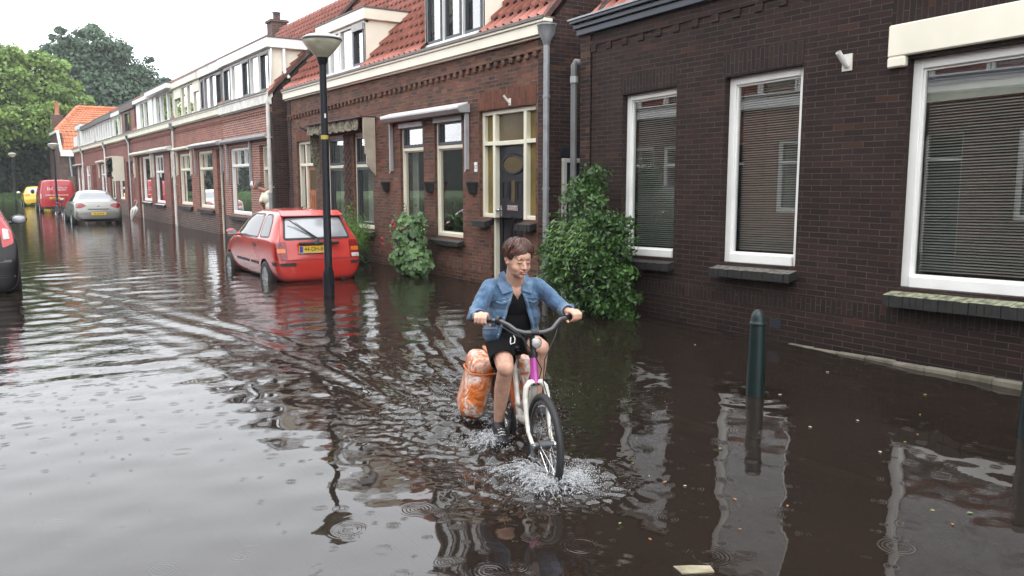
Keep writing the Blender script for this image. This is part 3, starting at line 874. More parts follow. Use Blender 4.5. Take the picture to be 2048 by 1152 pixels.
    def dormer(self, a0, a1, z0, z1, slope, z_eave, m, cheek=None, band=.2, wins=(), over=.10, d0=.02, fm=None, dark=False):
        """flat-roofed dormer; wins: (a0,a1,frame_mat,kind)"""
        db = (z1-z_eave)/slope + .1
        b = MB(); zb, zt = z0, z1-band
        b.box(d0, d0+.07, a0, a1, zt-.06, zt); b.box(d0-.03, d0+.08, a0, a1, zb, zb+.06)
        for w in wins:
            b.box(d0, d0+.07, w[0]-.035, w[0]+.035, zb+.06, zt-.06); b.box(d0, d0+.07, w[1]-.035, w[1]+.035, zb+.06, zt-.06)
        dm = self.part(b, 'dormer', m, None, bevel=.005)
        for a in (a0, a1-.05):
            vs = [(d0, a, z0), (d0, a, z1), (db, a, z1), (d0, a+.05, z0), (d0, a+.05, z1), (db, a+.05, z1)]
            b = MB(); b.add(vs, [(0, 1, 2), (5, 4, 3), (0, 3, 4, 1), (1, 4, 5, 2), (2, 5, 3, 0)])
            self.part(b, 'dormer_cheek', cheek or m, dm)
        b = MB(); b.box(d0-over, db, a0-over, a1+over, z1-band, z1)
        self.part(b, 'dormer_fascia', fm or m, dm, bevel=.01)
        b = MB(); b.box(d0-over-.015, db+.05, a0-over-.015, a1+over+.015, z1, z1+.025); self.part(b, 'dormer_roof', M['lead'], dm)
        g = MB(); g.quad((d0+.05, a0, zb), (d0+.05, a1, zb), (d0+.05, a1, zt), (d0+.05, a0, zt))
        self.part(g, 'pane', M['glass'], dm)
        for w in wins:
            kind = w[2] if len(w) > 2 else ''
            if 'd' in kind:      # dark casement
                s = MB(); e = .05
                s.box(d0-.015, d0+.045, w[0]+.035, w[0]+.035+e, zb+.06, zt-.06); s.box(d0-.015, d0+.045, w[1]-.035-e, w[1]-.035, zb+.06, zt-.06)
                s.box(d0-.015, d0+.045, w[0]+.035+e, w[1]-.035-e, zt-.06-e, zt-.06); s.box(d0-.015, d0+.045, w[0]+.035+e, w[1]-.035-e, zb+.06, zb+.06+e)
                self.part(s, 'sash', M['sash_dark'], dm)
            if 'c' in kind:      # curtain / blind behind
                s = MB(); n = 10; c0, c1 = w[0]+.04, w[1]-.04
                for k in range(n):
                    p = c0+(c1-c0)*k/n; q = c0+(c1-c0)*(k+1)/n
                    s.quad((d0+.14+.02*(k % 2), p, zb), (d0+.14+.02*((k+1) % 2), q, zb), (d0+.14+.02*((k+1) % 2), q, zt), (d0+.14+.02*(k % 2), p, zt))
                self.part(s, 'curtain', M['curtain'], dm)
            if 'p' in kind:      # solid panel
                s = MB(); s.box(d0+.01, d0+.045, w[0], w[1], zb+.06, zt-.06); self.part(s, 'panel', m, dm)
            if 's' in kind:      # small top light
                s = MB(); s.box(d0-.01, d0+.045, w[0], w[1], zt-.36, zt-.06); self.part(s, 'vent_panel', m, dm)
        b = MB()
        b.quad((1.2, a0, z0-.3), (1.2, a1, z0-.3), (1.2, a1, z1), (1.2, a0, z1))
        b.quad((d0+.1, a0, z0-.02), (d0+.1, a1, z0-.02), (1.2, a1, z0-.02), (1.2, a0, z0-.02))
        self.part(b, 'dormer_room', M['room'], dm)
        return dm

    def awning_box(self, a0, a1, z0, z1, out=.22, m=None, top=None, arms=None, arm_z=1.85):
        m = m or M['grey_metal']
        b = MB(); h = z1-z0
        pr = [(0, z0+.01), (-out*.75, z0), (-out, z0+h*.45), (-out*.95, z0+h*.62), (-out*.2, z1), (0, z1)]
        n = len(pr); vs = [(p[0], a0, p[1]) for p in pr]+[(p[0], a1, p[1]) for p in pr]
        fs = [tuple(range(n)), tuple(range(2*n-1, n-1, -1))] + [(i, (i+1) % n, (i+1) % n+n, i+n) for i in range(n)]
        b.add(vs, fs)
        aw = self.part(b, 'awning_box', m, None, bevel=.006)
        b = MB(); b.add([(-out*.97, a0, z0+h*.60), (-out*.2, a0, z1+.004), (-out*.2, a1, z1+.004), (-out*.97, a1, z0+h*.60),
                         (-out*.97, a0, z0+h*.66+.02), (-out*.2, a0, z1+.03), (-out*.2, a1, z1+.03), (-out*.97, a1, z0+h*.66+.02)],
                        [(4, 5, 6, 7), (0, 4, 7, 3), (0, 1, 5, 4), (3, 7, 6, 2)])
        self.part(b, 'awning_cap', top or M['white'], aw)
        for a in (arms or ()):
            b = MB(); b.box(-.075, -.004, a-.022, a+.022, arm_z, z0); b.tube([(-.05, a, arm_z+.02), (-.09, a, arm_z-.04)], .012, 6)
            self.part(b, 'awning_arm', m, aw, bevel=.004)
        return aw

    def downpipe(self, a, z_top, z_bot=GROUND, r=.042, d=-.09, m=None, m2=None, split=None, swan=0.0, hopper=None):
        b = MB(); pts = []
        if swan: pts += [(-.13, a, z_top+.05), (-.13, a, z_top-.08), (d, a+swan, z_top-.30)]
        else: pts += [(d, a, z_top)]
        aa = a+swan; e = split if split else z_bot
        pts += [(d, aa, e)]
        b.tube(pts, r, 12)
        o = self.part(b, 'downpipe', m or M['pvc'], None, smooth=True)
        b = MB(); z = z_top-.9
        while z > .4:
            b.lathe([(r+.001, -.02), (r+.007, -.018), (r+.007, .018), (r+.001, .02)], (d, aa, z), 12); b.box(d+r, -.001, aa-.012, aa+.012, z-.012, z+.012); z -= 1.25
        self.part(b, 'pipe_bracket', m or M['pvc'], o)
        if split:
            b = MB(); b.tube([(d, aa, split+.03), (d, aa, z_bot)], r+.008, 12); self.part(b, 'pipe_foot', m2 or M['zinc'], o, smooth=True)
        if hopper:
            b = MB(); b.lathe([(r, -.22), (r+.02, -.16), (r+.075, -.06), (r+.085, .03), (r+.095, .04), (r+.095, .06), (r+.06, .06)], (d, aa, z_top), 16)
            self.part(b, 'hopper', hopper, o, smooth=True)
        return o

def planter(H, a, z, w=.26, label=''):
    """black half-round wall basket"""
    b = MB(); n = 8; rows = [(.0, .5), (.06, .62), (.13, .74), (.16, .80), (.165, .86), (.185, .86), (.185, .78)]
    c = []
    for (h, s) in rows:
        for k in range(n+1):
            t = math.pi*k/n
            c.append((-.16*s*math.sin(t)-.004, a-w/2*s*math.cos(t)*1.15, z+h))
    fs = [(i*(n+1)+k, i*(n+1)+k+1, (i+1)*(n+1)+k+1, (i+1)*(n+1)+k) for i in range(len(rows)-1) for k in range(n)]
    fs.append(tuple(range(n+1)))
    b.add(c, fs); b.box(-.012, -.001, a-w*.4, a+w*.4, z+.02, z+.17)
    o = b.build('wall_planter', M['black_plastic'], None, xf=H.xf, smooth=True)
    e = MB(); e.lathe([(0, 0), (w*.3, 0)], (-.06, a, z+.15), 10)
    s = e.build('soil', M['bark'], o, xf=H.xf)
    return tag(o, label, 'planter', 'black wall planters between the windows')
# ------------------------------------------------------------------ the near dark brick house (its courses slope a little)
SL = 1.12
H = House('brick_house', 'dark brown brick house with three white framed windows and venetian blinds', 6.8, 1, shear=.025, aref=5.7)
w1 = (6.88, 7.80, .75, 2.705); w2 = (5.19, 6.17, .75, 2.705); w3 = (1.95, 4.13, .64, 2.60)
near_holes = [w1, w2, w3]
H.wall(-3.0, 8.63, -.5, 3.75, near_holes, M['brick_dark'])
H.room(-2.9, 8.5, 0.05, 3.2)
b = MB(); b.box(.0, 5.2, 8.40, 8.63, -.5, 3.75); b.box(4.9, 5.2, -3, 8.4, -.5, 3.75); b.box(0.0, 5.2, -3.3, -3.0, -.5, 3.75)
H.part(b, 'end_wall', M['brick_side'])
for (w, fw, bl) in ((w1, .075, .0), (w2, .085, .0)):
    H.window(w[0], w[1], w[2], w[3], fw=fw, rec=.075, m=M['white'], blinds=.012)
fr = H.window(w3[0], w3[1], w3[2], w3[3], fw=.085, rec=.08, m=M['white'], blinds=.26)
b = MB(); b.box(.145, .18, w3[0]+.085, w3[1]-.085, 2.37, 2.515); H.part(b, 'blue_header', M['blue_dark'], fr)
b = MB(); b.box(.172, .20, w3[0]+.085, w3[1]-.085, 2.235, 2.37); H.part(b, 'blind_cassette', M['curtain'], fr)
b = MB(); b.box(-.05, .02, 1.75, 4.30, 2.63, 2.90); b.box(-.05, .02, 4.135, 4.30, 2.54, 2.63)
H.part(b, 'lintel', M['cream_bright'], None, bevel=.012)
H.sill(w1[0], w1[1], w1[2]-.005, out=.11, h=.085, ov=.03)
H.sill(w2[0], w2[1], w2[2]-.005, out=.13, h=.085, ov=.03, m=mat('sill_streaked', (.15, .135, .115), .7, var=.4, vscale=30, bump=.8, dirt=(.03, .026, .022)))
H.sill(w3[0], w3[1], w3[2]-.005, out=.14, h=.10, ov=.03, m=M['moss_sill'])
for (w) in (w1, w2): H.soldier(w[0], w[1]+.02, w[3]+.012, w[3]+.235, M['brick_soldier_dark'])
H.soldier(1.75, 4.30, 2.90, 3.12, M['brick_soldier_dark'])
H.soldier(-3, 8.60, .335, .465, M['brick_soldier_dark'])
H.dentils(-3, 8.60, 3.30, M['brick_dark'], step=.29, w=.10, h=.085, out=.016, band=.0)
b = MB(); b.box(-.018, 0, -3, 8.63, 3.385, 3.45); H.part(b, 'string_course', M['brick_dark'])
b = MB(); b.box(-.06, .02, -3, 8.66, 3.54, 3.62); b.box(-.10, .02, -3, 8.68, 3.62, 3.68); b.box(-.15, .05, -3, 8.70, 3.68, 3.72)
H.part(b, 'cornice', M['blue_dark'], None, bevel=.005)
b = MB(); b.box(-.17, .06, -3, 8.71, 3.72, 3.742); H.part(b, 'gutter', M['zinc'])
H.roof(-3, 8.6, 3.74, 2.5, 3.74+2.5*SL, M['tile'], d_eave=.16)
H.gable(8.42, 3.74, 2.5, 3.74+2.5*SL, M['brick_side'], th=.2, verge=False)
# concrete ledge that shows above the water where the house stands higher
b = MB(); n = 40
for i in range(n):
    p = -3+11.3*i/n; q = -3+11.3*(i+1)/n; e = .012*math.sin(i*2.3)+.008*math.sin(i*5.1)
    b.box(-.075+e, 0.0, p, q, -.4, -.012+e*.3)
H.part(b, 'plinth_ledge', M['concrete'], None, bevel=.01)
b = MB(); b.box(-.006, .002, 5.33, 5.47, .115, .205); H.part(b, 'air_vent', M['sash_dark'])
fh = MB(); fh.box(-.012, 0, 4.665, 4.765, 2.58, 2.73, rot=False); fh.tube([(-.012, 4.715, 2.62), (-.12, 4.735, 2.74)], .026, 10, cap=False)
H.part(fh, 'flag_holder', M['white_dirty'], None, smooth=True)
# its downpipe with an elbow at the top
b = MB(); b.tube([(.1, 8.69, 3.21), (-.04, 8.69, 3.21), (-.085, 8.67, 3.17), (-.09, 8.66, 3.08), (-.09, 8.64, GROUND)], .042, 12)
dp = H.part(b, 'downpipe', M['zinc_dark'], None, smooth=True)
b = MB(); b.lathe([(.043, -.03), (.053, -.03), (.053, .05), (.043, .05)], (-.09, 8.655, 2.98), 14); b.tube([(.02, 8.69, 3.212), (-.05, 8.69, 3.212)], .052, 12)
H.part(b, 'pipe_collar', M['zinc'], dp, smooth=True)
NEAR = H

# ------------------------------------------------------------------ the two middle houses
ROW_LABELS = 'terraced houses along the flooded street'
G1 = 9.35
H = House('terraced_house', 'brown brick terraced house with black oval-light door beside the drainpipe', 6.8, 1, group=ROW_LABELS)
b3 = (11.70, 12.66, .68, 2.68); b2 = (13.07, 14.0, .68, 2.66)
dl = (9.64, 11.18, 1.05, 2.69); dc = (9.98, 10.80, GROUND, 2.20)
H.wall(G1, 14.80, -.4, 3.62, [b3, b2, (dl[0], dl[1], 1.05, 2.69), (9.96, 10.83, -.4, 1.05)], M['brick_mid'])
H.room(G1+.2, 14.75, 0.02, 3.3)
for (w, cur) in ((b3, [(b3[0]+.04, b3[0]+.28, M['curtain_teal'])]), (b2, [(b2[1]-.26, b2[1]-.05, M['curtain'])])):
    H.window(w[0], w[1], w[2], w[3], fw=.055, rec=.05, transoms=(2.185,), sash=(1,), curtain=cur, m=M['cream'])
    bb = MB(); bb.box(-.03, .055, w[0], w[1], w[3]-.085, w[3]); H.part(bb, 'rolled_screen', M['grey_metal'])
# dried plants and teal panel low in the windows
for w in (b3, b2):
    bb = MB(); rr = random.Random(int(w[0]*7))
    for k in range(22):
        a = rr.uniform(w[0]+.12, w[1]-.1); zt = rr.uniform(.2, .62)
        bb.tube([(.30+rr.uniform(0, .1), a, w[2]+.02), (.3, a+rr.uniform(-.07, .07), w[2]+zt*.6), (.28, a+rr.uniform(-.16, .16), w[2]+zt)], [.006, .009, .002], 4)
    H.part(bb, 'houseplant', leaf_mat('houseplant', (.03, .06, .03), (.10, .16, .09)))
    bb = MB(); bb.box(.24, .30, w[0]+.03, w[1]-.03, w[2]-.02, w[2]+.03); H.part(bb, 'window_board', M['cream'])
# the front door group: cream frame, amber side lights, black door
b = MB(); d0, d1 = .06, .16
b.box(d0, d1, dl[0], dl[1], 2.62, 2.69)                                     # head
for a in (dl[0], dl[1]-.055): b.box(d0, d1, a, a+.055, 1.05, 2.62)          # outer jambs
for a in (9.96, 10.80): b.box(d0-.01, d1+.03, a-.005, a+.065, GROUND if a > 10 else GROUND, 2.62)  # door posts
b.box(d0-.006, d1, dl[0]+.055, 9.955, 2.16, 2.22); b.box(d0-.006, d1, 10.865, dl[1]-.055, 2.16, 2.22); b.box(d0-.012, d1, 10.025, 10.795, 2.15, 2.215)
b.box(d0, d1, dl[0]+.055, 9.955, 1.05, 1.11); b.box(d0, d1, 10.865, dl[1]-.055, 1.05, 1.11)
dfr = H.part(b, 'door_frame', M['cream'], None, bevel=.006)
g = MB()
for (a0, a1, z0, z1) in ((dl[0]+.05, 9.96, 1.1, 2.63), (10.86, dl[1]-.05, 1.1, 2.63)):
    g.quad((.13, a0, z0), (.13, a1, z0), (.13, a1, z1), (.13, a0, z1))
H.part(g, 'side_light', M['yellow_glass'], dfr)
g = MB(); g.quad((.13, 10.02, 2.2), (.13, 10.80, 2.2), (.13, 10.80, 2.63), (.13, 10.02, 2.63)); H.part(g, 'top_light', M['brown_glass'], dfr)
b = MB(); b.box(.13, .175, 10.025, 10.795, GROUND+.05, 2.15)
dr = H.part(b, 'door', M['door_dark'], None, bevel=.004)
b = MB()
for (a0, a1, z0, z1) in ((10.12, 10.31, 1.33, 1.62), (10.50, 10.70, 1.33, 1.62), (10.12, 10.37, .22, 1.08), (10.44, 10.70, .22, 1.08)):
    b.box(.118, .13, a0, a0+.022, z0, z1); b.box(.118, .13, a1-.022, a1, z0, z1); b.box(.118, .13, a0+.022, a1-.022, z0, z0+.022); b.box(.118, .13, a0+.022, a1-.022, z1-.022, z1)
    b.box(.122, .13, a0+.05, a1-.05, z0+.05, z1-.05)
H.part(b, 'door_panel', M['door_dark'], dr, bevel=.004)
b = MB(); n = 28
def oval(ra, rz, d): return [(d, 10.41+ra*math.cos(2*math.pi*k/n), 1.865+rz*math.sin(2*math.pi*k/n)) for k in range(n)]
vs = oval(.315, .165, .129)+oval(.30, .15, .112)+oval(.268, .125, .112)+oval(.262, .12, .129)
b.add(vs, [(i*n+k, i*n+(k+1) % n, (i+1)*n+(k+1) % n, (i+1)*n+k) for i in range(3) for k in range(n)])
H.part(b, 'oval_moulding', M['door_dark'], dr, smooth=True)
b = MB(); b.add(oval(.265, .122, .124), [tuple(range(n))]); H.part(b, 'oval_light', M['brown_glass'], dr)
b = MB(); b.box(.121, .13, 10.36, 10.45, 1.30, 1.62); H.part(b, 'narrow_light', M['brown_glass'], dr)
b = MB(); b.box(.112, .13, 10.27, 10.55, 1.17, 1.25); b.box(.105, .112, 10.30, 10.52, 1.185, 1.235); H.part(b, 'letter_slot', M['metal'], dr, bevel=.003)
b = MB(); b.tube([(.13, 10.73, 1.17), (.07, 10.73, 1.17), (.065, 10.80, 1.17)], .013, 8); b.box(.118, .13, 10.71, 10.75, 1.07, 1.24); b.sphere((.07, 10.73, 1.17), .022)
H.part(b, 'handle', M['metal'], dr, smooth=True)
b = MB(); b.box(.116, .13, 10.035, 10.075, 1.66, 1.71); b.tube([(.12, 10.06, 1.69), (.085, 10.06, 1.66)], .009, 6); H.part(b, 'latch', M['sash_dark'], dr)
H.sill(dl[0]+.0, 9.95, 1.045, out=.13, h=.09, ov=.03); H.sill(10.86, dl[1], 1.045, out=.13, h=.09, ov=.03)
H.sill(b3[0], b3[1], b3[2]-.01, out=.12, h=.07, ov=.03); H.sill(b2[0], b2[1], b2[2]-.01, out=.12, h=.07, ov=.03)
H.soldier(9.62, 11.2, 2.70, 2.97, M['brick_soldier_mid'])
H.soldier(10.87, 14.79, .16, .27, M['brick_mid'])
H.dentils(G1+.02, 14.80, 3.215, M['brick_mid'], step=.205, w=.09, h=.075, out=.045, slope=.022, band=.045)
H.fascia(G1-.04, 14.80, 3.60, 3.80, M['cream_bright'], out=.14, end_lo=.03)
H.awning_box(11.45, 14.35, 2.685, 2.83, out=.24, arms=(11.50, 14.30), arm_z=1.80)
b = MB(); b.box(-.012, 0, 11.235, 11.32, 1.76, 1.91)
npl = H.part(b, 'number_plate', M['white'], None, bevel=.003)
ft = text('house_number', '12', .085, M['black_plastic'], npl, (6.786, 11.277, 1.835), (R(90), 0, R(-90)), .001)
b = MB(); b.box(-.01, 0, 10.27, 10.33, 2.72, 2.82); b.tube([(-.01, 10.30, 2.75), (-.10, 10.33, 2.86)], .018, 8, cap=False); H.part(b, 'flag_holder', M['white_dirty'])
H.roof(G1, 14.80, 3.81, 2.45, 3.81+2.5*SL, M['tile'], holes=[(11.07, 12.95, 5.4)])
H.gable(G1, 3.80, 2.45, 3.81+2.5*SL, M['brick_side'], th=.22)
H.dormer(11.02, 12.98, 3.86, 5.75, SL, 3.81, M['white'], cheek=M['cream_bright'], band=.2, wins=((11.06, 11.66, 'd'), (11.70, 12.30, 'd'), (12.34, 12.94, 'd')))
b = MB(); b.box(-.0, .012, 0, .01, 0, .01)
b = MB(); b.box(.62, .80, 11.005, 11.02, 4.72, 4.86); b.box(.60, .82, 10.995, 11.005, 4.70, 4.88); H.part(b, 'vent_grille', M['white_dirty'])
b = MB(); p = [(0.05+.02, 3.86), (2.2, 3.86+2.15*SL)]
b.add([(.1, 10.96, 3.93), (1.9, 10.96, 3.93+1.8*SL), (1.9, 11.03, 3.97+1.8*SL), (.1, 11.03, 3.97), (.04, 10.90, 3.88), (1.84, 10.90, 3.88+1.8*SL)], [(0, 1, 2, 3), (4, 5, 1, 0)]); H.part(b, 'lead_flashing', M['zinc'])
H.downpipe(9.31, 3.66, d=-.06, m=M['zinc'], hopper=M['zinc'])
# side door in the end wall
b = MB(); ya = G1
def sbox(b_, x0, x1, z0, z1, y0, y1): b_.box(x0-6.8, x1-6.8, y0, y1, z0, z1)
b = MB(); sbox(b, 7.04, 7.10, GROUND, 1.93, ya-.05, ya+.01); sbox(b, 7.10, 7.86, 1.87, 1.93, ya-.05, ya+.01); sbox(b, 7.86, 7.92, GROUND, 1.93, ya-.05, ya+.01)
sd = H.part(b, 'side_door_frame', M['white_dirty'], None, bevel=.004)
b = MB(); sbox(b, 7.10, 7.86, GROUND, 1.87, ya-.02, ya-.004); H.part(b, 'side_door', M['blue_dark'], sd)
b = MB(); sbox(b, 7.02, 7.95, 1.95, 2.10, ya-.012, ya+.0); H.part(b, 'side_door_lintel', M['sash_dark'])
HB = H
for a, lb in ((11.36, 'black wall planter right of the awning window pair, next to the black front door'),
              (12.82, 'middle black wall planter, on the brick pier between the two awning windows'),
              (14.60, 'black wall planter left of the awning window pair, above the hollyhock')):
    planter(H, a, 1.42, .30, lb)

H = House('terraced_house', 'brown brick terraced house with orange wooden door, trellis and striped canopy', 6.8, 1, group=ROW_LABELS)
wa = (15.22, 16.20, .66, 2.60); wb = (16.72, 17.70, .66, 2.60)
da = (18.45, 19.68, GROUND, 2.56)
H.wall(14.80, 20.25, -.4, 3.62, [wa, wb, da], M['brick_mid'])
H.room(14.85, 20.1, 0.02, 3.3)
for w in (wa, wb):
    H.window(w[0], w[1], w[2], w[3], fw=.065, rec=.05, transoms=(1.93,), sash=(0, 1), m=M['cream'], curtain=[(w[0]+.55, w[0]+.75, M['curtain'])])
    H.sill(w[0], w[1], w[2]-.01, out=.12, h=.08, ov=.03, m=M['concrete'])
# trellis on the pier
b = MB(); 
for k in range(-2, 14):
    for s in (1, -1):
        z0 = .45+k*.16; a0, a1 = (16.24, 16.68) if s == 1 else (16.68, 16.24)
        if z0 > 2.3 or z0+.36 < .5: continue
        b.tube([(-.03, a0, max(z0, .4)), (-.03, a1, z0+.36)], .011, 4)
H.part(b, 'trellis', mat('trellis', (.05, .025, .025), .7))
b = MB(); d0, d1 = .06, .15
b.box(d0, d1, da[0], da[1], 2.49, 2.56)
for a in (da[0], 19.18, da[1]-.07): b.box(d0, d1, a, a+.07, GROUND, 2.49)
b.box(d0-.005, d1, da[0]+.07, 19.18, 1.97, 2.04); b.box(d0-.005, d1, 19.25, da[1]-.07, 1.97, 2.04)
fr = H.part(b, 'door_frame', M['cream'], None, bevel=.006)
g = MB(); g.quad((.11, da[0], 2.0), (.11, da[1], 2.0), (.11, da[1], 2.5), (.11, da[0], 2.5)); g.quad((.11, 19.24, 0.3), (.11, 19.62, 0.3), (.11, 19.62, 1.99), (.11, 19.24, 1.99))
H.part(g, 'side_light', M['glass'], fr)
b = MB(); b.box(.11, .15, da[0]+.07, 19.18, GROUND, 1.97); dr = H.part(b, 'door', M['wood_orange'])
b = MB()
for k in range(4): b.box(.098, .11, da[0]+.16+k*.12, da[0]+.19+k*.12, .15, 1.25)
b.box(.095, .11, da[0]+.09, 19.16, 1.28, 1.34); H.part(b, 'door_panel', M['wood_orange'], dr, bevel=.003)
b = MB(); b.box(.1, .11, da[0]+.18, 19.08, 1.42, 1.88); H.part(b, 'door_light', M['brown_glass'], dr)
H.soldier(da[0]-.02, da[1]+.02, 2.58, 2.80, M['brick_soldier_mid'])
H.soldier(14.81, 18.43, .16, .27, M['brick_mid'])
# folded canopy with a striped valance and side boards
b = MB(); b.box(-.34, 0, 15.05, 18.15, 2.84, 2.87)
cn = H.part(b, 'canopy', M['wood_fence'])
b = MB(); n = 60
for k in range(n):
    p = 15.3+2.75*k/n; q = 15.3+2.75*(k+1)/n
    f = lambda a: (-.30+.03*math.sin(a*17), 2.60+.04*abs(math.sin(a*9)))
    (d1_, zz1), (d2_, zz2) = f(p), f(q)
    b.quad((d1_, p, zz1), (d2_, q, zz2), (d2_*.9, q, 2.84), (d1_*.9, p, 2.84))
H.part(b, 'striped_valance', M['awning_stripe'], cn)
for (a, lo, ww) in ((15.05, 1.72, .24), (18.10, 1.75, .20)):
    b = MB(); zz = 2.84; 
    prof = [(-.02, zz), (-ww-.03, zz), (-ww-.03, 2.45), (-ww, 2.44), (-ww, 2.15), (-ww+.03, 2.13), (-ww+.03, lo+.22), (-.02, lo)]
    n = len(prof); b.add([(q[0], a, q[1]) for q in prof]+[(q[0], a+.03, q[1]) for q in prof], [tuple(range(n)), tuple(range(2*n-1, n-1, -1))]+[(i, (i+1) % n, (i+1) % n+n, i+n) for i in range(n)])
    H.part(b, 'canopy_side', M['awning_cloth'] if a < 16 else M['awning_stripe'], cn)
H.dentils(14.80, 20.23, 3.10, M['brick_mid'], step=.205, w=.09, h=.075, out=.045, slope=.022, band=.045)
H.fascia(14.80, 20.27, 3.60, 3.80, M['cream_bright'], out=.14)
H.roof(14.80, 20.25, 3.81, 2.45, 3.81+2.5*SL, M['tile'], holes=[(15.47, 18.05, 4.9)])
H.gable(20.03, 3.80, 2.45, 3.81+2.5*SL, M['brick_side'], th=.22)
H.dormer(15.49, 18.03, 3.86, 4.99, SL, 3.81, M['white'], cheek=M['cream_bright'], fm=M['cream_bright'], band=.22, over=.06,
         wins=((15.53, 16.15, 'd'), (16.19, 16.85), (16.89, 17.45), (17.49, 17.99, 'd')))
b = MB(); b.box(-.02, .02, 15.56, 16.12, 4.60, 4.72); H.part(b, 'vent_grille', M['grey_metal'])
b = MB(); b.tube([(0, 18.9, 2.78), (-.16, 18.95, 2.86)], .02, 8); H.part(b, 'flag_holder', M['sash_dark'])
HA = H

# ------------------------------------------------------------------ the far row
def far_house(label, a0, a1, m, mplinth, holes, dormers=(), fm='cream', fz=(3.60, 3.82), plinth=.62, gable_near=False, gable_far=False, roofm='tile_far', dent=True, roof=True, ridge=6.50, F=6.6):
    H = House('terraced_house', label, F, 1, group=ROW_LABELS)
    H.wall(a0, a1, -.4, 3.62, holes, M[m], plinth=plinth if mplinth else None, mats=M[mplinth] if mplinth else None)
    H.room(a0+.05, a1-.05, 0.02, 3.3)
    if dent: H.dentils(a0, a1, 3.34, M[m], step=.16, w=.07, h=.09, out=.035, band=.04)
    H.fascia(a0, a1, fz[0], fz[1], M[fm], out=.16)
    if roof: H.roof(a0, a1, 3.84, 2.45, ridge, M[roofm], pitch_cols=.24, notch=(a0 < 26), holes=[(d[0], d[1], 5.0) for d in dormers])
    if gable_near: H.gable(a0, 3.80, 2.45, ridge, M['brick_side'], th=.22)
    if gable_far: H.gable(a1-.22, 3.80, 2.45, ridge, M['brick_side'], th=.22)
    return H
FS = (6.50-3.84)/2.5
H = far_house('red brick end-of-terrace house with white mortar, big window and open doorway', 20.80, 25.55, 'brick_red', 'brick_plinth',
              [(22.93, 24.95, .67, 2.57), (21.2, 22.05, -.4, 2.56)], dormers=[(20.9, 25.3)], fm='white_dirty', fz=(3.56, 3.84), gable_near=True)
H.window(22.93, 24.95, .67, 2.57, fw=.07, rec=.05, m=M['white'], transoms=(2.06,), top_mullions=(23.6, 24.28), curtain=[(24.3, 24.85, M['curtain'])])
b = MB(); b.quad((.55, 23.1, .8), (.55, 24.2, .8), (.55, 23.5, 1.75), (.55, 23.1, 1.78)); H.part(b, 'armchair', mat('armchair', (.25, .27, .28), .8))
H.sill(22.93, 24.95, .66, m=M['brick_plinth'], out=.1)
H.door(21.2, 22.05, GROUND, 2.56, leaf=None, transom=1.95, m=M['cream'])
H.awning_box(20.95, 25.35, 2.70, 2.82, out=.2, m=M['grey_metal'], top=M['grey_metal'], arms=(21.1, 22.75, 25.1), arm_z=1.55)
b = MB(); b.lathe([(.0, -.08), (.05, -.07), (.055, .03), (.02, .1), (0, .1)], (-.10, 22.45, 1.52), 10); b.box(-.1, 0, 22.43, 22.47, 1.55, 1.60); H.part(b, 'wall_lamp', M['metal'], None, smooth=True)
b = MB(); b.box(-.02, 0, 20.98, 21.06, 1.45, 1.62); H.part(b, 'house_number', M['white'])
H.downpipe(20.86, 3.62, r=.05, d=-.10, m=M['pvc'], m2=M['zinc'], split=1.3)
H.dormer(20.9, 25.42, 3.86, 5.16, FS, 3.84, M['white'], cheek=M['cream_bright'], band=.24, over=.12, wins=((21.0, 21.75, 'd'), (21.95, 22.7), (22.72, 23.4, 'd'), (23.5, 24.5, 'c'), (24.6, 25.35, 'dc')))
b = MB(); b.tube([(.35, 20.84, 5.05), (.35, 20.83, 4.35), (.45, 20.80, 4.2)], .045, 10); H.part(b, 'dormer_downpipe', M['white'], None, smooth=True)
b = MB(); b.tube([(.02, 20.82, 4.9), (.02, 20.83, 4.5), (.0, 20.9, 4.0), (.0, 20.9, 3.86)], .03, 10); H.part(b, 'dormer_downpipe', M['white'], None, smooth=True)
b = MB(); b.quad((2.3, 25.4, 6.5), (2.3, 27.6, 6.5), (1.2, 27.6, 5.35), (1.2, 25.4, 5.35))
# chimney with a pot
b = MB(); b.box(2.15, 2.65, 27.3, 27.85, 5.6, 6.78); b.box(2.10, 2.70, 27.25, 27.90, 6.78, 6.86)
ch = H.part(b, 'chimney', M['brick_plinth'])
b = MB(); b.lathe([(.12, 0), (.12, .3), (.17, .32), (.17, .32), (.0, .32)], (2.4, 27.58, 6.80), 12); H.part(b, 'chimney_pot', M['brick_plinth'], ch, smooth=True)

H = far_house('red brick terraced house between two pale drainpipes, dark door with white frame', 25.55, 32.30, 'brick_red2', 'brick_plinth',
              [(27.0, 28.9, .76, 2.60), (29.95, 31.85, .80, 2.60), (25.7, 26.5, -.4, 2.60)], dormers=[(25.55, 28.2), (28.2, 32.3)], fm='cream')
H.window(27.0, 28.9, .76, 2.60, rec=.05, m=M['cream'], transoms=(2.03,), top_mullions=(28.2,), curtain=[(27.1, 27.6, M['curtain']), (28.3, 28.8, M['curtain'])])
H.window(29.95, 31.85, .80, 2.60, rec=.05, m=M['cream'], transoms=(2.03,), top_mullions=(30.9,), curtain=[(31.1, 31.8, M['curtain'])])
H.door(25.7, 26.5, GROUND, 2.60, leaf=M['door_dark'], transom=1.98)
H.sill(27.0, 28.9, .75, m=M['brick_plinth'], out=.1); H.sill(29.95, 31.85, .79, m=M['sill'], out=.1)
H.awning_box(25.6, 29.2, 2.70, 2.84, out=.26, m=M['grey_metal'], arms=(25.75, 29.1)); H.awning_box(29.65, 32.0, 2.70, 2.81, out=.22, m=M['cream'], top=M['cream'], arms=(29.75, 31.95))
H.downpipe(32.2, 3.66, m=M['pvc'], hopper=M['zinc'])
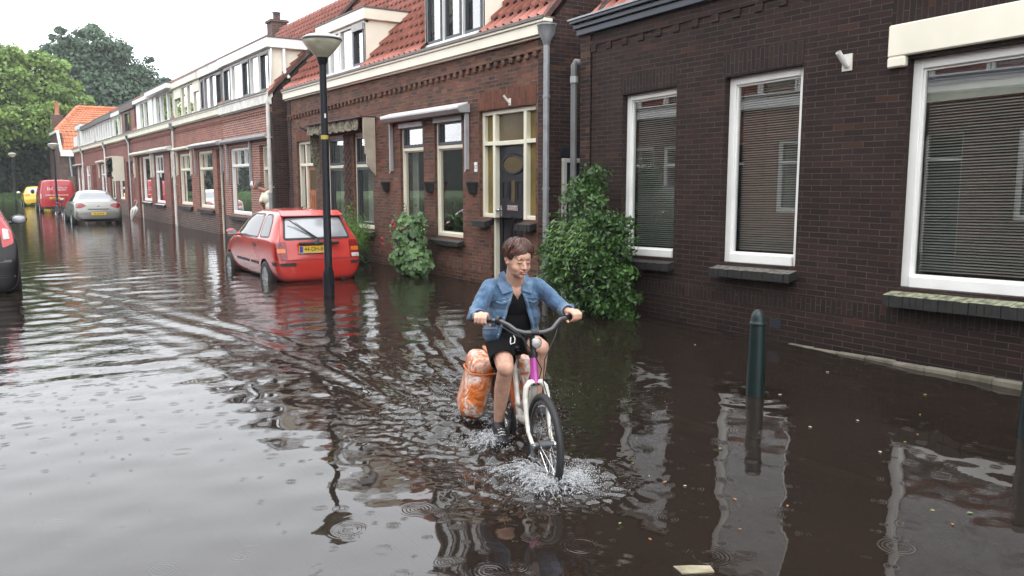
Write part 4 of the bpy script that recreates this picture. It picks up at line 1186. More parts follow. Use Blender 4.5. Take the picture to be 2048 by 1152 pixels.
H.dormer(25.5, 28.2, 3.86, 5.16, FS, 3.84, M['grey_metal'], fm=M['white_dirty'], band=.26, wins=((25.55, 26.2, 'd'), (26.25, 27.0, 'c'), (27.05, 27.75, 'c'), (27.8, 28.15, 'd')))
H.dormer(28.3, 32.35, 3.86, 5.14, FS, 3.84, M['cream'], band=.22, wins=((28.4, 29.2, 's'), (29.25, 30.1), (30.2, 31.0), (31.1, 32.2, 's')))
b = MB(); b.tube([(.6, 29.6, 5.1), (.6, 29.6, 5.45)], .07, 8); H.part(b, 'vent_pipe', M['lead'])

H = far_house('terraced house with two cream awnings, red chairs in its windows and a white door post', 32.30, 40.60, 'brick_maroon', 'brick_plinth',
              [(34.6, 36.42, .76, 2.66), (37.35, 39.25, .80, 2.68), (32.5, 33.5, -.4, 2.72), (39.5, 40.35, -.4, 2.7)], dormers=[(32.4, 40.2)])
H.window(34.6, 36.42, .76, 2.66, rec=.05, m=M['white'], transoms=(2.0,), top_mullions=(35.0,))
H.window(37.35, 39.25, .80, 2.68, rec=.05, m=M['white'])
for a in (34.8, 37.9):
    b = MB(); b.box(.5, .95, a, a+.75, .3, 1.45); H.part(b, 'red_chair', mat('red_chair', (.55, .05, .06), .6), None, bevel=.1)
H.door(32.5, 33.5, GROUND, 2.72, leaf=M['white_dirty'], m=M['white_dirty']); H.door(39.5, 40.35, GROUND, 2.7, leaf=M['wood_red'], transom=2.0)
H.sill(34.6, 36.42, .75, m=M['white'], out=.08); H.sill(37.35, 39.25, .79, m=M['white'], out=.08)
H.awning_box(32.7, 36.6, 2.76, 2.92, out=.26, m=M['white_dirty'], top=M['white_dirty'], arms=(32.8, 36.5), arm_z=1.8)
H.awning_box(36.9, 41.0, 2.76, 2.90, out=.24, m=M['cream'], top=M['cream'], arms=(40.9, 37.0), arm_z=1.8)
H.dormer(32.45, 36.2, 3.86, 5.16, FS, 3.84, M['white'], band=.18, over=.26, wins=((32.5, 33.4), (33.5, 34.6, 'c'), (34.8, 35.6), (35.7, 36.15, 'p')))
H.dormer(36.3, 40.1, 3.86, 5.14, FS, 3.84, M['white'], band=.16, over=.12, wins=((36.35, 37.2, 'p'), (37.3, 38.2), (38.3, 39.2), (39.3, 40.0, 'p')))

H = far_house('maroon brick terraced house with reddish wooden door panel and brown dormer', 40.60, 46.9, 'brick_maroon', 'brick_plinth',
              [(41.2, 43.4, -.4, 2.55), (44.3, 45.9, .75, 2.0)], dormers=[(40.3, 46.9)])
H.door(41.2, 43.4, GROUND, 2.55, leaf=M['wood_red'], m=M['wood_red'], transom=1.95)
H.window(44.3, 45.9, .75, 2.0, rec=.05, m=M['white'], curtain=[(44.4, 45.0, M['curtain'])])
b = MB(); b.box(-.5, 0, 44.1, 46.6, 2.80, 2.84); cn = H.part(b, 'canopy', M['white_dirty'])
b = MB(); b.box(-.5, 0, 44.1, 44.14, 1.65, 2.8); H.part(b, 'canopy_side', M['cream'], cn)
b = MB(); rr = random.Random(3)
for k in range(60): b.sphere((-.3+rr.uniform(-.1, .1), 46.5-rr.uniform(0, 2.3) if k % 3 else 46.5, 2.7-rr.uniform(0, .25) if k % 3 else 2.7-rr.uniform(0, .9)), rr.uniform(.05, .1), 6, 4)
H.part(b, 'climbing_plant', M['foliage_core'])
H.downpipe(42.2, 3.66, m=M['zinc'], swan=-.35, hopper=M['zinc_dark'])
H.dormer(40.4, 44.1, 3.86, 5.2, FS, 3.84, M['wood_red'], fm=mat('brown_board', (.09, .065, .055), .6), band=.32, wins=((40.6, 41.6, 'p'), (41.8, 43.2, 'd'), (43.3, 44.0, 'p')))
H.dormer(44.3, 46.9, 3.86, 5.05, FS, 3.84, M['white'], band=.2, wins=((44.4, 45.3, 'c'), (45.4, 46.8, 'c')), fm=M['white'])

H = far_house('terraced house with white framed doorway and long black edged dormer', 46.9, 53.6, 'brick_maroon', 'brick_plinth',
              [(47.1, 48.9, -.4, 2.5), (50.2, 52.4, .75, 2.60)], dormers=[(46.9, 53.6)])
H.door(47.1, 48.0, GROUND, 2.5, leaf=M['white_dirty'], m=M['cream']); H.door(48.0, 48.9, GROUND, 2.5, leaf=M['door_dark'], m=M['cream'], transom=1.95)
H.window(50.2, 52.4, .75, 2.6, rec=.05, m=M['white'], transoms=(2.0,), top_mullions=(51.3,))
H.awning_box(49.8, 52.8, 2.66, 2.78, m=M['cream'], top=M['cream'], arms=(52.7, 49.9))
H.downpipe(50.0, 3.66, m=M['pvc'], swan=-.35, hopper=M['zinc'])
H.dormer(47.0, 53.5, 3.86, 5.12, FS, 3.84, M['white'], fm=M['lead'], band=.26, wins=tuple((47.1+k*.9, 47.9+k*.9, 'c' if k % 2 else '') for k in range(7)))

H = far_house('terraced house with pinkish white paired door frames', 53.6, 60.1, 'brick_maroon', 'brick_plinth',
              [(54.2, 55.0, -.4, 2.6), (55.1, 55.9, -.4, 2.6), (57.0, 59.0, .75, 2.60)], dormers=[(53.6, 60.1)])
H.door(54.2, 55.0, GROUND, 2.6, leaf=M['white_dirty'], m=M['white_dirty']); H.door(55.1, 55.9, GROUND, 2.6, leaf=M['white_dirty'], m=M['white_dirty'], transom=2.0)
H.window(57.0, 59.0, .75, 2.6, rec=.05, m=M['white'], transoms=(2.0,))
H.dormer(53.7, 60.0, 3.86, 5.08, FS, 3.84, M['white'], fm=M['lead'], band=.24, wins=tuple((53.8+k*1.0, 54.7+k*1.0, 'c' if k % 2 else '') for k in range(6)))
H.downpipe(60.0, 3.66, m=M['pvc'], swan=-.35, hopper=M['zinc'])

H = far_house('farthest terraced house of the row with a white roof balcony box', 60.1, 65.0, 'brick_maroon', 'brick_plinth',
              [(60.6, 62.0, .75, 2.60), (62.6, 63.8, .75, 2.6), (64.1, 64.8, -.4, 2.6)], dormers=[(60.1, 62.6)], gable_far=True)
H.window(60.6, 62.0, .75, 2.6, rec=.05, m=M['white'], transoms=(2.0,)); H.window(62.6, 63.8, .75, 2.6, rec=.05, m=M['white'], transoms=(2.0,)); H.door(64.1, 64.8, GROUND, 2.6, leaf=M['door_dark'], m=M['white'])
H.awning_box(60.3, 64.5, 2.66, 2.76, m=M['grey_metal'], arms=(60.4, 62.3))
H.dormer(60.2, 62.7, 3.86, 5.3, FS, 3.84, M['white'], band=.3, wins=((60.3, 61.5, 'p'), (61.5, 62.6)))
b = MB(); b.box(.0, 1.2, 62.9, 64.8, 3.86, 4.65); H.part(b, 'balcony_box', M['white'])

# gate in the gap between the terraces
b = MB(); b.box(6.95, 7.0, 20.27, 20.78, GROUND, 1.45)
for k in range(6): b.box(6.94, 6.95, 20.28+k*.085, 20.355+k*.085, GROUND, 1.43)
tag(b.build('garden_gate', M['wood_fence']), 'reddish brown plank gate closing the narrow gap between two terraces', 'gate')

# ------------------------------------------------------------------ the house with the orange roof at the end
H = House('corner_house', 'detached dark clad house with bright orange tiled roof at the street end', 0.0, 1)
b = MB(); b.box(6.2, 13, 70.1, 77.8, -.4, 3.72); H.part(b, 'wall', M['grey_clad'])
b = MB(); b.box(6.12, 6.4, 70.06, 77.9, -.4, 5.2); b.box(6.1, 6.95, 70.0, 70.1, -.4, 3.7); H.part(b, 'brick_end', M['brick_plinth'])
def tiled(p00, p10, p11, p01, nc, nr, name, parent):
    p00, p10, p11, p01 = map(Vector, (p00, p10, p11, p01)); nrm = (p10-p00).cross(p01-p00).normalized()
    b = MB()
    for r in range(nr):
        for c in range(nc):
            def P(u, v, h): return tuple((p00*(1-u)+p10*u)*(1-v)+(p01*(1-u)+p11*u)*v + nrm*h)
            u0, u1, v0, v1 = c/nc, (c+.92)/nc, r/nr, (r+1)/nr; um = (u0+u1)/2
            b.quad(P(u0, v0, .02), P(um, v0, .07), P(um, v1, .03), P(u0, v1, -.01)); b.quad(P(um, v0, .07), P(u1, v0, .02), P(u1, v1, -.01), P(um, v1, .03))
            b.quad(P(u1, v0, .02), P((c+1)/nc, v0, -.02), P((c+1)/nc, v1, -.04), P(u1, v1, -.01))
    return H.part(b, name, M['tile_orange'], parent)
rf = tiled((6.2, 69.9, 3.95), (13, 69.9, 3.95), (13, 70.7, 5.36), (6.05, 70.7, 5.36), 26, 5, 'roof', None)
tiled((6.05, 70.7, 5.36), (13, 70.7, 5.36), (13, 74, 7.42), (7.95, 74, 7.42), 24, 11, 'upper_roof_slope', rf)
b = MB(); b.add([(6.05, 70.7, 5.36), (6.05, 77.3, 5.36), (7.95, 74, 7.42), (13, 74, 7.42), (13, 77.3, 5.36)], [(0, 2, 1), (1, 2, 3, 4)]); H.part(b, 'rear_slope', M['tile_orange'], rf)
b = MB(); k = 0
for k in range(9):
    t = k/9; q = (k+1)/9; f = lambda t: (6.05+1.9*t, 70.7+3.3*t, 5.40+2.06*t); b.tube([f(t), f(q)], [.16, .13], 8)
for k in range(14): b.tube([(7.95+k*.36, 74, 7.46), (8.31+k*.36, 74, 7.46)], [.15, .13], 8)
H.part(b, 'ridge_tiles', M['tile_orange'], rf, smooth=True)
b = MB(); b.add([(6.0, 69.85, 5.4), (6.18, 69.85, 5.4), (6.36, 69.85, 3.8), (6.18, 69.85, 3.8), (6.0, 70.05, 5.4), (6.18, 70.05, 5.4), (6.36, 70.05, 3.8), (6.18, 70.05, 3.8)], [(0, 1, 2, 3), (7, 6, 5, 4), (0, 4, 5, 1), (1, 5, 6, 2), (2, 6, 7, 3), (3, 7, 4, 0)])
b.box(5.98, 6.1, 70, 77, 5.22, 5.4); b.box(6.2, 9.0, 69.75, 69.95, 3.5, 3.95); H.part(b, 'bargeboard', M['white'])
b = MB(); b.tube([(6.78, 69.95, 3.6), (6.9, 69.95, 1.2), (6.95, 69.95, GROUND)], .06, 8); H.part(b, 'downpipe', M['zinc'])
b = MB(); b.box(7.2, 8.9, 69.98, 70.08, 1.2, 2.6); fr = H.part(b, 'window', M['white'])
b = MB(); b.box(7.35, 8.7, 69.96, 69.98, 1.35, 2.0); H.part(b, 'pane', M['sash_dark'], fr)
b = MB(); b.box(6.15, 6.85, 73.4, 74.2, 4.6, 6.75); ch = H.part(b, 'chimney', M['brick_plinth'])
b = MB(); b.lathe([(.22, 0), (.16, .15), (.15, .9), (.18, 1.0), (0, 1.0)], (6.5, 73.8, 6.75), 12); H.part(b, 'chimney_pot', M['terracotta'], ch, smooth=True)
b = MB(); 
for k in range(20): b.box(6.55+.0, 6.62, 65.3+k*.24, 65.52+k*.24, GROUND, 2.0-.0*k)
b.box(6.6, 6.64, 65.2, 70, .3, .4); b.box(6.6, 6.64, 65.2, 70, 1.5, 1.6)
tag(b.build('board_fence', mat('fence_brown', (.10, .07, .055), .8)), 'brown board fence between the terrace and the orange roofed house', 'fence')

# ------------------------------------------------------------------ across the street (seen only in the window panes and puddles)
for i, (a0, lab) in enumerate(((-7.0, 'reflected'), (-1.0, 'reflected'), (5.0, 'reflected'), (11.0, 'reflected'), (17.0, 'reflected'), (23.0, 'reflected'))):
    a1 = a0+6.0
    H = House('opposite_house', 'brick terraced house across the street with white dormer, mirrored in the window panes', -4.2, -1, group='houses across the street')
    H.wall(a0, a1, -.4, 3.62, [(a0+.5, a0+1.8, .8, 2.7), (a0+2.2, a0+3.5, .8, 2.7), (a0+4.6, a0+5.5, -.3, 2.7)], M['brick_red2' if i % 2 else 'brick_mid'])
    H.window(a0+.5, a0+1.8, .8, 2.7, m=M['white'], transoms=(2.1,), curtain=[(a0+.6, a0+1.0, M['curtain'])], fw=.09)
    H.window(a0+2.2, a0+3.5, .8, 2.7, m=M['white'], transoms=(2.1,), curtain=[(a0+3.0, a0+3.4, M['curtain'])], fw=.09)
    H.door(a0+4.6, a0+5.5, GROUND, 2.7, leaf=M['door_dark'], m=M['white'], transom=2.1)
    H.room(a0, a1, 0, 3.3)
    H.fascia(a0, a1, 3.55, 3.85, M['white'], out=.16)
    b = MB(); b.quad((0, a0, 3.85), (0, a1, 3.85), (2.5, a1, 6.5), (2.5, a0, 6.5)); b.quad((2.5, a0, 6.5), (2.5, a1, 6.5), (5, a1, 3.85), (5, a0, 3.85)); H.part(b, 'roof', M['tile_far'])
    H.dormer(a0+.5, a1-.5, 3.88, 5.2, FS, 3.85, M['white'], wins=((a0+.6, a0+1.7, 'c'), (a0+1.8, a0+2.9), (a0+3.0, a0+4.1, 'c'), (a0+4.2, a0+5.4)))
# ------------------------------------------------------------------ street furniture
def street_lamp(x, y, label, detail=True):
    o = empty('street_lamp', (x, y, GROUND), 0, label, 'street lamp', 'street lamps along the kerb')
    b = MB(); b.lathe([(.078, 0), (.078, .42), (.074, .47), (.056, .52), (.047, 3.38), (.0, 3.38)], (0, 0, 0), 20); b.box(-.03, .03, -.082, -.07, .60-.3, .60-.05)
    b.build('pole', M['lamp_black'], o, smooth=True)
    b = MB(); b.lathe([(.048, 3.34), (.06, 3.36), (.075, 3.42), (.085, 3.455), (.0, 3.455)], (0, 0, 0), 20); b.build('lamp_collar', M['lamp_black'], o, smooth=True)
    b = MB(); b.lathe([(.08, 3.44), (.13, 3.49), (.19, 3.55), (.235, 3.61), (.262, 3.655), (.264, 3.69), (.25, 3.695)], (0, 0, 0), 32)
    b.build('lamp_shade', M['lamp_shade'], o, smooth=True)
    b = MB(); b.lathe([(.266, 3.683), (.270, 3.69), (.266, 3.70), (.20, 3.735), (.11, 3.757), (.0, 3.765)], (0, 0, 0), 32); b.build('lamp_cap', M['grey_metal'], o, smooth=True)
    b = MB(); b.lathe([(.264, 3.664), (.271, 3.666), (.272, 3.684), (.262, 3.686)], (0, 0, 0), 32); b.build('shade_rim', M['sash_dark'], o, smooth=True)
    if detail:
        b = MB(); b.lathe([(.0515, 2.33), (.0525, 2.33), (.0525, 2.385), (.0515, 2.385)], (0, 0, 0), 20); b.build('yellow_sticker', mat('sticker', (.45, .35, .06), .5), o, smooth=True)
        b = MB(); b.box(-.014, .008, -.0525, -.049, 2.62, 2.68); b.build('white_tag', M['white_dirty'], o)
    return o
street_lamp(4.25, 11.13, 'tall black street lamp in front of the red hatchback')
street_lamp(4.09, 49.6, 'street lamp with parked bicycle at its foot beside the red van', False)
street_lamp(3.01, 67.4, 'distant street lamp left of the yellow car', False)

def bollard(x, y, label):
    o = empty('bollard', (x, y, GROUND), 0, label, 'bollard', 'green bollards on the pavement')
    b = MB(); b.lathe([(.070, 0), (.066, .3), (.056, .66), (.055, .675)], (0, 0, 0), 28); b.build('post', M['bollard'], o, smooth=True)
    b = MB(); b.lathe([(.055, .675), (.062, .68), (.063, .695), (.057, .703), (.055, .72), (.048, .755), (.034, .78), (.018, .793), (0, .797)], (0, 0, 0), 28); b.build('cap', M['bollard'], o, smooth=True)
    return o
bollard(4.89, 4.04, 'dark green bollard standing whole in view before the middle blinds window')
bollard(5.50, 2.38, 'dark green bollard cut off by the right edge below the big window')

# ------------------------------------------------------------------ the closed umbrella, floating scraps
o = empty('umbrella', (5.95, 38.0, 0), 0, 'closed white umbrella leaning point down by a drainpipe', 'umbrella')
b = MB(); n = 16; pts = []; prof = [(0, .012), (.1, .03), (.3, .085), (.5, .13), (.62, .145), (.72, .12), (.80, .05), (.84, .02)]
tilt = lambda t: (.05*t*2, .0, .02+t)
vs = []
for (t, r) in prof:
    for k in range(n):
        a = 2*math.pi*k/n; rr = r*(1+.25*math.cos(8*a)); vs.append((-.15+.32*t+rr*math.cos(a), rr*math.sin(a), -.05+t*.92))
b.add(vs, [(i*n+k, i*n+(k+1) % n, (i+1)*n+(k+1) % n, (i+1)*n+k) for i in range(len(prof)-1) for k in range(n)])
b.build('canopy', M['white'], o, smooth=True)
b = MB(); b.tube([(-.16, 0, -.1), (.14, 0, .78), (.17, 0, .88), (.20, 0, .96), (.17, 0, 1.02), (.11, 0, 1.02), (.08, 0, .97)], .016, 8); b.build('handle', M['white_dirty'], o, smooth=True); o.scale = (.82, .82, .82)

def scrap(name, pts, z, m, label, cat):
    b = MB(); n = len(pts)
    b.add([(p[0], p[1], z+(.004 if i % 2 else 0)) for i, p in enumerate(pts)]+[(p[0], p[1], z-.004) for p in pts],
          [tuple(range(n)), tuple(range(2*n-1, n-1, -1))]+[(i, i+n, (i+1) % n+n, (i+1) % n) for i in range(n)])
    return tag(b.build(name, m), label, cat)
scrap('cardboard_piece', [(2.365, 2.345), (2.425, 2.305), (2.498, 2.262), (2.468, 2.212), (2.40, 2.25), (2.345, 2.275)], .006, M['cardboard'], 'torn piece of pale cardboard floating at the bottom edge', 'cardboard')
rl = random.Random(21)
leafc = [mat('leaf_yellow', (.45, .33, .06), .5), mat('leaf_brown', (.30, .13, .04), .5), mat('leaf_green', (.16, .26, .06), .5), mat('leaf_pale', (.60, .58, .48), .5)]
cols = ['yellow', 'orange brown', 'green', 'pale']
spots = [(1085, 730, 1), (1197, 680, 0), (1265, 928, 2), (1330, 965, 1), (1300, 1080, 1), (1480, 1060, 1), (1575, 1013, 1), (1715, 842, 3), (1840, 830, 0), (1850, 790, 0), (1835, 870, 1), (1810, 885, 0),
         (1905, 1050, 1), (1940, 1027, 2), (1865, 1022, 0), (1370, 973, 3), (1240, 1048, 2), (1440, 898, 0), (1020, 725, 0), (1110, 1000, 2), (1470, 1000, 1), (1560, 790, 3), (1620, 855, 3), (1390, 690, 3), (1500, 720, 3), (1760, 905, 3), (1655, 745, 3)]
def px2water(x, y):       # where these scraps lie on the water (surveyed once from the photograph)
    f = 1643.0; p = math.atan(212/f); yw = R(33.56)
    fh = Vector((math.sin(yw), math.cos(yw), 0)); rt = Vector((math.cos(yw), -math.sin(yw), 0)); Z = Vector((0, 0, 1))
    F = fh*math.cos(p)-Z*math.sin(p); U = fh*math.sin(p)+Z*math.cos(p)
    d = F+rt*((x-1024)/f)+U*((576-y)/f); t = -1.6/d.z
    return d.x*t, d.y*t
for (px, py, c) in spots:
    x, y = px2water(px, py); r = rl.uniform(.008, .014); a0 = rl.uniform(0, 6.28)
    b = MB(); pr = [(1, 0), (.55, .42), (0, .5), (-.6, .35), (-1, 0), (-.6, -.35), (0, -.5), (.55, -.42)]
    vs = [(x+r*(q[0]*math.cos(a0)-q[1]*math.sin(a0)), y+r*(q[0]*math.sin(a0)+q[1]*math.cos(a0)), .005+.003*abs(q[1])) for q in pr]
    n = 8; b.add(vs+[(v[0], v[1], v[2]-.002) for v in vs], [tuple(range(n)), tuple(range(2*n-1, n-1, -1))]+[(i, i+n, (i+1) % n+n, (i+1) % n) for i in range(n)])
    tag(b.build('fallen_leaf', leafc[c]), 'small %s leaf or petal drifting on the flood water in the near right' % cols[c], 'leaf', 'scraps of %s leaf drifting on the water' % cols[c])

# ------------------------------------------------------------------ plants
def leaves_mesh(name, pos, nrm, size, m, parent=None, aspect=2.0, lobed=False, jit=.9, seed=1, droop=0.0):
    """one small folded leaf per position, oriented roughly along nrm"""
    rng = np.random.default_rng(seed); n = len(pos)
    nv = nrm + rng.normal(0, jit, (n, 3)); nv /= np.linalg.norm(nv, axis=1, keepdims=True)+1e-9
    t = rng.normal(0, 1, (n, 3)); t[:, 2] -= droop; t -= nv*np.sum(t*nv, 1, keepdims=True); t /= np.linalg.norm(t, axis=1, keepdims=True)+1e-9
    s = np.cross(nv, t); sz = size*rng.uniform(.6, 1.35, (n, 1))
    if lobed:
        k = 10; ang = np.linspace(0, 2*np.pi, k, endpoint=False); rad = np.where(np.arange(k) % 2 == 0, 1.0, .66)
        V = np.stack([pos + sz*.5*rad[i]*(math.cos(ang[i])*t+math.sin(ang[i])*s) + nv*sz*(.10*(i % 2)-.05) for i in range(k)], 1)
        V = np.concatenate([pos[:, None, :]-(nv*sz*.08)[:, None, :], V], 1)
        base = np.arange(n)*(k+1)
        F = np.concatenate([np.stack([base, base+1+i, base+1+(i+1) % k], -1) for i in range(k)])
        return np_mesh(name, V.reshape(-1, 3), F, m, parent)
    a = pos - t*sz*.5; c = pos + t*sz*.5; w = sz/aspect*.5
    b1 = pos + s*w + nv*w*.35; b2 = pos - s*w + nv*w*.35
    V = np.stack([a, b1, c, b2], 1).reshape(-1, 3); base = np.arange(n)*4
    F = np.concatenate([np.stack([base, base+1, base+2], -1), np.stack([base, base+2, base+3], -1)])
    return np_mesh(name, V, F, m, parent)

def cloud(clumps, n, seed, shell=.55):
    """points spread in ellipsoid clumps, denser toward each skin; returns pos and outward normal"""
    rng = np.random.default_rng(seed); vol = np.array([c[1][0]*c[1][1]*c[1][2] for c in clumps])**.67; vol /= vol.sum()
    P = []; Nn = []
    for c, v in zip(clumps, vol):
        k = max(4, int(n*v)); d = rng.normal(0, 1, (k, 3)); d /= np.linalg.norm(d, axis=1, keepdims=True)
        r = (shell + (1-shell)*rng.uniform(0, 1, (k, 1))**.6)*rng.normal(1, .07, (k, 1))
        P.append(np.array(c[0])+d*r*np.array(c[1])); Nn.append(d)
    return np.concatenate(P), np.concatenate(Nn)

# big shrub against the wall between the houses
M['shrub_leaf'] = leaf_mat('shrub_leaf', (.010, .028, .008), (.085, .20, .035), .35, .3, 2.2)
M['fern_leaf'] = leaf_mat('fern_leaf', (.04, .09, .02), (.16, .30, .07), .35, .3, 2)
sh = empty('shrub', (6.3, 7.9, GROUND), 0, 'large leafy green shrub growing against the wall beside the drainpipes', 'shrub')
rr = np.random.default_rng(4)
cl = []
for (px_, y_, z_, rx, ry, rz) in ((0, 0, .75, .42, .55, .45), (.05, .25, .45, .40, .45, .40), (0, -.3, .45, .42, .5, .38), (.05, .1, 1.15, .30, .42, .35), (.1, .15, 1.5, .2, .26, .25), (.1, -.35, .9, .3, .35, .3), (.05, .45, .85, .26, .28, .35), (.15, .05, 1.75, .12, .14, .14), (0, .45, 1.15, .26, .28, .25), (0, -.45, 1.12, .26, .28, .25), (.05, .62, .55, .25, .25, .4), (0, -.55, .45, .3, .3, .4), (.05, -.2, 1.32, .22, .3, .2)):
    cl.append(((px_, y_, z_), (rx, ry, rz)))
    for k in range(7):
        d = rr.normal(0, 1, 3); d /= np.linalg.norm(d); s = rr.uniform(.10, .2)
        cl.append(((px_+d[0]*rx*.9, y_+d[1]*ry*.9, max(.2, z_+d[2]*rz*.95)), (s, s, s*.7)))
pos, nn = cloud(cl, 9500, 8, .3)
k = (pos[:, 0] < .47) & (pos[:, 2] > .1); pos, nn = pos[k], nn[k]
leaves_mesh('foliage', pos, nn+np.array([-.2, -.2, .5]), .062, M['shrub_leaf'], sh, aspect=1.9, seed=3, droop=.4)
b = MB()
for k in range(26):
    a = rr.uniform(0, 6.28); q = rr.uniform(.2, 1); b.tube([(rr.uniform(-.1, .1), rr.uniform(-.15, .15), 0), (.2*q*math.cos(a), .3*q*math.sin(a), .5), (.33*q*math.cos(a)*.8+.05, .5*q*math.sin(a), rr.uniform(.8, 1.6))], [.014, .009, .004], 5)
b.build('branches', M['bark'], sh)
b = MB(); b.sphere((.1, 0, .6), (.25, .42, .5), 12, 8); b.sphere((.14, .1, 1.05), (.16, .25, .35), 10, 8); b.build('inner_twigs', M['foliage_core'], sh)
# compound-leaved sprays hanging over the front
P2 = []; N2 = []
for k in range(26):
    y0 = rr.uniform(-.45, .2); z0 = rr.uniform(.95, 1.28); dx = -.42; L_ = rr.uniform(.28, .42); dy = rr.uniform(-.22, .22)
    for j in range(9):
        t = j/8; c = np.array([-.30-.14*t, y0+dy*t, z0+.10*math.sin(t*2.6)-.30*t*t*L_/.3])
        for s in (-1, 1): P2.append(c+np.array([0, s*.035, -.01])); N2.append((-.5, 0, .8))
leaves_mesh('sprays', np.array(P2), np.array(N2), .075, M['fern_leaf'], sh, aspect=3.2, jit=.25, seed=5, droop=.8)

# hollyhock with lobed leaves and dark red flowers
M['holly_leaf'] = leaf_mat('holly_leaf', (.022, .055, .018), (.15, .27, .085), .5, .25, 3)
hk = empty('hollyhock', (6.5, 12.75, GROUND), 0, 'hollyhock with broad lobed leaves and a few red flowers under the windows', 'plant')
cl = [((-.12, .0, .42), (.30, .44, .30)), ((-.1, .1, .75), (.24, .36, .28)), ((-.05, .2, 1.0), (.18, .28, .16)), ((-.15, -.25, .35), (.25, .3, .25)), ((-.1, .5, .42), (.18, .22, .2)), ((0, .55, .95), (.06, .1, .28)), ((0, -.15, 1.05), (.06, .08, .18))]
pos, nn = cloud(cl, 900, 9, .7)
k = pos[:, 0] < .27; pos, nn = pos[k], nn[k]
leaves_mesh('leaves', pos, nn+np.array([-.7, -.5, .5]), .115, M['holly_leaf'], hk, lobed=True, jit=.45, seed=7)
P2 = []; b = MB()
for (y_, h_, lean) in ((.66, 1.30, .14), (.30, 1.35, .04), (.05, 1.45, -.05), (-.18, 1.2, -.1), (.5, 1.1, .2), (-.3, 1.05, -.12), (.8, .95, .25)):
    b.tube([(0, y_*.5, 0), (-.02, y_, h_*.6), (-.05, y_+lean, h_)], [.012, .009, .004], 5)
    for j in range(14):
        t = .5+.5*j/13; P2.append((-.05+rr.normal(0, .03), y_+lean*(t-.5)*2+rr.normal(0, .035), h_*t))
b.build('stems', mat('stem', (.10, .14, .05), .6), hk)
leaves_mesh('buds', np.array(P2), np.tile(np.array([-.5, -.3, .6]), (len(P2), 1)), .065, M['holly_leaf'], hk, aspect=1.5, jit=.7, seed=8)
for (y_, z_, r_) in ((.42, 1.02, .05), (.36, .96, .035), (.86, .72, .045), (.83, .62, .035), (.07, .68, .03), (-.05, .95, .028)):
    f = MB(); f.lathe([(0, .0), (.5*r_, .004), (r_, .02), (.92*r_, .026), (.45*r_, .008), (0, .006)], (-.30, y_, z_), 9, axis='x')
    f.build('flower', mat('red_petal', (.30, .012, .02), .6), hk, smooth=False)

# feathery green bush behind the red car
M['feather'] = leaf_mat('feather', (.04, .095, .018), (.19, .36, .07), .5, .35, 2.5)
fb = empty('feathery_bush', (6.42, 15.45, GROUND), 0, 'feathery light green bush behind the red car below the trellis', 'bush')
P2 = []; N2 = []
for k in range(300):
    a = rr.uniform(0, 6.28); q = rr.uniform(0, 1)**.5; base = np.array([.15*q*math.cos(a), .2*q*math.sin(a), .05]); L_ = rr.uniform(.8, 1.35)*(1.15-.35*q)
    tip = np.array([.38*q*math.cos(a), .75*q*math.sin(a)+.1, L_])
    for j in range(15):
        t = .25+.75*j/14; c = base+(tip-base)*t+np.array([0, 0, -.12*q*t*t]); P2.append(c+rr.normal(0, .022, 3)); N2.append((math.cos(a), math.sin(a), .2))
P2 = np.array(P2); N2 = np.array(N2); k = P2[:, 0] < .33
leaves_mesh('fronds', P2[k], N2[k], .085, M['feather'], fb, aspect=7, jit=.8, seed=12)
pos, nn = cloud([((-.05, .0, .28), (.32, .62, .26)), ((-.05, .5, .3), (.25, .35, .2))], 1500, 14, .5)
leaves_mesh('low_leaves', pos, nn, .06, leaf_mat('low_leaf', (.012, .03, .01), (.05, .10, .03)), fb, seed=13)
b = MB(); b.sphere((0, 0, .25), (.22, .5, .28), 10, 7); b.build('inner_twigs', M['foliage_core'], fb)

# ------------------------------------------------------------------ trees at the street end
def tree(name, label, base, H_, crown, nleaf, size, m, seed, trunk_r=.3, core=.62, sub=9, subs=.34, jit=.8):
    o = empty(name, base, 0, label, 'tree', 'trees at the end of the street')
    rg = np.random.default_rng(seed)
    b = MB(); b.tube([(0, 0, 0), (.1, .1, H_*.25), (-.1, .1, H_*.55), (0, 0, H_*.8)], [trunk_r, trunk_r*.8, trunk_r*.5, trunk_r*.15], 8)
    for c in crown[:9]:
        z0 = H_*rg.uniform(.2, .45); b.tube([(0, .05, z0), (c[0][0]*.55, c[0][1]*.5, (z0+c[0][2])*.5), tuple(c[0])], [trunk_r*.4, trunk_r*.22, .04], 6)
    b.build('trunk', M['bark'], o, smooth=True)
    cl = []
    for (c, r) in crown:
        cl.append((c, tuple(q*.86 for q in r)))
        for k in range(sub):
            d = rg.normal(0, 1, 3); d /= np.linalg.norm(d); d[1] = -abs(d[1]) if rg.uniform() < .7 else d[1]; s = rg.uniform(.5, 1.1)*subs
            cl.append(((c[0]+d[0]*r[0]*.92, c[1]+d[1]*r[1]*.92, c[2]+d[2]*r[2]*.92), (r[0]*s, r[1]*s, r[2]*s*.75)))
    pos, nn = cloud(cl, nleaf, seed, .35)
    pos = pos[pos[:, 2] > .1]; nn = nn[:len(pos)]
    leaves_mesh('crown', pos, nn+np.array([0, -.3, .6]), size, m, o, aspect=1.5, jit=jit, seed=seed)
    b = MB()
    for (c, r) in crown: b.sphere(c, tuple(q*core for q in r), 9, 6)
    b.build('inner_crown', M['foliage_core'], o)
    return o
M['tree_light'] = leaf_mat('tree_light', (.05, .10, .022), (.34, .50, .12), .5, .35, .3)
M['tree_dark'] = leaf_mat('tree_dark', (.022, .048, .028), (.12, .20, .11), .55, .25, .3)
M['tree_mid'] = leaf_mat('tree_mid', (.02, .05, .025), (.11, .18, .08), .55, .2, .3)
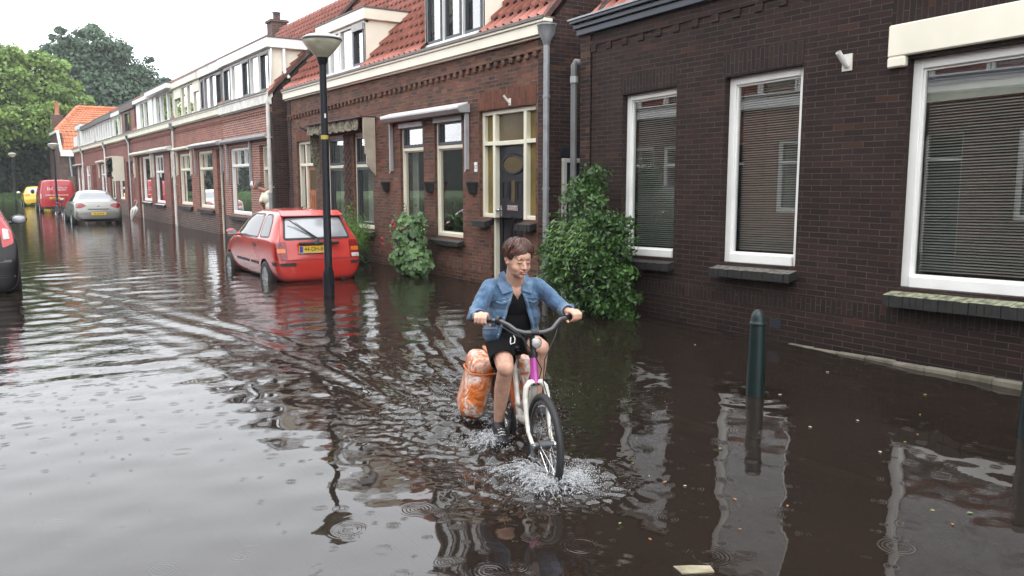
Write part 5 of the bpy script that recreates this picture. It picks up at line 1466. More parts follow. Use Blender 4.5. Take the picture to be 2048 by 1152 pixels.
tree('broadleaf_tree', 'bright green broadleaf tree filling the far left end of the street', (3.5, 80, GROUND), 12,
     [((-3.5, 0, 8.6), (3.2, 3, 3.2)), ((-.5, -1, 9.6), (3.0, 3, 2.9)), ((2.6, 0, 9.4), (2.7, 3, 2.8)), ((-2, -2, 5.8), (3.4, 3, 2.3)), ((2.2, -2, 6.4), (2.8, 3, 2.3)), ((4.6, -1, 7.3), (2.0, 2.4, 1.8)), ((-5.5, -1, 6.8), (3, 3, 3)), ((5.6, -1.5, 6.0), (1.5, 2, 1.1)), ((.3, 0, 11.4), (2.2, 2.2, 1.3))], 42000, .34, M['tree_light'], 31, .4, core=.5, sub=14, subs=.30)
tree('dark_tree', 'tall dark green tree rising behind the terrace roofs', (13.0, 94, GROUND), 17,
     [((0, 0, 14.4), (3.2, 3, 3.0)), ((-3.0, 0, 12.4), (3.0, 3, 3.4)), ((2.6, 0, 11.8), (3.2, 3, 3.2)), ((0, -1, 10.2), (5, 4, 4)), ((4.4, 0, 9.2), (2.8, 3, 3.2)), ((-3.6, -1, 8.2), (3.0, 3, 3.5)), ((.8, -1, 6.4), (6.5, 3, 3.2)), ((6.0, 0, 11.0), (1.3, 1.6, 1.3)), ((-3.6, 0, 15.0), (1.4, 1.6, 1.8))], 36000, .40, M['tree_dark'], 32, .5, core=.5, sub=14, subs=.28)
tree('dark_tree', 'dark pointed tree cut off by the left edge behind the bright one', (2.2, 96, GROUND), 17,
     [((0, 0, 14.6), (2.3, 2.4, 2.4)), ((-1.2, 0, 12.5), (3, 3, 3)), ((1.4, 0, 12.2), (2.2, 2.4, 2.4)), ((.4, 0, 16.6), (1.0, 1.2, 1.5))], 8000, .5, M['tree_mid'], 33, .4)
# shaded undergrowth and bank
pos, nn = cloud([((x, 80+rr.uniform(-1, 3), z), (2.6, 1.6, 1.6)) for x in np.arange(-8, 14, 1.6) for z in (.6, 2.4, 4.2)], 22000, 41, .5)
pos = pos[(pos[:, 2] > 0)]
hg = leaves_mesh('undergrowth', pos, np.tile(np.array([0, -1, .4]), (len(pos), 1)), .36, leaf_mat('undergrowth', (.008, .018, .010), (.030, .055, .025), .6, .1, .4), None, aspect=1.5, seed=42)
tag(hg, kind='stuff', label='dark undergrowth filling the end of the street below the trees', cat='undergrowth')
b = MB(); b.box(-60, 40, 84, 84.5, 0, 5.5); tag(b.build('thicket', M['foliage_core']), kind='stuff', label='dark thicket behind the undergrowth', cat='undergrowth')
b = MB(); b.quad((-60, 75.8, -.2), (40, 75.8, -.2), (40, 79, .55), (-60, 79, .55)); b.quad((-60, 79, .55), (40, 79, .55), (40, 90, .7), (-60, 90, .7))
tag(b.build('grass_bank', mat('grass_bank', (.045, .075, .025), .9, var=.4, vscale=2)), kind='structure')
P2 = np.stack([rr.uniform(-12, 12, 6000), rr.uniform(76, 80, 6000), np.zeros(6000)], 1); P2[:, 2] = np.clip((P2[:, 1]-75.8)*.22, 0, .6)
g = leaves_mesh('grass', P2, np.tile(np.array([0., -1, .1]), (6000, 1)), .35, leaf_mat('grass', (.03, .06, .015), (.10, .18, .05), .7, .2, .5), None, aspect=5, jit=.3, seed=45, droop=-2)
tag(g, kind='stuff', label='rough grass along the bank at the street end', cat='grass')
# ------------------------------------------------------------------ vehicles
def paint(name, col, metal=0.0, rough=.25):
    m = mat(name, col, rough, metal=metal, var=.04, vscale=2, coat=.8)
    return m
M['paint_red'] = paint('paint_red', (.50, .034, .025))
M['paint_van'] = paint('paint_van', (.46, .014, .022))
M['paint_yellow'] = paint('paint_yellow', (.68, .48, .02))
M['paint_silver'] = paint('paint_silver', (.25, .245, .225), .75, .34)
M['paint_black'] = mat('paint_black', (.006, .005, .007), .35, spec=.35, var=.05, coat=.15)
def carglass(name, col, rough=.04):
    m = mat(name, col, rough, var=.1, vscale=2, spec=.8); m.node_tree.nodes['Principled BSDF'].inputs['IOR'].default_value = 1.9; return m
M['car_glass'] = carglass('car_glass', (.035, .04, .04)); M['car_glass'].node_tree.nodes['Principled BSDF'].inputs['IOR'].default_value = 1.45; M['car_glass_sky'] = carglass('car_glass_sky', (.30, .31, .33), .1)  # sky glass: pale base mixes fogging with a painted sky reflection
M['light_red'] = mat('light_red', (.22, .004, .006), .15, var=.3, vscale=18, coat=.6)
M['light_orange'] = mat('light_orange', (.65, .16, .02), .15, coat=.6)
M['light_clear'] = mat('light_clear', (.55, .52, .50), .15, var=.3, vscale=20, coat=.6)
M['light_pink'] = mat('light_pink', (.50, .035, .04), .18, var=.2, coat=.6)
M['plate_yellow'] = mat('plate_yellow', (.72, .48, .04), .4, var=.05)
M['plate_blue'] = mat('plate_blue', (.03, .06, .35), .4)
M['trim'] = mat('trim', (.022, .022, .024), .5)
M['well'] = mat('well', (.006, .006, .006), .9)
M['wheel'] = mat('wheel', (.50, .50, .50), .3, metal=.8, var=.1)

def ring_poly(pts, r=.03, n=5):
    """rounded polygon"""
    out = []; k = len(pts)
    for i in range(k):
        p, a, b = Vector(pts[i]), Vector(pts[i-1]), Vector(pts[(i+1) % k])
        da, db = (a-p), (b-p); rr = min(r, da.length*.45, db.length*.45)
        s, e = p+da.normalized()*rr, p+db.normalized()*rr
        for j in range(n+1):
            t = j/n; out.append((s*(1-t)+p*t)*(1-t)+(p*(1-t)+e*t)*t)
    # dense edges
    res = []
    for i in range(len(out)):
        a, b = out[i], out[(i+1) % len(out)]; m_ = max(1, int((b-a).length/.05))
        for j in range(m_): res.append(a+(b-a)*j/m_)
    return res

class Car:
    def __init__(self, name, label, loc, heading, st, body_m, crown=.03, wheels=(), wr=.28, ww=.17, cat='car', group=None, bodyname='body', sub=2):
        self.root = empty(name, (loc[0], loc[1], GROUND), heading, label, cat, group)
        vs = []; fs = []
        for (x, zb, zm, zl, zt, wb, wm, wl, wt) in st:
            half = [(0, zb), (wb*.75, zb), (wb, zb+.03), (wm, zm), (wm*.25+wl*.75, zl-.10*(zl-zm)-.015), (wl, zl), (wt+(wl-wt)*.15, zt-.15*(zt-zl)), (wt*.92, zt-.012), (wt*.5, zt+crown*.7), (0, zt+crown)]
            full = half + [(-p[0], p[1]) for p in half[-2:0:-1]]
            vs += [(x, p[0], p[1]) for p in full]
        n = 18
        for i in range(len(st)-1):
            for k in range(n): fs.append((i*n+k, i*n+(k+1) % n, (i+1)*n+(k+1) % n, (i+1)*n+k))
        fs.append(tuple(range(n))); fs.append(tuple(range((len(st)-1)*n+n-1, (len(st)-1)*n-1, -1)))
        b = MB(); b.add(vs, fs)
        o = b.build(bodyname, [body_m, M['well']], None)
        s = o.modifiers.new('s', 'SUBSURF'); s.levels = s.render_levels = sub
        me = eval_mesh(o); o.modifiers.clear(); old = o.data; o.data = me; bpy.data.meshes.remove(old)
        bm = bmesh.new(); bm.from_mesh(me); self.bvh = BVHTree.FromBMesh(bm); bm.free()
        if wheels:
            b = MB()
            for (wx, wy) in wheels:
                s_ = 1 if wy > 0 else -1
                pr = [(0, 0), (wr+.05, 0), (wr+.05, .45), (0, .45)]
                b.lathe([(0, -.0), (wr+.045, 0), (wr+.045, .40), (0, .40)], (wx, wy+(.12 if s_ > 0 else -.12)-(.32 if s_ > 0 else .08), wr), 28, axis='y')
            cut = b.build('cut', M['well'], None)
            bo = o.modifiers.new('b', 'BOOLEAN'); bo.operation = 'DIFFERENCE'; bo.object = cut; bo.solver = 'EXACT'; bo.material_mode = 'TRANSFER'
            me = eval_mesh(o); o.modifiers.clear(); old = o.data; o.data = me; bpy.data.meshes.remove(old); bpy.data.objects.remove(cut)
        me.name = bodyname
        me.polygons.foreach_set('use_smooth', [True]*len(me.polygons))
        try: me.set_sharp_from_angle(angle=R(42))
        except Exception: pass
        o.parent = self.root; self.body = o
        for (wx, wy) in wheels:
            s_ = 1 if wy > 0 else -1; w = ww
            we = empty('wheel', (wx, wy, wr)); we.parent = self.root
            b = MB(); h = w/2
            b.lathe([(wr*.66, -h), (wr*.9, -h*1.02), (wr*.985, -h*.8), (wr, -h*.5), (wr, h*.5), (wr*.985, h*.8), (wr*.9, h*1.02), (wr*.66, h)], (0, 0, 0), 32, axis='y')
            b.build('tyre', M['rubber'], we, smooth=True)
            b = MB(); b.lathe([(wr*.67, s_*h*.95), (wr*.60, s_*h*.75), (wr*.5, s_*h*.55), (wr*.2, s_*h*.72), (0, s_*h*.75)], (0, 0, 0), 28, axis='y')
            for k in range(7):
                a = 2*math.pi*k/7; c_, s2 = math.cos(a), math.sin(a); t = .022
                p = [(wr*.15*c_-t*s2, wr*.15*s2+t*c_), (wr*.62*c_-t*s2, wr*.62*s2+t*c_), (wr*.62*c_+t*s2, wr*.62*s2-t*c_), (wr*.15*c_+t*s2, wr*.15*s2-t*c_)]
                b.add([(q[0], s_*h*.88, q[1]) for q in p]+[(q[0], s_*h*.5, q[1]) for q in p], [(0, 1, 2, 3), (7, 6, 5, 4), (0, 4, 5, 1), (1, 5, 6, 2), (2, 6, 7, 3), (3, 7, 4, 0)])
            b.build('rim', M['wheel'], we, smooth=False)
    def patch(self, name, m, pts, axis, off=.005, r=.03, parent=None, rings=5, depth=0.0):
        """a panel laid on the bodywork; pts in the plane seen along axis ('y+','y-','x-','x+','z+')"""
        out = ring_poly(pts, r); c = sum(out, Vector((0, 0)))/len(out)
        vs = []; fs = []; n = len(out)
        P2 = [c+(p-c)*(1-k/rings) for k in range(rings) for p in out]+[c]
        for p in P2:
            if axis[0] == 'y': o_, d = Vector((p[0], 3 if axis[1] == '+' else -3, p[1])), Vector((0, -1 if axis[1] == '+' else 1, 0))
            elif axis[0] == 'x': o_, d = Vector((-3 if axis[1] == '-' else 8, p[0], p[1])), Vector((1 if axis[1] == '-' else -1, 0, 0))
            else: o_, d = Vector((p[0], p[1], 4)), Vector((0, 0, -1))
            h = self.bvh.ray_cast(o_, d)
            q = h[0] if h[0] is not None else o_+d*3
            vs.append(tuple(q-d*off))
        dd = -Vector((0, 1 if axis == 'y+' else -1, 0)) if axis[0] == 'y' else (Vector((1, 0, 0)) if axis == 'x-' else Vector((-1, 0, 0)) if axis == 'x+' else Vector((0, 0, -1)))
        for k in range(rings-1):
            for i in range(n): fs.append((k*n+i, k*n+(i+1) % n, (k+1)*n+(i+1) % n, (k+1)*n+i))
        for i in range(n): fs.append(((rings-1)*n+i, (rings-1)*n+(i+1) % n, rings*n))
        base = len(vs); vs += [tuple(Vector(v)+dd*(off+.006)) for v in vs[:n]]
        for i in range(n): fs.append((i, base+i, base+(i+1) % n, (i+1) % n))
        b = MB(); b.add(vs, fs)
        return b.build(name, m, parent or self.root, smooth=True, angle=60)
    def frame(self, name, m, pts, axis, w=.02, off=.007, r=.03, parent=None):
        out = ring_poly(pts, r); c = sum(out, Vector((0, 0)))/len(out); n = len(out); vs = []
        for k in (0, 1):
            for i, p in enumerate(out):
                t = (out[(i+1) % n]-out[i-1]).normalized(); nr = Vector((-t[1], t[0]))
                if (c-p).dot(nr) < 0: nr = -nr
                q = p+nr*w*k
                if axis[0] == 'y': o_, d = Vector((q[0], 3 if axis[1] == '+' else -3, q[1])), Vector((0, -1 if axis[1] == '+' else 1, 0))
                else: o_, d = Vector((-3 if axis[1] == '-' else 8, q[0], q[1])), Vector((1 if axis[1] == '-' else -1, 0, 0))
                h = self.bvh.ray_cast(o_, d); qq = h[0] if h[0] is not None else o_+d*3
                vs.append(tuple(qq-d*off))
        b = MB(); b.add(vs, [(i, (i+1) % n, n+(i+1) % n, n+i) for i in range(n)])
        return b.build(name, m, parent or self.root, smooth=True)

def rect(a, b, c, d): return [(a, c), (b, c), (b, d), (a, d)]

# red hatchback, rear towards us (local x: rear -> front, y: left positive)
st = [(0.00, .30, .40, .50, .57, .54, .62, .64, .58), (0.03, .24, .42, .58, .63, .62, .73, .73, .65), (0.075, .20, .45, .74, .80, .66, .775, .75, .66),
      (0.12, .19, .45, .90, .97, .67, .785, .755, .66), (0.22, .18, .45, .93, 1.12, .68, .79, .765, .63), (0.34, .18, .45, .94, 1.29, .69, .795, .77, .595), (0.43, .18, .45, .945, 1.375, .70, .80, .772, .57),
      (0.62, .18, .45, .945, 1.405, .70, .80, .775, .56), (1.2, .18, .45, .935, 1.425, .70, .80, .775, .555), (1.8, .18, .45, .925, 1.41, .70, .80, .775, .555),
      (2.2, .18, .45, .915, 1.32, .70, .80, .77, .56), (2.55, .18, .45, .90, 1.07, .70, .79, .76, .60), (2.78, .18, .45, .87, .93, .70, .785, .74, .64),
      (3.2, .19, .44, .79, .84, .69, .77, .70, .58), (3.55, .22, .42, .65, .72, .66, .72, .62, .5), (3.72, .30, .38, .48, .54, .5, .6, .5, .4)]
c = Car('hatchback', 'small red hatchback parked in the water behind the tall lamp', (4.76, 12.82), R(90), st, M['paint_red'],
        wheels=((.62, .71), (.62, -.71), (2.98, .71), (2.98, -.71)), wr=.275, ww=.16)
rw = [(-.585, .955), (.585, .955), (.495, 1.315), (-.495, 1.315)]
gw = c.patch('rear_window', M['car_glass_sky'], rw, 'x-', .004, .06, rings=7)
c.frame('window_seal', M['trim'], [(-.61, .93), (.61, .93), (.515, 1.335), (-.515, 1.335)], 'x-', .035, .008, .07, gw)
for s, ax in ((1, 'y+'), (-1, 'y-')):
    g1 = c.patch('side_window', M['car_glass'], [(1.02, .96), (2.36, .955), (2.02, 1.25), (1.75, 1.335), (1.12, 1.345)], ax, .004, .08)
    c.frame('window_seal', M['trim'], [(1.00, .94), (2.40, .935), (2.04, 1.27), (1.76, 1.352), (1.10, 1.365)], ax, .022, .006, .09, g1)
    g2 = c.patch('quarter_window', M['car_glass'], [(.42, .985), (.90, .965), (1.00, 1.34), (.72, 1.34), (.55, 1.22)], ax, .004, .09)
    c.frame('window_seal', M['trim'], [(.40, .965), (.92, .945), (1.02, 1.36), (.70, 1.36), (.53, 1.23)], ax, .022, .006, .1, g2)
    c.patch('side_rub_strip', M['trim'], rect(1.55, 2.35, .47, .52) if True else 0, ax, .010, .02, rings=2)
    c.patch('side_rub_strip', M['trim'], rect(.98, 1.42, .47, .52), ax, .010, .02, rings=2)
    c.patch('door_handle', M['trim'], rect(1.12, 1.26, .78, .83), ax, .012, .02, rings=2)
    c.frame('door_gap', M['trim'], [(1.0, .24), (2.45, .24), (2.5, .9), (2.38, .93), (1.0, .93)], ax, .007, .0015, .08)
    c.patch('bumper_strip', M['trim'], rect(.03, .22, .50, .56), ax, .008, .01, rings=2)
    y0, y1 = (.50, .755) if s > 0 else (-.755, -.50)
    y0, y1 = (.565, .76) if s > 0 else (-.76, -.565)
    lt = c.patch('tail_light', M['light_red'], rect(y0, y1, .60, .905), 'x-', .012, .03)
    yo = (y0+.025, y1-.03) if s > 0 else (y0+.03, y1-.025)
    c.patch('indicator', M['light_orange'], rect(yo[0], yo[1], .72, .79), 'x-', .016, .01, lt, rings=3)
    if s < 0: c.patch('reversing_light', M['light_clear'], rect(yo[0], yo[1], .61, .675), 'x-', .016, .01, lt, rings=3)
    m_ = MB(); m_.sphere((2.27, s*.90, .98), (.06, .10, .065), 12, 8); m_.tube([(2.25, s*.74, .94), (2.27, s*.86, .95)], .03, 8); mo = m_.build('mirror', M['paint_red'], c.root, smooth=True)
    m_ = MB(); m_.add([(2.213, s*.82, .94), (2.213, s*.98, .94), (2.213, s*.98, 1.02), (2.213, s*.82, 1.02)], [(0, 1, 2, 3)]); m_.build('mirror_glass', M['car_glass_sky'], mo)
    c.patch('bumper_strip', M['trim'], rect(.42, .70, .49, .545) if s > 0 else rect(-.70, -.56, .49, .545), 'x-', .006, .015, rings=2)
hd = MB(); hd.box(-.012, .06, -.36, .36, .845, .895); c_h = hd.build('hatch_handle', M['trim'], c.root, bevel=.015)
b = MB(); b.lathe([(0, -.006), (.05, -.004), (.052, .004)], (-.015, .06, .90), 20, axis='x'); bo_ = b.build('emblem', M['metal'], c_h)
b = MB(); b.box(-.022, -.018, .01, .11, .893, .907); b.build('emblem_bar', M['metal'], c_h)
pl = MB(); pl.box(.005, .05, -.16, .36, .715, .825); plo = pl.build('number_plate', M['plate_yellow'], c.root)
b = MB(); b.box(.001, .005, .30, .358, .718, .822); b.build('country_band', M['plate_blue'], plo)
text('plate_text', '44-DH-BK', .105, M['trim'], plo, (.003, .075, .768), (R(90), 0, R(-90)), .001, sx=.88)
b = MB(); b.box(-.0, .045, -.17, .37, .705, .713); b.build('plate_holder', M['white_dirty'], plo)
text('model_badge', 'MICRA', .05, M['metal'], c.root, (.062, .46, .70), (R(90), 0, R(-90)), .003, sx=1.25)
text('trim_badge', 'LX', .05, M['metal'], c.root, (.052, .44, .64), (R(90), 0, R(-90)), .003, sx=1.2)
text('maker_badge', 'NISSAN', .038, M['metal'], c.root, (.062, -.40, .71), (R(90), 0, R(-90)), .003, sx=1.2)
b = MB(); b.tube([(.07, -.02, .93), (.10, .12, 1.03), (.20, .36, 1.225)], [.016, .011, .007], 6); wp = b.build('rear_wiper', M['trim'], c.root)
b = MB(); b.tube([(.09, .07, .975), (.12, .19, 1.06), (.215, .46, 1.27)], .010, 5); b.build('wiper_blade', M['rubber'], wp)
c.frame('hatch_gap', M['trim'], [(-.60, .585), (.60, .585), (.68, .92), (.56, 1.37), (-.56, 1.37), (-.68, .92)], 'x-', .008, .0015, .05)
c.patch('bumper_gap', M['trim'], rect(-.765, .765, .583, .594), 'x-', .0025, .003, rings=2)  # dark strip painted as the shadow line between bumper and hatch
sp_ = MB(); sp_.add([(.30, -.56, 1.345), (.30, .56, 1.345), (.50, .54, 1.425), (.50, -.54, 1.425), (.285, -.55, 1.325), (.285, .55, 1.325), (.5, .54, 1.38), (.5, -.54, 1.38)], [(0, 1, 2, 3), (4, 7, 6, 5), (0, 4, 5, 1), (1, 5, 6, 2), (3, 2, 6, 7), (0, 3, 7, 4)])
sp_.build('roof_lip', M['paint_red'], c.root, bevel=.012)
c.root.scale = (.935, .935, .935); c.root.location.z -= .055
ex = MB(); ex.tube([(.0, -.42, .24), (.25, -.42, .24)], .03, 10); ex.build('exhaust', M['trim'], c.root)
an = MB(); an.tube([(.9, 0, 1.44), (.82, 0, 1.47)], .015, 6); an.tube([(.86, 0, 1.45), (.55, 0, 1.52)], .004, 5); an.build('aerial', M['trim'], c.root)

# silver convertible coupe
st = [(0.00, .34, .44, .54, .60, .60, .70, .70, .6), (0.04, .27, .46, .66, .74, .68, .80, .80, .68), (.10, .22, .48, .86, .93, .72, .86, .80, .66), (.20, .20, .48, .93, .99, .74, .875, .81, .66), (.55, .2, .48, .94, 1.01, .75, .88, .82, .66),
      (.80, .2, .48, .94, 1.10, .75, .88, .82, .62), (1.15, .2, .48, .94, 1.32, .75, .88, .82, .58), (1.5, .2, .48, .93, 1.40, .75, .88, .82, .57), (2.1, .2, .48, .93, 1.40, .75, .88, .82, .57), (2.5, .2, .48, .92, 1.25, .75, .88, .82, .58),
      (2.95, .2, .48, .92, 1.0, .75, .875, .81, .64), (3.5, .2, .48, .86, .92, .75, .87, .78, .64), (4.2, .22, .46, .70, .76, .7, .80, .70, .55), (4.45, .3, .4, .5, .56, .5, .65, .55, .4)]
M['car_glass_grey'] = carglass('car_glass_grey', (.13, .14, .15), .08)
c = Car('convertible', 'silver convertible coupe parked in the water with a yellow number plate', (4.32, 35.5), R(90), st, M['paint_silver'], wheels=((.85, .79), (.85, -.79), (3.5, .79), (3.5, -.79)), wr=.31, ww=.19)
c.patch('rear_window', M['car_glass_grey'], [(-.58, 1.06), (.58, 1.06), (.48, 1.32), (-.48, 1.32)], 'x-', .005, .05, rings=6)
for s, ax in ((1, 'y+'), (-1, 'y-')):
    c.patch('side_window', M['car_glass'], [(1.0, .97), (2.75, .96), (2.3, 1.30), (1.9, 1.365), (1.35, 1.34)], ax, .005, .06)
    y0, y1 = (.36, .80) if s > 0 else (-.80, -.36)
    pts = [(.40, .83), (.60, .74), (.79, .74), (.77, .92), (.55, .93)]; pts = [(s*p[0], p[1]) for p in pts]
    c.patch('tail_light', M['light_red'], pts, 'x-', .010, .05)
    m_ = MB(); m_.sphere((2.6, s*.98, 1.02), (.07, .10, .07), 10, 7); m_.build('mirror', M['paint_silver'], c.root, smooth=True)
c.patch('trim_line', M['trim'], [(-.40, .715), (.40, .715), (.34, .675), (-.34, .675)], 'x-', .006, .02, rings=2)
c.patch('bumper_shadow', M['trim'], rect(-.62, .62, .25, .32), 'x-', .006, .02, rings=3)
pl = MB(); pl.box(-.02, .02, -.26, .26, .47, .58); po = pl.build('number_plate', M['plate_yellow'], c.root); text('plate_text', '93-LKN-8', .10, M['trim'], po, (-.022, 0, .525), (R(90), 0, R(-90)), .001, sx=.88)
b = MB(); b.lathe([(0, -.004), (.05, -.004), (.052, .01)], (.05, 0, .79), 16, axis='x'); b.build('emblem', M['metal'], c.root)

# red delivery van
st = [(0.00, .36, .5, .8, .88, .74, .80, .80, .72), (0.03, .30, .52, 1.1, 1.3, .78, .87, .85, .75), (.08, .28, .55, 1.15, 1.78, .80, .89, .86, .74), (.16, .28, .55, 1.15, 1.84, .8, .89, .87, .74), (1.2, .28, .55, 1.15, 1.86, .8, .89, .87, .74), (2.6, .28, .55, 1.15, 1.84, .8, .89, .87, .72),
      (3.0, .28, .55, 1.1, 1.6, .8, .89, .86, .70), (3.4, .28, .55, 1.05, 1.2, .8, .88, .84, .7), (4.0, .3, .5, .85, .95, .75, .83, .75, .6), (4.3, .34, .45, .6, .66, .6, .7, .6, .5)]
c = Car('delivery_van', 'red delivery van with white lettering on its rear doors', (4.30, 51.2), R(90), st, M['paint_van'], wheels=((.75, .80), (.75, -.80), (3.5, .80), (3.5, -.80)), wr=.31, ww=.19, cat='van')
c.frame('door_gap', M['trim'], [(-.78, .62), (.78, .62), (.70, 1.75), (-.70, 1.75)], 'x-', .015, .003, .05)
for s in (1, -1):
    c.patch('tail_light', M['light_red'] if s < 0 else M['light_clear'], rect(.80, .86, .85, 1.1) if s > 0 else rect(-.86, -.80, .85, 1.1), 'x-', .012, .02)
    m_ = MB(); m_.sphere((3.1, s*1.02, 1.2), (.07, .10, .13), 10, 7); m_.build('mirror', M['trim'], c.root, smooth=True)
c.patch('handle_bar', M['white_dirty'], rect(-.50, .62, 1.02, 1.05), 'x-', .012, .01, rings=2)
pl = MB(); pl.box(-.03, .02, -.10, .42, .82, .93); po = pl.build('number_plate', M['plate_yellow'], c.root); text('plate_text', 'VT-48-XR', .10, M['trim'], po, (-.032, .16, .875), (R(90), 0, R(-90)), .001, sx=.88)
text('van_emblem', 'JH', .34, M['white'], c.root, (.035, .38, 1.34), (R(90), 0, R(-90)), .004, sx=.85)
for k, (w, z) in enumerate(((.60, 1.43), (.62, 1.31))):
    text('van_lettering', ('INSTALLATIE', 'TECHNIEK')[k], .12, M['white'], c.root, (.03, -.20, z), (R(90), 0, R(-90)), .003, sx=.75)
c.patch('bumper', M['trim'], rect(-.8, .8, .30, .42), 'x-', .02, .05, rings=3)

# yellow hatchback
st2 = [(x*1.06, a, b_, c_*1.02, d*1.03, e*1.06, f*1.06, g_*1.06, h_*1.06) for (x, a, b_, c_, d, e, f, g_, h_) in [(0.00, .30, .40, .50, .57, .54, .62, .64, .58), (0.03, .24, .42, .58, .63, .62, .73, .73, .65), (0.075, .20, .45, .74, .80, .66, .775, .75, .66),
      (0.14, .19, .45, .90, .97, .67, .785, .755, .66), (0.3, .18, .45, .93, 1.12, .68, .79, .765, .63), (0.5, .18, .45, .94, 1.29, .69, .795, .77, .595), (0.66, .18, .45, .945, 1.375, .70, .80, .772, .57),
      (1.2, .18, .45, .935, 1.40, .70, .80, .775, .555), (1.8, .18, .45, .925, 1.39, .70, .80, .775, .555), (2.2, .18, .45, .915, 1.30, .70, .80, .77, .56), (2.55, .18, .45, .90, 1.07, .70, .79, .76, .60),
      (3.2, .19, .44, .79, .84, .69, .77, .70, .58), (3.72, .30, .38, .48, .54, .5, .6, .5, .4)]]
c = Car('hatchback', 'bright yellow hatchback at the far end of the parked cars', (4.18, 64.3), R(90), st2, M['paint_yellow'], wheels=((.65, .75), (.65, -.75), (3.1, .75), (3.1, -.75)), wr=.29, ww=.18)
c.patch('rear_window', M['car_glass_sky'], [(-.62, 1.02), (.62, 1.02), (.50, 1.34), (-.50, 1.34)], 'x-', .005, .05)
for s in (1, -1):
    c.patch('tail_light', M['light_orange'], [(s*.45, .82), (s*.80, .80), (s*.80, .93), (s*.5, .95)], 'x-', .012, .02)
    m_ = MB(); m_.sphere((2.4, s*1.0, 1.02), (.07, .12, .08), 10, 7); m_.build('mirror', M['white_dirty'], c.root, smooth=True)
    c.patch('side_window', M['car_glass'], [(.9, .99), (2.5, .98), (2.1, 1.30), (1.0, 1.33)], 'y+' if s > 0 else 'y-', .005, .06)
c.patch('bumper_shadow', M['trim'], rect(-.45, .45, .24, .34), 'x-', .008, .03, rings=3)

# dark estate at the left edge
st = [(0.00, .20, .38, .54, .62, .74, .80, .80, .7), (0.05, .14, .40, .64, .74, .82, .88, .88, .76), (.12, .14, .45, .90, .98, .84, .915, .89, .74), (.22, .22, .5, 1.0, 1.18, .79, .915, .87, .70), (.38, .22, .5, 1.02, 1.42, .80, .92, .865, .65),
      (.52, .22, .5, 1.03, 1.57, .80, .92, .86, .62), (.8, .22, .5, 1.03, 1.63, .80, .92, .86, .61), (1.8, .22, .5, 1.02, 1.66, .8, .92, .86, .61), (2.5, .22, .5, 1.0, 1.58, .8, .92, .86, .61), (3.1, .22, .5, .98, 1.2, .8, .91, .85, .66),
      (3.5, .22, .5, .92, 1.0, .8, .90, .80, .64), (4.1, .26, .46, .75, .82, .72, .80, .70, .55), (4.35, .32, .42, .55, .6, .5, .65, .55, .4)]
c = Car('estate_car', 'black car with tall red tail light cut off by the left edge', (-.29, 13.75), R(90), st, M['paint_black'], wheels=((.78, .82), (.78, -.82), (3.4, .82), (3.4, -.82)), wr=.32, ww=.2)
c.patch('rear_window', M['car_glass'], [(-.60, 1.06), (.60, 1.06), (.54, 1.50), (-.54, 1.50)], 'x-', .005, .06, rings=6)
for s, ax in ((1, 'y+'), (-1, 'y-')):
    lt = c.patch('tail_light', M['light_pink'], [(s*.70, .80), (s*.84, .86), (s*.845, 1.0), (s*.79, 1.18), (s*.69, 1.42), (s*.63, 1.42), (s*.68, 1.1)], 'x-', .012, .03, rings=5)
    c.patch('reversing_light', M['light_clear'], [(s*.715, .92), (s*.80, .93), (s*.79, 1.06), (s*.715, 1.08)], 'x-', .017, .02, lt, rings=3)
    c.patch('side_window', M['car_glass'], [(.75, 1.06), (2.9, 1.04), (2.4, 1.5), (.9, 1.54)], ax, .005, .06)
    m_ = MB(); m_.sphere((2.75, s*1.05, 1.10), (.07, .125, .085), 12, 8); m_.tube([(2.75, s*.84, 1.03), (2.75, s*.97, 1.06)], .03, 6); mo = m_.build('mirror', M['paint_black'], c.root, smooth=True)
    m_ = MB(); m_.sphere((2.69, s*1.05, 1.10), (.02, .105, .068), 12, 8); m_.build('mirror_glass', M['car_glass_sky'], mo, smooth=True)
c.patch('bumper_ledge', mat('bumper_grey', (.10, .095, .10), .5), rect(-.80, .80, .60, .635), 'x-', .006, .015, rings=2)
c.patch('bumper_ledge', mat('bumper_grey2', (.09, .085, .09), .5), rect(-.84, .84, .38, .41), 'x-', .006, .015, rings=2)
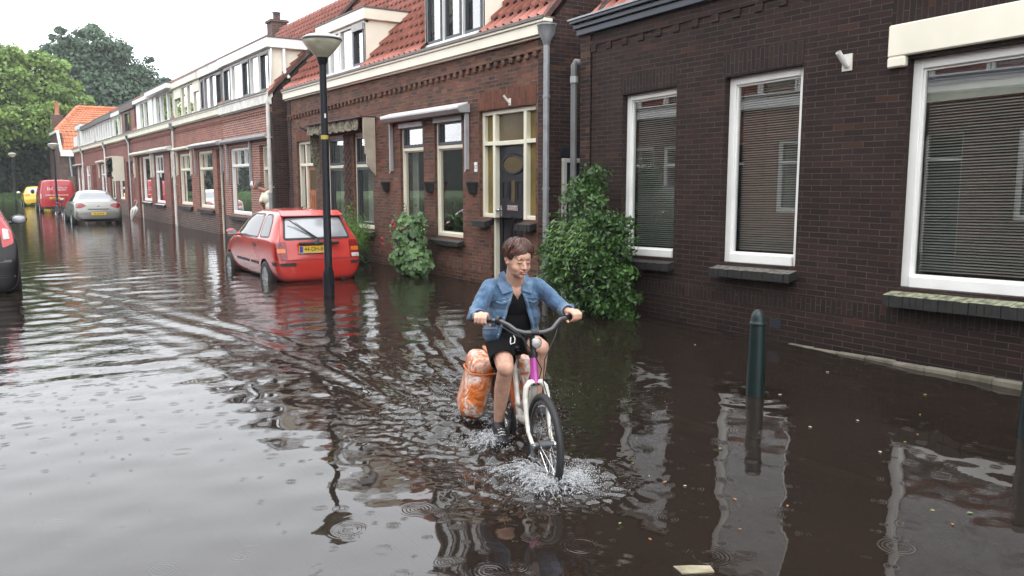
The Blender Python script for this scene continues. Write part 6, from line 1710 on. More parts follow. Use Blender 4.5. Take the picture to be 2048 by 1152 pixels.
# ------------------------------------------------------------------ bicycles (local x: rear axle -> front axle, y: left, z: up from the street)
M['bike_white'] = mat('bike_white', (.74, .72, .66), .3, var=.12, vscale=14, dirt=(.45, .42, .36))
M['bike_magenta'] = mat('bike_magenta', (.42, .06, .30), .25, var=.1, coat=.5)
M['bike_black'] = mat('bike_black', (.015, .015, .016), .35, var=.1)
M['bar_grey'] = mat('bar_grey', (.10, .10, .105), .35, metal=.5)
M['chrome'] = mat('chrome', (.62, .62, .62), .18, metal=1.0)
M['pannier'] = mat('pannier_plain', (.62, .16, .03), .5)
def pannier_mat():
    m, nt, b = new_mat('pannier_print'); N, L = nt.nodes, nt.links
    tc = N.new('ShaderNodeTexCoord'); nz = N.new('ShaderNodeTexNoise'); nz.inputs['Scale'].default_value = 9; nz.inputs['Detail'].default_value = 4; nz.inputs['Distortion'].default_value = 1.2
    L.new(tc.outputs['Object'], nz.inputs['Vector'])
    cr = N.new('ShaderNodeValToRGB'); e = cr.color_ramp.elements; e[0].position = .41; e[0].color = (.66, .17, .03, 1); e[1].position = .60; e[1].color = (.80, .66, .60, 1)
    k = e.new(.5); k.color = (.74, .30, .16, 1)
    L.new(nz.outputs['Fac'], cr.inputs[0]); L.new(cr.outputs[0], b.inputs['Base Color']); b.inputs['Roughness'].default_value = .35; b.inputs['Coat Weight'].default_value = .3
    n2 = N.new('ShaderNodeTexNoise'); n2.inputs['Scale'].default_value = 11; n2.inputs['Detail'].default_value = 3; n2.inputs['Distortion'].default_value = 1.5; L.new(tc.outputs['Object'], n2.inputs['Vector'])
    bp = N.new('ShaderNodeBump'); bp.inputs['Strength'].default_value = .9; bp.inputs['Distance'].default_value = .03; L.new(n2.outputs['Fac'], bp.inputs['Height']); L.new(bp.outputs[0], b.inputs['Normal'])
    return m
M['pannier_print'] = pannier_mat()

def bicycle(loc, rz, label, frame_m, head_m, steer=0.0, detail=True):
    WB, WR = .96, .285
    o = empty('bicycle', (loc[0], loc[1], GROUND), rz, label, 'bicycle')
    def wheel(parent, x):
        w = empty('wheel', (x, 0, WR)); w.parent = parent
        b = MB(); b.torus((0, 0, 0), WR-.019, .0205, n=56, m=10); b.build('tyre', M['rubber'], w, smooth=True)
        b = MB(); b.torus((0, 0, 0), WR-.046, .012, n=48, m=6); b.build('rim', M['bar_grey'] if detail else M['chrome'], w, smooth=True)
        b = MB()
        for k in range(28):
            a = 2*math.pi*k/28; s = .03 if k % 2 else -.03; a2 = a+(.5 if (k//2) % 2 else -.5)
            b.tube([(.02*math.cos(a2), s, .02*math.sin(a2)), ((WR-.055)*math.cos(a), 0, (WR-.055)*math.sin(a))], .0014, 3, cap=False)
        b.build('spokes', M['chrome'], w)
        b = MB(); b.tube([(0, -.055, 0), (0, .055, 0)], .017, 10); b.tube([(0, -.035, 0), (0, .035, 0)], .026, 10); b.build('hub', M['bar_grey'], w, smooth=True)
        return w
    wheel(o, 0)
    b = MB()
    HT, HB = Vector((.735, 0, .735)), Vector((.775, 0, .605)); BB = Vector((.40, 0, .275)); SC = Vector((.27, 0, .60))
    b.tube([HB+Vector((-.01, 0, -.0)), (.68, 0, .40), (.58, 0, .31), tuple(BB)], .022, 10)
    b.tube([HT+Vector((.0, 0, -.04)), (.60, 0, .47), (.46, 0, .37), (.345, 0, .36)], .017, 10)
    b.tube([tuple(BB), tuple(SC), (.235, 0, .70)], .017, 10)
    for s in (-1, 1):
        b.tube([(.38, s*.02, .28), (.30, s*.045, .28), (0, s*.062, .285)], .010, 6); b.tube([(.275, s*.02, .56), (.22, s*.05, .50), (0, s*.062, .285)], .009, 6)
    b.tube([(BB.x, -.04, BB.z), (BB.x, .04, BB.z)], .025, 12)
    fr = b.build('frame', frame_m, o, smooth=True)
    b = MB(); b.tube([tuple(HB+Vector((.004, 0, -.02))), tuple(HT)], .023, 14); b.tube([(.748, 0, .64), (.68, 0, .575), (.62, 0, .52)], [.024, .022, .019], 10); b.build('head_tube', head_m, fr, smooth=True)
    for pq in ([(.734, 0, .735), (.728, 0, .765)], [tuple(HB+Vector((.006, 0, -.025))), tuple(HB+Vector((.003, 0, -.012)))]):
        b = MB(); b.tube(pq, .027, 12); b.build('headset', M['bike_black'], fr, smooth=True)
    # steering assembly turns about the head tube
    ax = (HT-HB).normalized(); S = empty('steering', tuple(HB)); S.parent = o; S.rotation_euler = Matrix.Rotation(steer, 3, ax).to_euler()
    off = lambda p: tuple(Vector(p)-HB)
    b = MB()
    for s in (-1, 1):
        b.tube([off((.777, 0, .598)), off((.782, s*.035, .60)), off((.79, s*.058, .575)), off((.80, s*.066, .53)), off((.825, s*.066, .42)), off((.865, s*.064, .33)), off((.925, s*.06, .288)), off((WB-.0, s*.058, WR-.005))], [.018, .017, .0165, .016, .014, .012, .011, .014], 10)
    b.build('fork', frame_m, S, smooth=True)
    w2 = wheel(S, 0); w2.location = Vector((WB, 0, WR))-HB
    if detail:
        b = MB(); b.tube([off((WB, -.072, WR)), off((WB, .072, WR))], .012, 8); b.build('axle_nut', M['chrome'], S, smooth=True)
    b = MB(); b.tube([off((.735, 0, .735)), off((.705, 0, .845)), off((.70, 0, .872))], [.019, .017, .015], 12); b.tube([off((.70, 0, .868)), off((.745, 0, .883))], .016, 10); b.tube([off((.745, -.022, .883)), off((.745, .022, .883))], .019, 12)
    b.build('stem', M['bike_black'], S, smooth=True)
    pts = [off(p) for p in ((.60, .315, .945), (.635, .24, .945), (.675, .18, .942), (.715, .145, .925), (.738, .11, .898), (.747, .06, .884), (.748, 0, .883), (.747, -.06, .884), (.738, -.11, .898), (.715, -.145, .925), (.675, -.18, .942), (.635, -.24, .945), (.60, -.315, .945))]
    b = MB(); b.tube(pts, .0125, 12); hb = b.build('handlebar', M['bar_grey'], S, smooth=True)
    for s in (-1, 1):
        b = MB(); b.tube([off((.593, s*.33, .945)), off((.63, s*.25, .946)), off((.645, s*.225, .945))], [.018, .0175, .017], 12); b.build('grip', M['bike_black'], hb, smooth=True)
    b = MB(); b.tube([off((.675, -.185, .94)), off((.70, -.18, .915)), off((.72, -.11, .87)), off((.715, -.05, .845)), off((.70, -.03, .78))], .004, 6); b.tube([off((.655, -.20, .925)), off((.70, -.215, .905)), off((.68, -.29, .90))], .006, 6); b.build('brake_lever', M['bar_grey'], hb, smooth=True)
    b = MB(); b.tube([off((.655, -.20, .946)), off((.668, -.185, .944))], .026, 12); b.build('bell_clamp', M['bike_black'], hb, smooth=True)
    if detail:
        for (p0, p1, p2, p3, p4) in (((.69, -.17, .93), (.80, -.10, .88), (.83, -.02, .76), (.80, .03, .68), (.70, .03, .52)), ((.69, .17, .93), (.79, .11, .86), (.82, .04, .74), (.86, .02, .62), (.86, .06, .50))):
            b = MB(); b.tube([off(p) for p in (p0, p1, p2, p3, p4)], .0032, 6); b.build('brake_cable', M['bike_black'], S, smooth=True)
    # headlight on a bracket
    b = MB(); b.lathe([(.0, -.05), (.022, -.045), (.026, -.02), (.029, 0)], tuple(Vector(off((.79, 0, .83)))), 18, axis='x'); b.tube([off((.75, 0, .82)), off((.72, 0, .80))], .008, 6); hl = b.build('headlight', M['bike_black'], S, smooth=True)
    b = MB(); b.lathe([(.029, 0), (.027, .006), (.015, .012), (0, .014)], tuple(Vector(off((.79, 0, .83)))), 18, axis='x'); b.build('lens', M['light_clear'], hl, smooth=True)
    b = MB(); b.lathe([(.030, -.004), (.032, 0), (.030, .004)], tuple(Vector(off((.79, 0, .83)))), 18, axis='x'); b.build('lamp_bezel', M['chrome'], hl, smooth=True)
    # rear mudguard, saddle, rack, chain guard, cranks
    b = MB(); n = 22
    for k in range(n+1):
        a = R(-10+200*k/n); r_ = WR+.022
        for s in (-1, 1):
            b.v.append((r_*math.cos(a), s*.027, WR+r_*math.sin(a)))
    for k in range(n): b.f.append((2*k, 2*k+1, 2*k+3, 2*k+2)); b.uvrot.append(False); b.mi.append(0)
    mg = b.build('mudguard', mat('mudguard_orange', (.58, .13, .03), .4) if detail else M['bike_black'], o, smooth=True); t = mg.modifiers.new('t', 'SOLIDIFY'); t.thickness = .003
    b = MB(); b.sphere((.19, 0, .715), (.13, .085, .03), 14, 8); b.sphere((.29, 0, .715), (.08, .03, .022), 10, 6); b.build('saddle', M['bike_black'], o, smooth=True)
    b = MB()
    for s in (-1, 1): b.tube([(.22, s*.03, .56), (.10, s*.06, .58), (-.28, s*.06, .585)], .006, 6); b.tube([(0, s*.065, .29), (-.12, s*.062, .58)], .005, 6)
    b.tube([(-.28, -.06, .585), (-.28, .06, .585)], .006, 6); b.build('rear_rack', M['bike_black'], o, smooth=True)
    b = MB(); b.lathe([(0, -.045), (.085, -.045), (.088, -.04), (0, -.04)], (BB.x, 0, BB.z), 24, axis='y'); b.box(0, .40, -.052, -.044, .245, .32); b.build('chain_guard', M['bike_black'], o)
    cr = R(58); ca, sa = math.cos(cr), math.sin(cr); ln = .145
    for s in (-1, 1):
        e = Vector((BB.x-s*ca*ln*-.25, s*.075, BB.z+s*sa*ln*1.1))
        b = MB(); b.tube([(BB.x, s*.055, BB.z), tuple(e)], .010, 8); co_ = b.build('crank', M['bar_grey'], o, smooth=True)
        b = MB(); b.box(e.x-.045, e.x+.045, e.y+s*.01-(0 if s > 0 else .085), e.y+s*.01+(.085 if s > 0 else 0), e.z-.012, e.z+.012); b.build('pedal', M['bike_black'], co_, bevel=.004)
    return o
HEAD = R(250)
REAR = (2.928, 4.502)
bicycle(REAR, HEAD, 'white and magenta bicycle the boy rides through the water', M['bike_white'], M['bike_magenta'], steer=R(3))
bicycle((3.78, 46.3), R(282), 'parked dark bicycle by the street lamp beside the silver car', M['bike_black'], M['bike_black'], detail=False)

pn = empty('pannier_bag', (REAR[0], REAR[1], GROUND), HEAD, 'orange and white printed double pannier bag over the rear wheel', 'bag')
def soft_box(name, c, half, m, parent, p=4.0, flare=0.0, seg=22, rings=16, tilt=0.0, seed=0):
    """rounded pillow-like box (superellipsoid) with slight sag"""
    b = MB(); b.sphere((0, 0, 0), 1, seg, rings); rg = random.Random(seed); vs = []
    ph = [rg.uniform(0, 6) for _ in range(4)]
    for v in b.v:
        x, y, z = v; n_ = (abs(x)**p+abs(y)**p+abs(z)**p)**(1/p); x, y, z = x/n_, y/n_, z/n_
        k = 1-flare*(z+1)/2; w = 1+.03*math.sin(z*5+ph[0])+.03*math.sin(x*6+ph[1])
        q = Vector((x*half[0]*(1+.03*math.sin(z*4+ph[2])), y*half[1]*k*w, z*half[2]*(1+.02*math.sin(x*5+ph[3]))))
        q = Matrix.Rotation(tilt, 3, 'X') @ q
        vs.append(tuple(q+Vector(c)))
    b.v = vs; return b.build(name, m, parent, smooth=True, angle=80)
for s in (-1, 1):
    w_ = .02 if s < 0 else 0
    bs = soft_box('bag_side', (-.10, s*(.158+w_), .375), (.185, .092, .215), M['pannier_print'], pn, 3.6, .25, tilt=s*R(15), seed=s+3)
    soft_box('bag_flap', (-.10, s*(.128+w_), .53), (.195, .088, .075), M['pannier_print'], bs, 3.4, .3, tilt=s*R(9), seed=s+9)
    for (z_, d_) in ((.575, .226),): 
        b = MB(); b.tube([(.085, s*(.05), z_-.08), (.095, s*(d_-.065+w_), z_-.085), (.04, s*(d_+w_-.010), z_-.085), (-.10, s*(d_+w_-.002), z_-.085), (-.24, s*(d_+w_-.012), z_-.085), (-.29, s*(d_-.06+w_), z_-.08)], .0065, 6); b.build('piping', M['pannier'], bs, smooth=True)
b = MB(); b.box(-.26, .06, -.10, .10, .596, .612); b.build('top_panel', M['pannier'], pn, bevel=.004)
# ------------------------------------------------------------------ the boy on the bicycle (local frame of the bicycle)
M['skin'] = mat('skin', (.62, .36, .26), .55, var=.13, vscale=22, bump=.12, bscale=120)
M['skin'].node_tree.nodes['Principled BSDF'].inputs['Subsurface Weight'].default_value = .08
M['skin'].node_tree.nodes['Principled BSDF'].inputs['Subsurface Radius'].default_value = (.02, .008, .004)
M['lip'] = mat('lip', (.50, .18, .15), .4)
M['hair'] = mat('hair', (.058, .024, .017), .45, var=.45, vscale=35, bump=.5, bscale=90)
M['hair_light'] = mat('hair_light', (.14, .060, .042), .4, var=.3, vscale=30)
M['brow'] = mat('brow', (.06, .028, .02), .7)
M['teeth'] = mat('teeth', (.7, .68, .62), .3)
M['shirt'] = mat('shirt_black', (.005, .005, .006), .9, spec=.2, var=.3, vscale=8, bump=.3, bscale=12)
M['shorts'] = mat('shorts_black', (.0045, .0045, .0055), .9, spec=.2, var=.3, vscale=6, bump=.5, bscale=9)
M['sock'] = mat('sock', (.012, .018, .06), .8); M['shoe'] = mat('shoe', (.012, .012, .016), .6, var=.2, bump=.2)
def denim_mat(name, base, light, dark):
    m, nt, b = new_mat(name); N, L = nt.nodes, nt.links
    tc = N.new('ShaderNodeTexCoord')
    n1 = N.new('ShaderNodeTexNoise'); n1.inputs['Scale'].default_value = 7; n1.inputs['Detail'].default_value = 6; n1.inputs['Roughness'].default_value = .6; L.new(tc.outputs['Object'], n1.inputs['Vector'])
    cr = N.new('ShaderNodeValToRGB'); e = cr.color_ramp.elements; e[0].position = .33; e[0].color = (*dark, 1); e[1].position = .66; e[1].color = (*light, 1); k = e.new(.5); k.color = (*base, 1)
    L.new(n1.outputs['Fac'], cr.inputs[0])
    n3 = N.new('ShaderNodeTexNoise'); n3.inputs['Scale'].default_value = 220; L.new(tc.outputs['Object'], n3.inputs['Vector'])
    mr = N.new('ShaderNodeMapRange'); mr.inputs[3].default_value = .8; mr.inputs[4].default_value = 1.2; L.new(n3.outputs['Fac'], mr.inputs[0])
    sc = N.new('ShaderNodeVectorMath'); sc.operation = 'SCALE'; L.new(cr.outputs[0], sc.inputs[0]); L.new(mr.outputs[0], sc.inputs['Scale']); L.new(sc.outputs[0], b.inputs['Base Color'])
    n2 = N.new('ShaderNodeTexNoise'); n2.inputs['Scale'].default_value = 16; n2.inputs['Detail'].default_value = 3; n2.inputs['Distortion'].default_value = 1.0; L.new(tc.outputs['Object'], n2.inputs['Vector'])
    bp = N.new('ShaderNodeBump'); bp.inputs['Strength'].default_value = .7; bp.inputs['Distance'].default_value = .018; L.new(n2.outputs['Fac'], bp.inputs['Height']); L.new(bp.outputs[0], b.inputs['Normal'])
    b.inputs['Roughness'].default_value = .85; b.inputs['Sheen Weight'].default_value = .2
    return m
M['denim'] = denim_mat('denim', (.060, .125, .22), (.15, .245, .36), (.022, .048, .10))
M['denim_seam'] = denim_mat('denim_seam', (.10, .17, .27), (.21, .30, .41), (.045, .085, .15))

boy = empty('person', (REAR[0], REAR[1], GROUND), HEAD, 'boy in denim jacket and black shorts riding a bicycle through the water', 'person')
Gz = .14    # key points below were measured above the water
def W(x, y, z): return Vector((x, y, z+Gz))
headC = W(.375, 0, 1.125); HR = Euler((R(-2), R(9), R(13)))     # nods down a little, turned with the bicycle
HM = HR.to_matrix()
HS = .95
def HP(x, y, z): return tuple(headC + HM @ (Vector((x, y, z))*HS))
def he(c, r): return ('e', HP(*c), tuple(q*HS for q in r), HR)
def hc(a, b, r0, r1): return ('c', HP(*a), HP(*b), r0*HS, r1*HS)
shR, shL = W(.25, -.150, .945), W(.25, .150, .945)
elR, elL = W(.40, -.275, .80), W(.41, .278, .82)
wrR, wrL = W(.555, -.272, .818), W(.545, .272, .82)
hip = W(.17, 0, .60)
knR, knL = W(.475, -.105, .475), W(.50, .11, .60)
anR, anL = W(.315, -.115, .085), W(.385, .115, .27)
prims = [he((-.014, 0, .030), (.092, .076, .080)), he((.018, 0, -.012), (.071, .070, .080)), he((.030, 0, -.060), (.052, .054, .044)), he((.048, .034, -.034), (.030, .030, .032)), he((.048, -.034, -.034), (.030, .030, .032)),
         he((.062, 0, .040), (.030, .052, .040)), he((.066, 0, -.088), (.018, .019, .016)), he((-.03, 0, -.035), (.055, .058, .055)),
         hc((.084, 0, .010), (.104, 0, -.028), .0075, .0125), hc((.094, .012, -.033), (.094, .0121, -.033), .008, .008), hc((.094, -.012, -.033), (.094, -.0121, -.033), .008, .008),
         he((.074, .026, .024), (.014, .022, .007)), he((.074, -.026, .024), (.014, .022, .007)), he((.070, .028, .006), (.012, .016, .011)), he((.070, -.028, .006), (.012, .016, .011)),
         he((.078, 0, -.056), (.017, .025, .017)),
         ('c', HP(-.03, 0, -.05), tuple(W(.27, 0, .965)), .052, .062), ('c', HP(-.01, 0, -.06), tuple(W(.29, 0, .97)), .047, .058), ('e', tuple(W(.30, 0, .93)), (.05, .08, .06))]
for s in (-1, 1):
    prims += [he((-.012, s*.078, .0), (.012, .010, .026)), he((-.004, s*.079, -.018), (.012, .008, .012)), he((-.022, s*.083, .008), (.010, .008, .020))]
# torso under the clothes, shoulders, arms, legs: all one skin surface
prims += [('e', tuple(W(.255, 0, .86)), (.085, .125, .10)), ('e', tuple(W(.21, 0, .70)), (.08, .115, .12)), ('e', tuple(hip), (.10, .13, .09)),
          ('c', tuple(W(.24, -.10, .935)), tuple(W(.24, .10, .935)), .048, .048)]
for s, sh_, el, wr in ((-1, shR, elR, wrR), (1, shL, elL, wrL)):
    prims += [('c', tuple(sh_), tuple(el), .042, .034), ('c', tuple(el), tuple(wr), .033, .024)]
    # hand closed round the grip: back of the hand above it, fingers over the front and under, thumb beneath
    g0 = W(.598, s*.318, .805); g1 = W(.640, s*.236, .806)       # grip axis (outer, inner)
    axg = (g1-g0).normalized()
    fwd = Vector((1, s*.12, 0)); fwd = (fwd-axg*fwd.dot(axg)).normalized()
    palmC = (g0+g1)/2 + Vector((-.012, 0, .026))
    prims += [('c', tuple(g0+axg*.012+Vector((-.020, 0, .024))), tuple(g1-axg*.016+Vector((-.020, 0, .026))), .0165, .0175),
              ('c', tuple(wr), tuple(palmC+Vector((-.018, 0, -.002))), .024, .023)]
    for k in range(4):
        c0 = g0+axg*(.010+.0205*k); ln = (.90, 1.0, 1.04, .98)[k]; rf = (.0078, .0088, .0092, .0090)[k]
        kn = c0+Vector((0, 0, .030))+fwd*(.004); p1 = c0+fwd*.030*ln+Vector((0, 0, .016)); p2 = c0+fwd*.030*ln+Vector((0, 0, -.010)); p3 = c0+fwd*.008+Vector((0, 0, -.026*ln))
        prims += [('c', tuple(kn-fwd*.022), tuple(kn), rf*1.25, rf*1.2), ('c', tuple(kn), tuple(p1), rf*1.15, rf*1.05), ('c', tuple(p1), tuple(p2), rf*1.05, rf*.95), ('c', tuple(p2), tuple(p3), rf*.95, rf*.82)]
    t0 = g1-axg*.006+Vector((-.026, 0, .010)); t1 = g1+axg*.006+Vector((-.020, 0, -.014)); t2 = g1+axg*.004+fwd*.010+Vector((-.004, 0, -.028))
    prims += [('c', tuple(t0), tuple(t1), .0115, .0105), ('c', tuple(t1), tuple(t2), .0105, .0085)]
for s, kn, an, in ((-1, knR, anR), (1, knL, anL)):
    hp_ = hip+Vector((.01, s*.075, 0))
    prims += [('c', tuple(hp_), tuple(hp_*.45+kn*.55), .078, .066), ('c', tuple(hp_*.45+kn*.55), tuple(kn), .066, .052), ('e', tuple(kn+Vector((.012, 0, .004))), (.048, .046, .050)),
              ('c', tuple(kn), tuple(kn*.62+an*.38+Vector((-.018, 0, 0))), .048, .050), ('c', tuple(kn*.62+an*.38+Vector((-.018, 0, 0))), tuple(an), .050, .030),
              ('c', tuple(an), tuple(an+Vector((.10, 0, -.06))), .030, .026)]
body = blob('body', prims, M['skin'], boy, voxel=.0042, smooth=3)

# face details
def small(name, prims, m, parent, voxel=.002, sm=2): return blob(name, prims, m, parent, voxel=voxel, smooth=sm)
for s in (-1, 1):
    small('eyebrow', [hc((.088, s*.014, .024), (.087, s*.028, .030), .0028, .0034), hc((.087, s*.028, .030), (.076, s*.043, .026), .0034, .0018)], M['brow'], body, .0018)
    small('eyelid', [he((.0765, s*.028, .005), (.0095, .0145, .0075))], mat('eyelid', (.50, .27, .20), .45), body, .0018)
    small('eyelash', [hc((.0855, s*.016, -.0005), (.0872, s*.028, -.0032), .0018, .0022), hc((.0872, s*.028, -.0032), (.0795, s*.042, .0), .0022, .0014)], M['brow'], body, .0014, 1)
    small('ear_hollow', [he((-.004, s*.0875, -.0), (.006, .003, .014))], M['lip'], body, .002)
small('upper_lip', [hc((.0875, -.026, -.0485), (.0970, -.007, -.0490), .0022, .0034), hc((.0970, -.007, -.0490), (.0970, .007, -.0490), .0034, .0034), hc((.0970, .007, -.0490), (.0875, .026, -.0485), .0034, .0022)], M['lip'], body, .0018)
small('lower_lip', [hc((.0870, -.025, -.0505), (.0950, -.010, -.0635), .0022, .0040), hc((.0950, -.010, -.0635), (.0950, .010, -.0635), .0040, .0040), hc((.0950, .010, -.0635), (.0870, .025, -.0505), .0040, .0022)], M['lip'], body, .0018)
small('mouth_gap', [hc((.0910, -.018, -.0555), (.0910, .018, -.0555), .0048, .0048)], M['brow'], body, .0016, 1)
small('teeth', [hc((.0935, -.014, -.0535), (.0935, .014, -.0535), .0032, .0032)], M['teeth'], body, .0014, 1)
for s in (-1, 1): small('nostril', [he((.1015, s*.0075, -.0395), (.003, .0028, .002))], M['brow'], body, .0012, 0)

# hair: a cap of volume plus combed locks swept from the crown to a fringe
hp = [he((-.024, 0, .050), (.096, .082, .076)), he((-.042, 0, .018), (.080, .080, .078)), he((.026, .010, .084), (.060, .064, .034)), he((.040, .030, .074), (.042, .044, .026)),
      he((.008, -.068, .040), (.036, .018, .034)), he((.004, .068, .040), (.036, .018, .034)), he((-.05, 0, -.035), (.045, .055, .04))]
hair = blob('hair', hp, M['hair'], body, voxel=.004, smooth=2)
rh = random.Random(5); bm1, bm2 = MB(), MB()
def on_head(u, v, lift):
    """u: angle round the head from the front (rad), v: angle down from the crown"""
    lift *= 1.0; r = ((.103+lift)*HS, (.090+lift)*HS, (.092+lift)*HS)
    return HP(-.020+r[0]/HS*math.sin(v)*math.cos(u), r[1]/HS*math.sin(v)*math.sin(u), .040+r[2]/HS*math.cos(v))
for k in range(760):
    u0 = rh.uniform(-math.pi, math.pi); v0 = rh.uniform(.05, .6)
    front = max(0, math.cos(u0))
    v1 = (1.02 if front > .45 else 1.72) + rh.uniform(-.22, .22)
    if abs(u0) > 2.2: v1 = 2.1+rh.uniform(-.1, .1)
    if .35 < abs(u0) < 1.1: v1 += .18
    sweep = rh.uniform(.25, .6)*(-1 if u0 < .45 else .7)*(.8 if front > .2 else .2)
    lift = rh.uniform(-.006, .014); pts = []; rs = []
    for j in range(6):
        t = j/5; pts.append(on_head(u0+sweep*t*t, v0+(v1-v0)*t, lift+.006*math.sin(t*3.1)-.010*t*t)); rs.append(.0042*(1-t*.75)*(.7 if j == 0 else 1))
    (bm1 if rh.random() < .72 else bm2).tube(pts, rs, 5)
for k in range(120):           # long fringe falling across the forehead to the rider's right
    u0 = rh.uniform(-.05, .75); pts = []; rs = []
    v1 = rh.uniform(1.12, 1.50)
    for j in range(7):
        t = j/6; pts.append(on_head(u0-1.05*t*t, .25+(v1-.25)*t**.85, .010+.008*math.sin(t*3.0)-.006*t)); rs.append(.005*(1-t*.8)+.0006)
    (bm1 if k % 3 else bm2).tube(pts, rs, 5)
bm1.build('locks', M['hair'], hair, smooth=True); bm2.build('highlight_locks', M['hair_light'], hair, smooth=True)

# clothes
sp = [('e', tuple(W(.265, 0, .86)), (.098, .140, .115)), ('e', tuple(W(.235, 0, .74)), (.103, .140, .16)), ('e', tuple(W(.215, 0, .63)), (.118, .145, .10)), ('c', tuple(W(.22, 0, .85)), tuple(W(.20, 0, .62)), .115, .125), ('c', tuple(W(.25, -.09, .915)), tuple(W(.25, .09, .915)), .055, .055)]
vneck = lambda c: (c.z > .875+Gz+1.9*abs(c.y) and c.x > .28) or c.z > 1.01+Gz
blob('shirt', sp, M['shirt'], body, voxel=.006, smooth=4, cut=vneck, thick=.003)
sp = [('e', tuple(W(.175, 0, .60)), (.125, .155, .10)), ('e', tuple(W(.25, 0, .575)), (.10, .12, .07))]
for s, kn in ((-1, knR), (1, knL)):
    hp_ = hip+Vector((.01, s*.08, 0)); sp += [('c', tuple(hp_), tuple(hp_*.30+kn*.70+Vector((0, s*.004, 0))), .095, .083 if s < 0 else .080)]
def cutleg(c):
    for s, kn in ((-1, knR), (1, knL)):
        hp_ = hip+Vector((.01, s*.08, 0)); d = (kn-hp_); L_ = d.length; d.normalize()
        if c.y*s > 0 and (c-hp_).dot(d) > L_*.74: return True
    return False
blob('shorts', sp, M['shorts'], body, voxel=.006, smooth=5, cut=cutleg, thick=.003)
b = MB(); b.tube([tuple(W(.31, -.03, .66)), tuple(W(.345, -.045, .60)), tuple(W(.35, -.06, .555))], .004, 6); b.tube([tuple(W(.31, -.02, .655)), tuple(W(.35, -.015, .635)), tuple(W(.36, -.02, .61)), tuple(W(.35, -.045, .60))], .0035, 6); b.sphere(tuple(W(.352, -.062, .553)), .007)
b.build('drawstring', M['white'], body, smooth=True)
for s, an in ((-1, anR), (1, anL)):
    blob('sock', [('c', tuple(an+Vector((-.006, 0, .055))), tuple(an), .036, .036), ('c', tuple(an), tuple(an+Vector((.03, 0, -.03))), .036, .038)], M['sock'], body, voxel=.005)
    sh_ = blob('shoe', [('c', tuple(an+Vector((-.025, 0, -.045))), tuple(an+Vector((.03, 0, -.035))), .040, .042), ('c', tuple(an+Vector((.03, 0, -.04))), tuple(an+Vector((.125, 0, -.068))), .040, .032), ('e', tuple(an+Vector((.145, 0, -.07))), (.045, .038, .026)), ('c', tuple(an), tuple(an+Vector((.05, 0, -.025))), .041, .036)], M['shoe'], body, voxel=.005)
    b = MB()
    for k in range(4): p = an+Vector((.055+.02*k, 0, -.0+-.012*k)); b.tube([tuple(p+Vector((0, -.02, -.004))), tuple(p+Vector((.004, 0, .004))), tuple(p+Vector((0, .02, -.004)))], .0035, 5)
    b.build('laces', M['white_dirty'], sh_)
# denim jacket, open down the front
jp = [('e', tuple(W(.245, 0, .87)), (.128, .172, .115)), ('e', tuple(W(.235, 0, .76)), (.135, .180, .14)), ('e', tuple(W(.22, -.01, .655)), (.145, .188, .12)), ('c', tuple(W(.245, -.135, .945)), tuple(W(.245, .135, .945)), .058, .058), ('c', tuple(W(.26, -.05, .965)), tuple(W(.26, .05, .965)), .058, .058)]
for s, sh_, el, wr in ((-1, shR, elR, wrR), (1, shL, elL, wrL)):
    cf = el.lerp(wr, .80)
    jp += [('c', tuple(sh_), tuple(sh_.lerp(el, .5)+Vector((0, s*.006, .004))), .058, .050), ('c', tuple(sh_.lerp(el, .5)), tuple(el), .050, .047), ('c', tuple(el), tuple(el.lerp(wr, .45)+Vector((0, 0, -.004))), .048, .043), ('c', tuple(el.lerp(wr, .45)), tuple(cf), .045, .040)]
    rr_ = random.Random(3+s)
    for k in range(7):      # sleeve folds
        t = .15+.12*k; p = sh_.lerp(el, min(1, t*1.6)) if t < .6 else el.lerp(cf, (t-.6)*2.2); a = rr_.uniform(-1, 1)
        jp.append(('c', tuple(p+Vector((.02, s*.030, .028*a))), tuple(p+Vector((-.025, s*.036, -.02*a-.012))), .020, .016))
gap = lambda z: .026 + max(0, (.93-(z-Gz)))*.30
def jcut(c):
    zz = c.z-Gz
    if c.x > .26 and abs(c.y+.0) < gap(c.z) and zz < .985: return True
    if zz > .990-.30*(c.x-.26) and abs(c.y) < .058: return True
    if zz < (.575 if c.y < 0 else .615): return True
    for s, el, wr in ((-1, elR, wrR), (1, elL, wrL)):
        d = (wr-el); L_ = d.length; d.normalize()
        if c.y*s > .2 and (c-el).dot(d) > L_*.86: return True
    return False
jk = blob('denim_jacket', jp, M['denim'], body, voxel=.0055, smooth=4, cut=jcut, thick=.004)
# collar wings, button bands, pocket flaps, cuffs
def wing(pts, m, name, th=.005):
    b = MB(); n = len(pts); c0 = sum((Vector(p) for p in pts), Vector())/n
    nr = (Vector(pts[1])-Vector(pts[0])).cross(Vector(pts[2])-Vector(pts[0])).normalized()*th
    b.add([tuple(Vector(p)) for p in pts]+[tuple(Vector(p)-nr) for p in pts], [tuple(range(n)), tuple(range(2*n-1, n-1, -1))]+[(i, i+n, (i+1) % n+n, (i+1) % n) for i in range(n)])
    return b.build(name, m, jk, bevel=.002)
for s in (-1, 1):
    wing([W(.235, s*.060, 1.045), W(.305, s*.040, 1.015), W(.365, s*.030, .935), W(.362, s*.092, .915), W(.315, s*.112, .975), W(.245, s*.090, 1.030)], M['denim_seam'], 'collar', .008)
jbm = bmesh.new(); jbm.from_mesh(jk.data); jbvh = BVHTree.FromBMesh(jbm); jbm.free()
def on_jacket(y, z, off=.004):
    h = jbvh.ray_cast(Vector((1.0, y, z+Gz)), Vector((-1, 0, 0))); return (h[0]+Vector((off, 0, 0))) if h[0] is not None else None
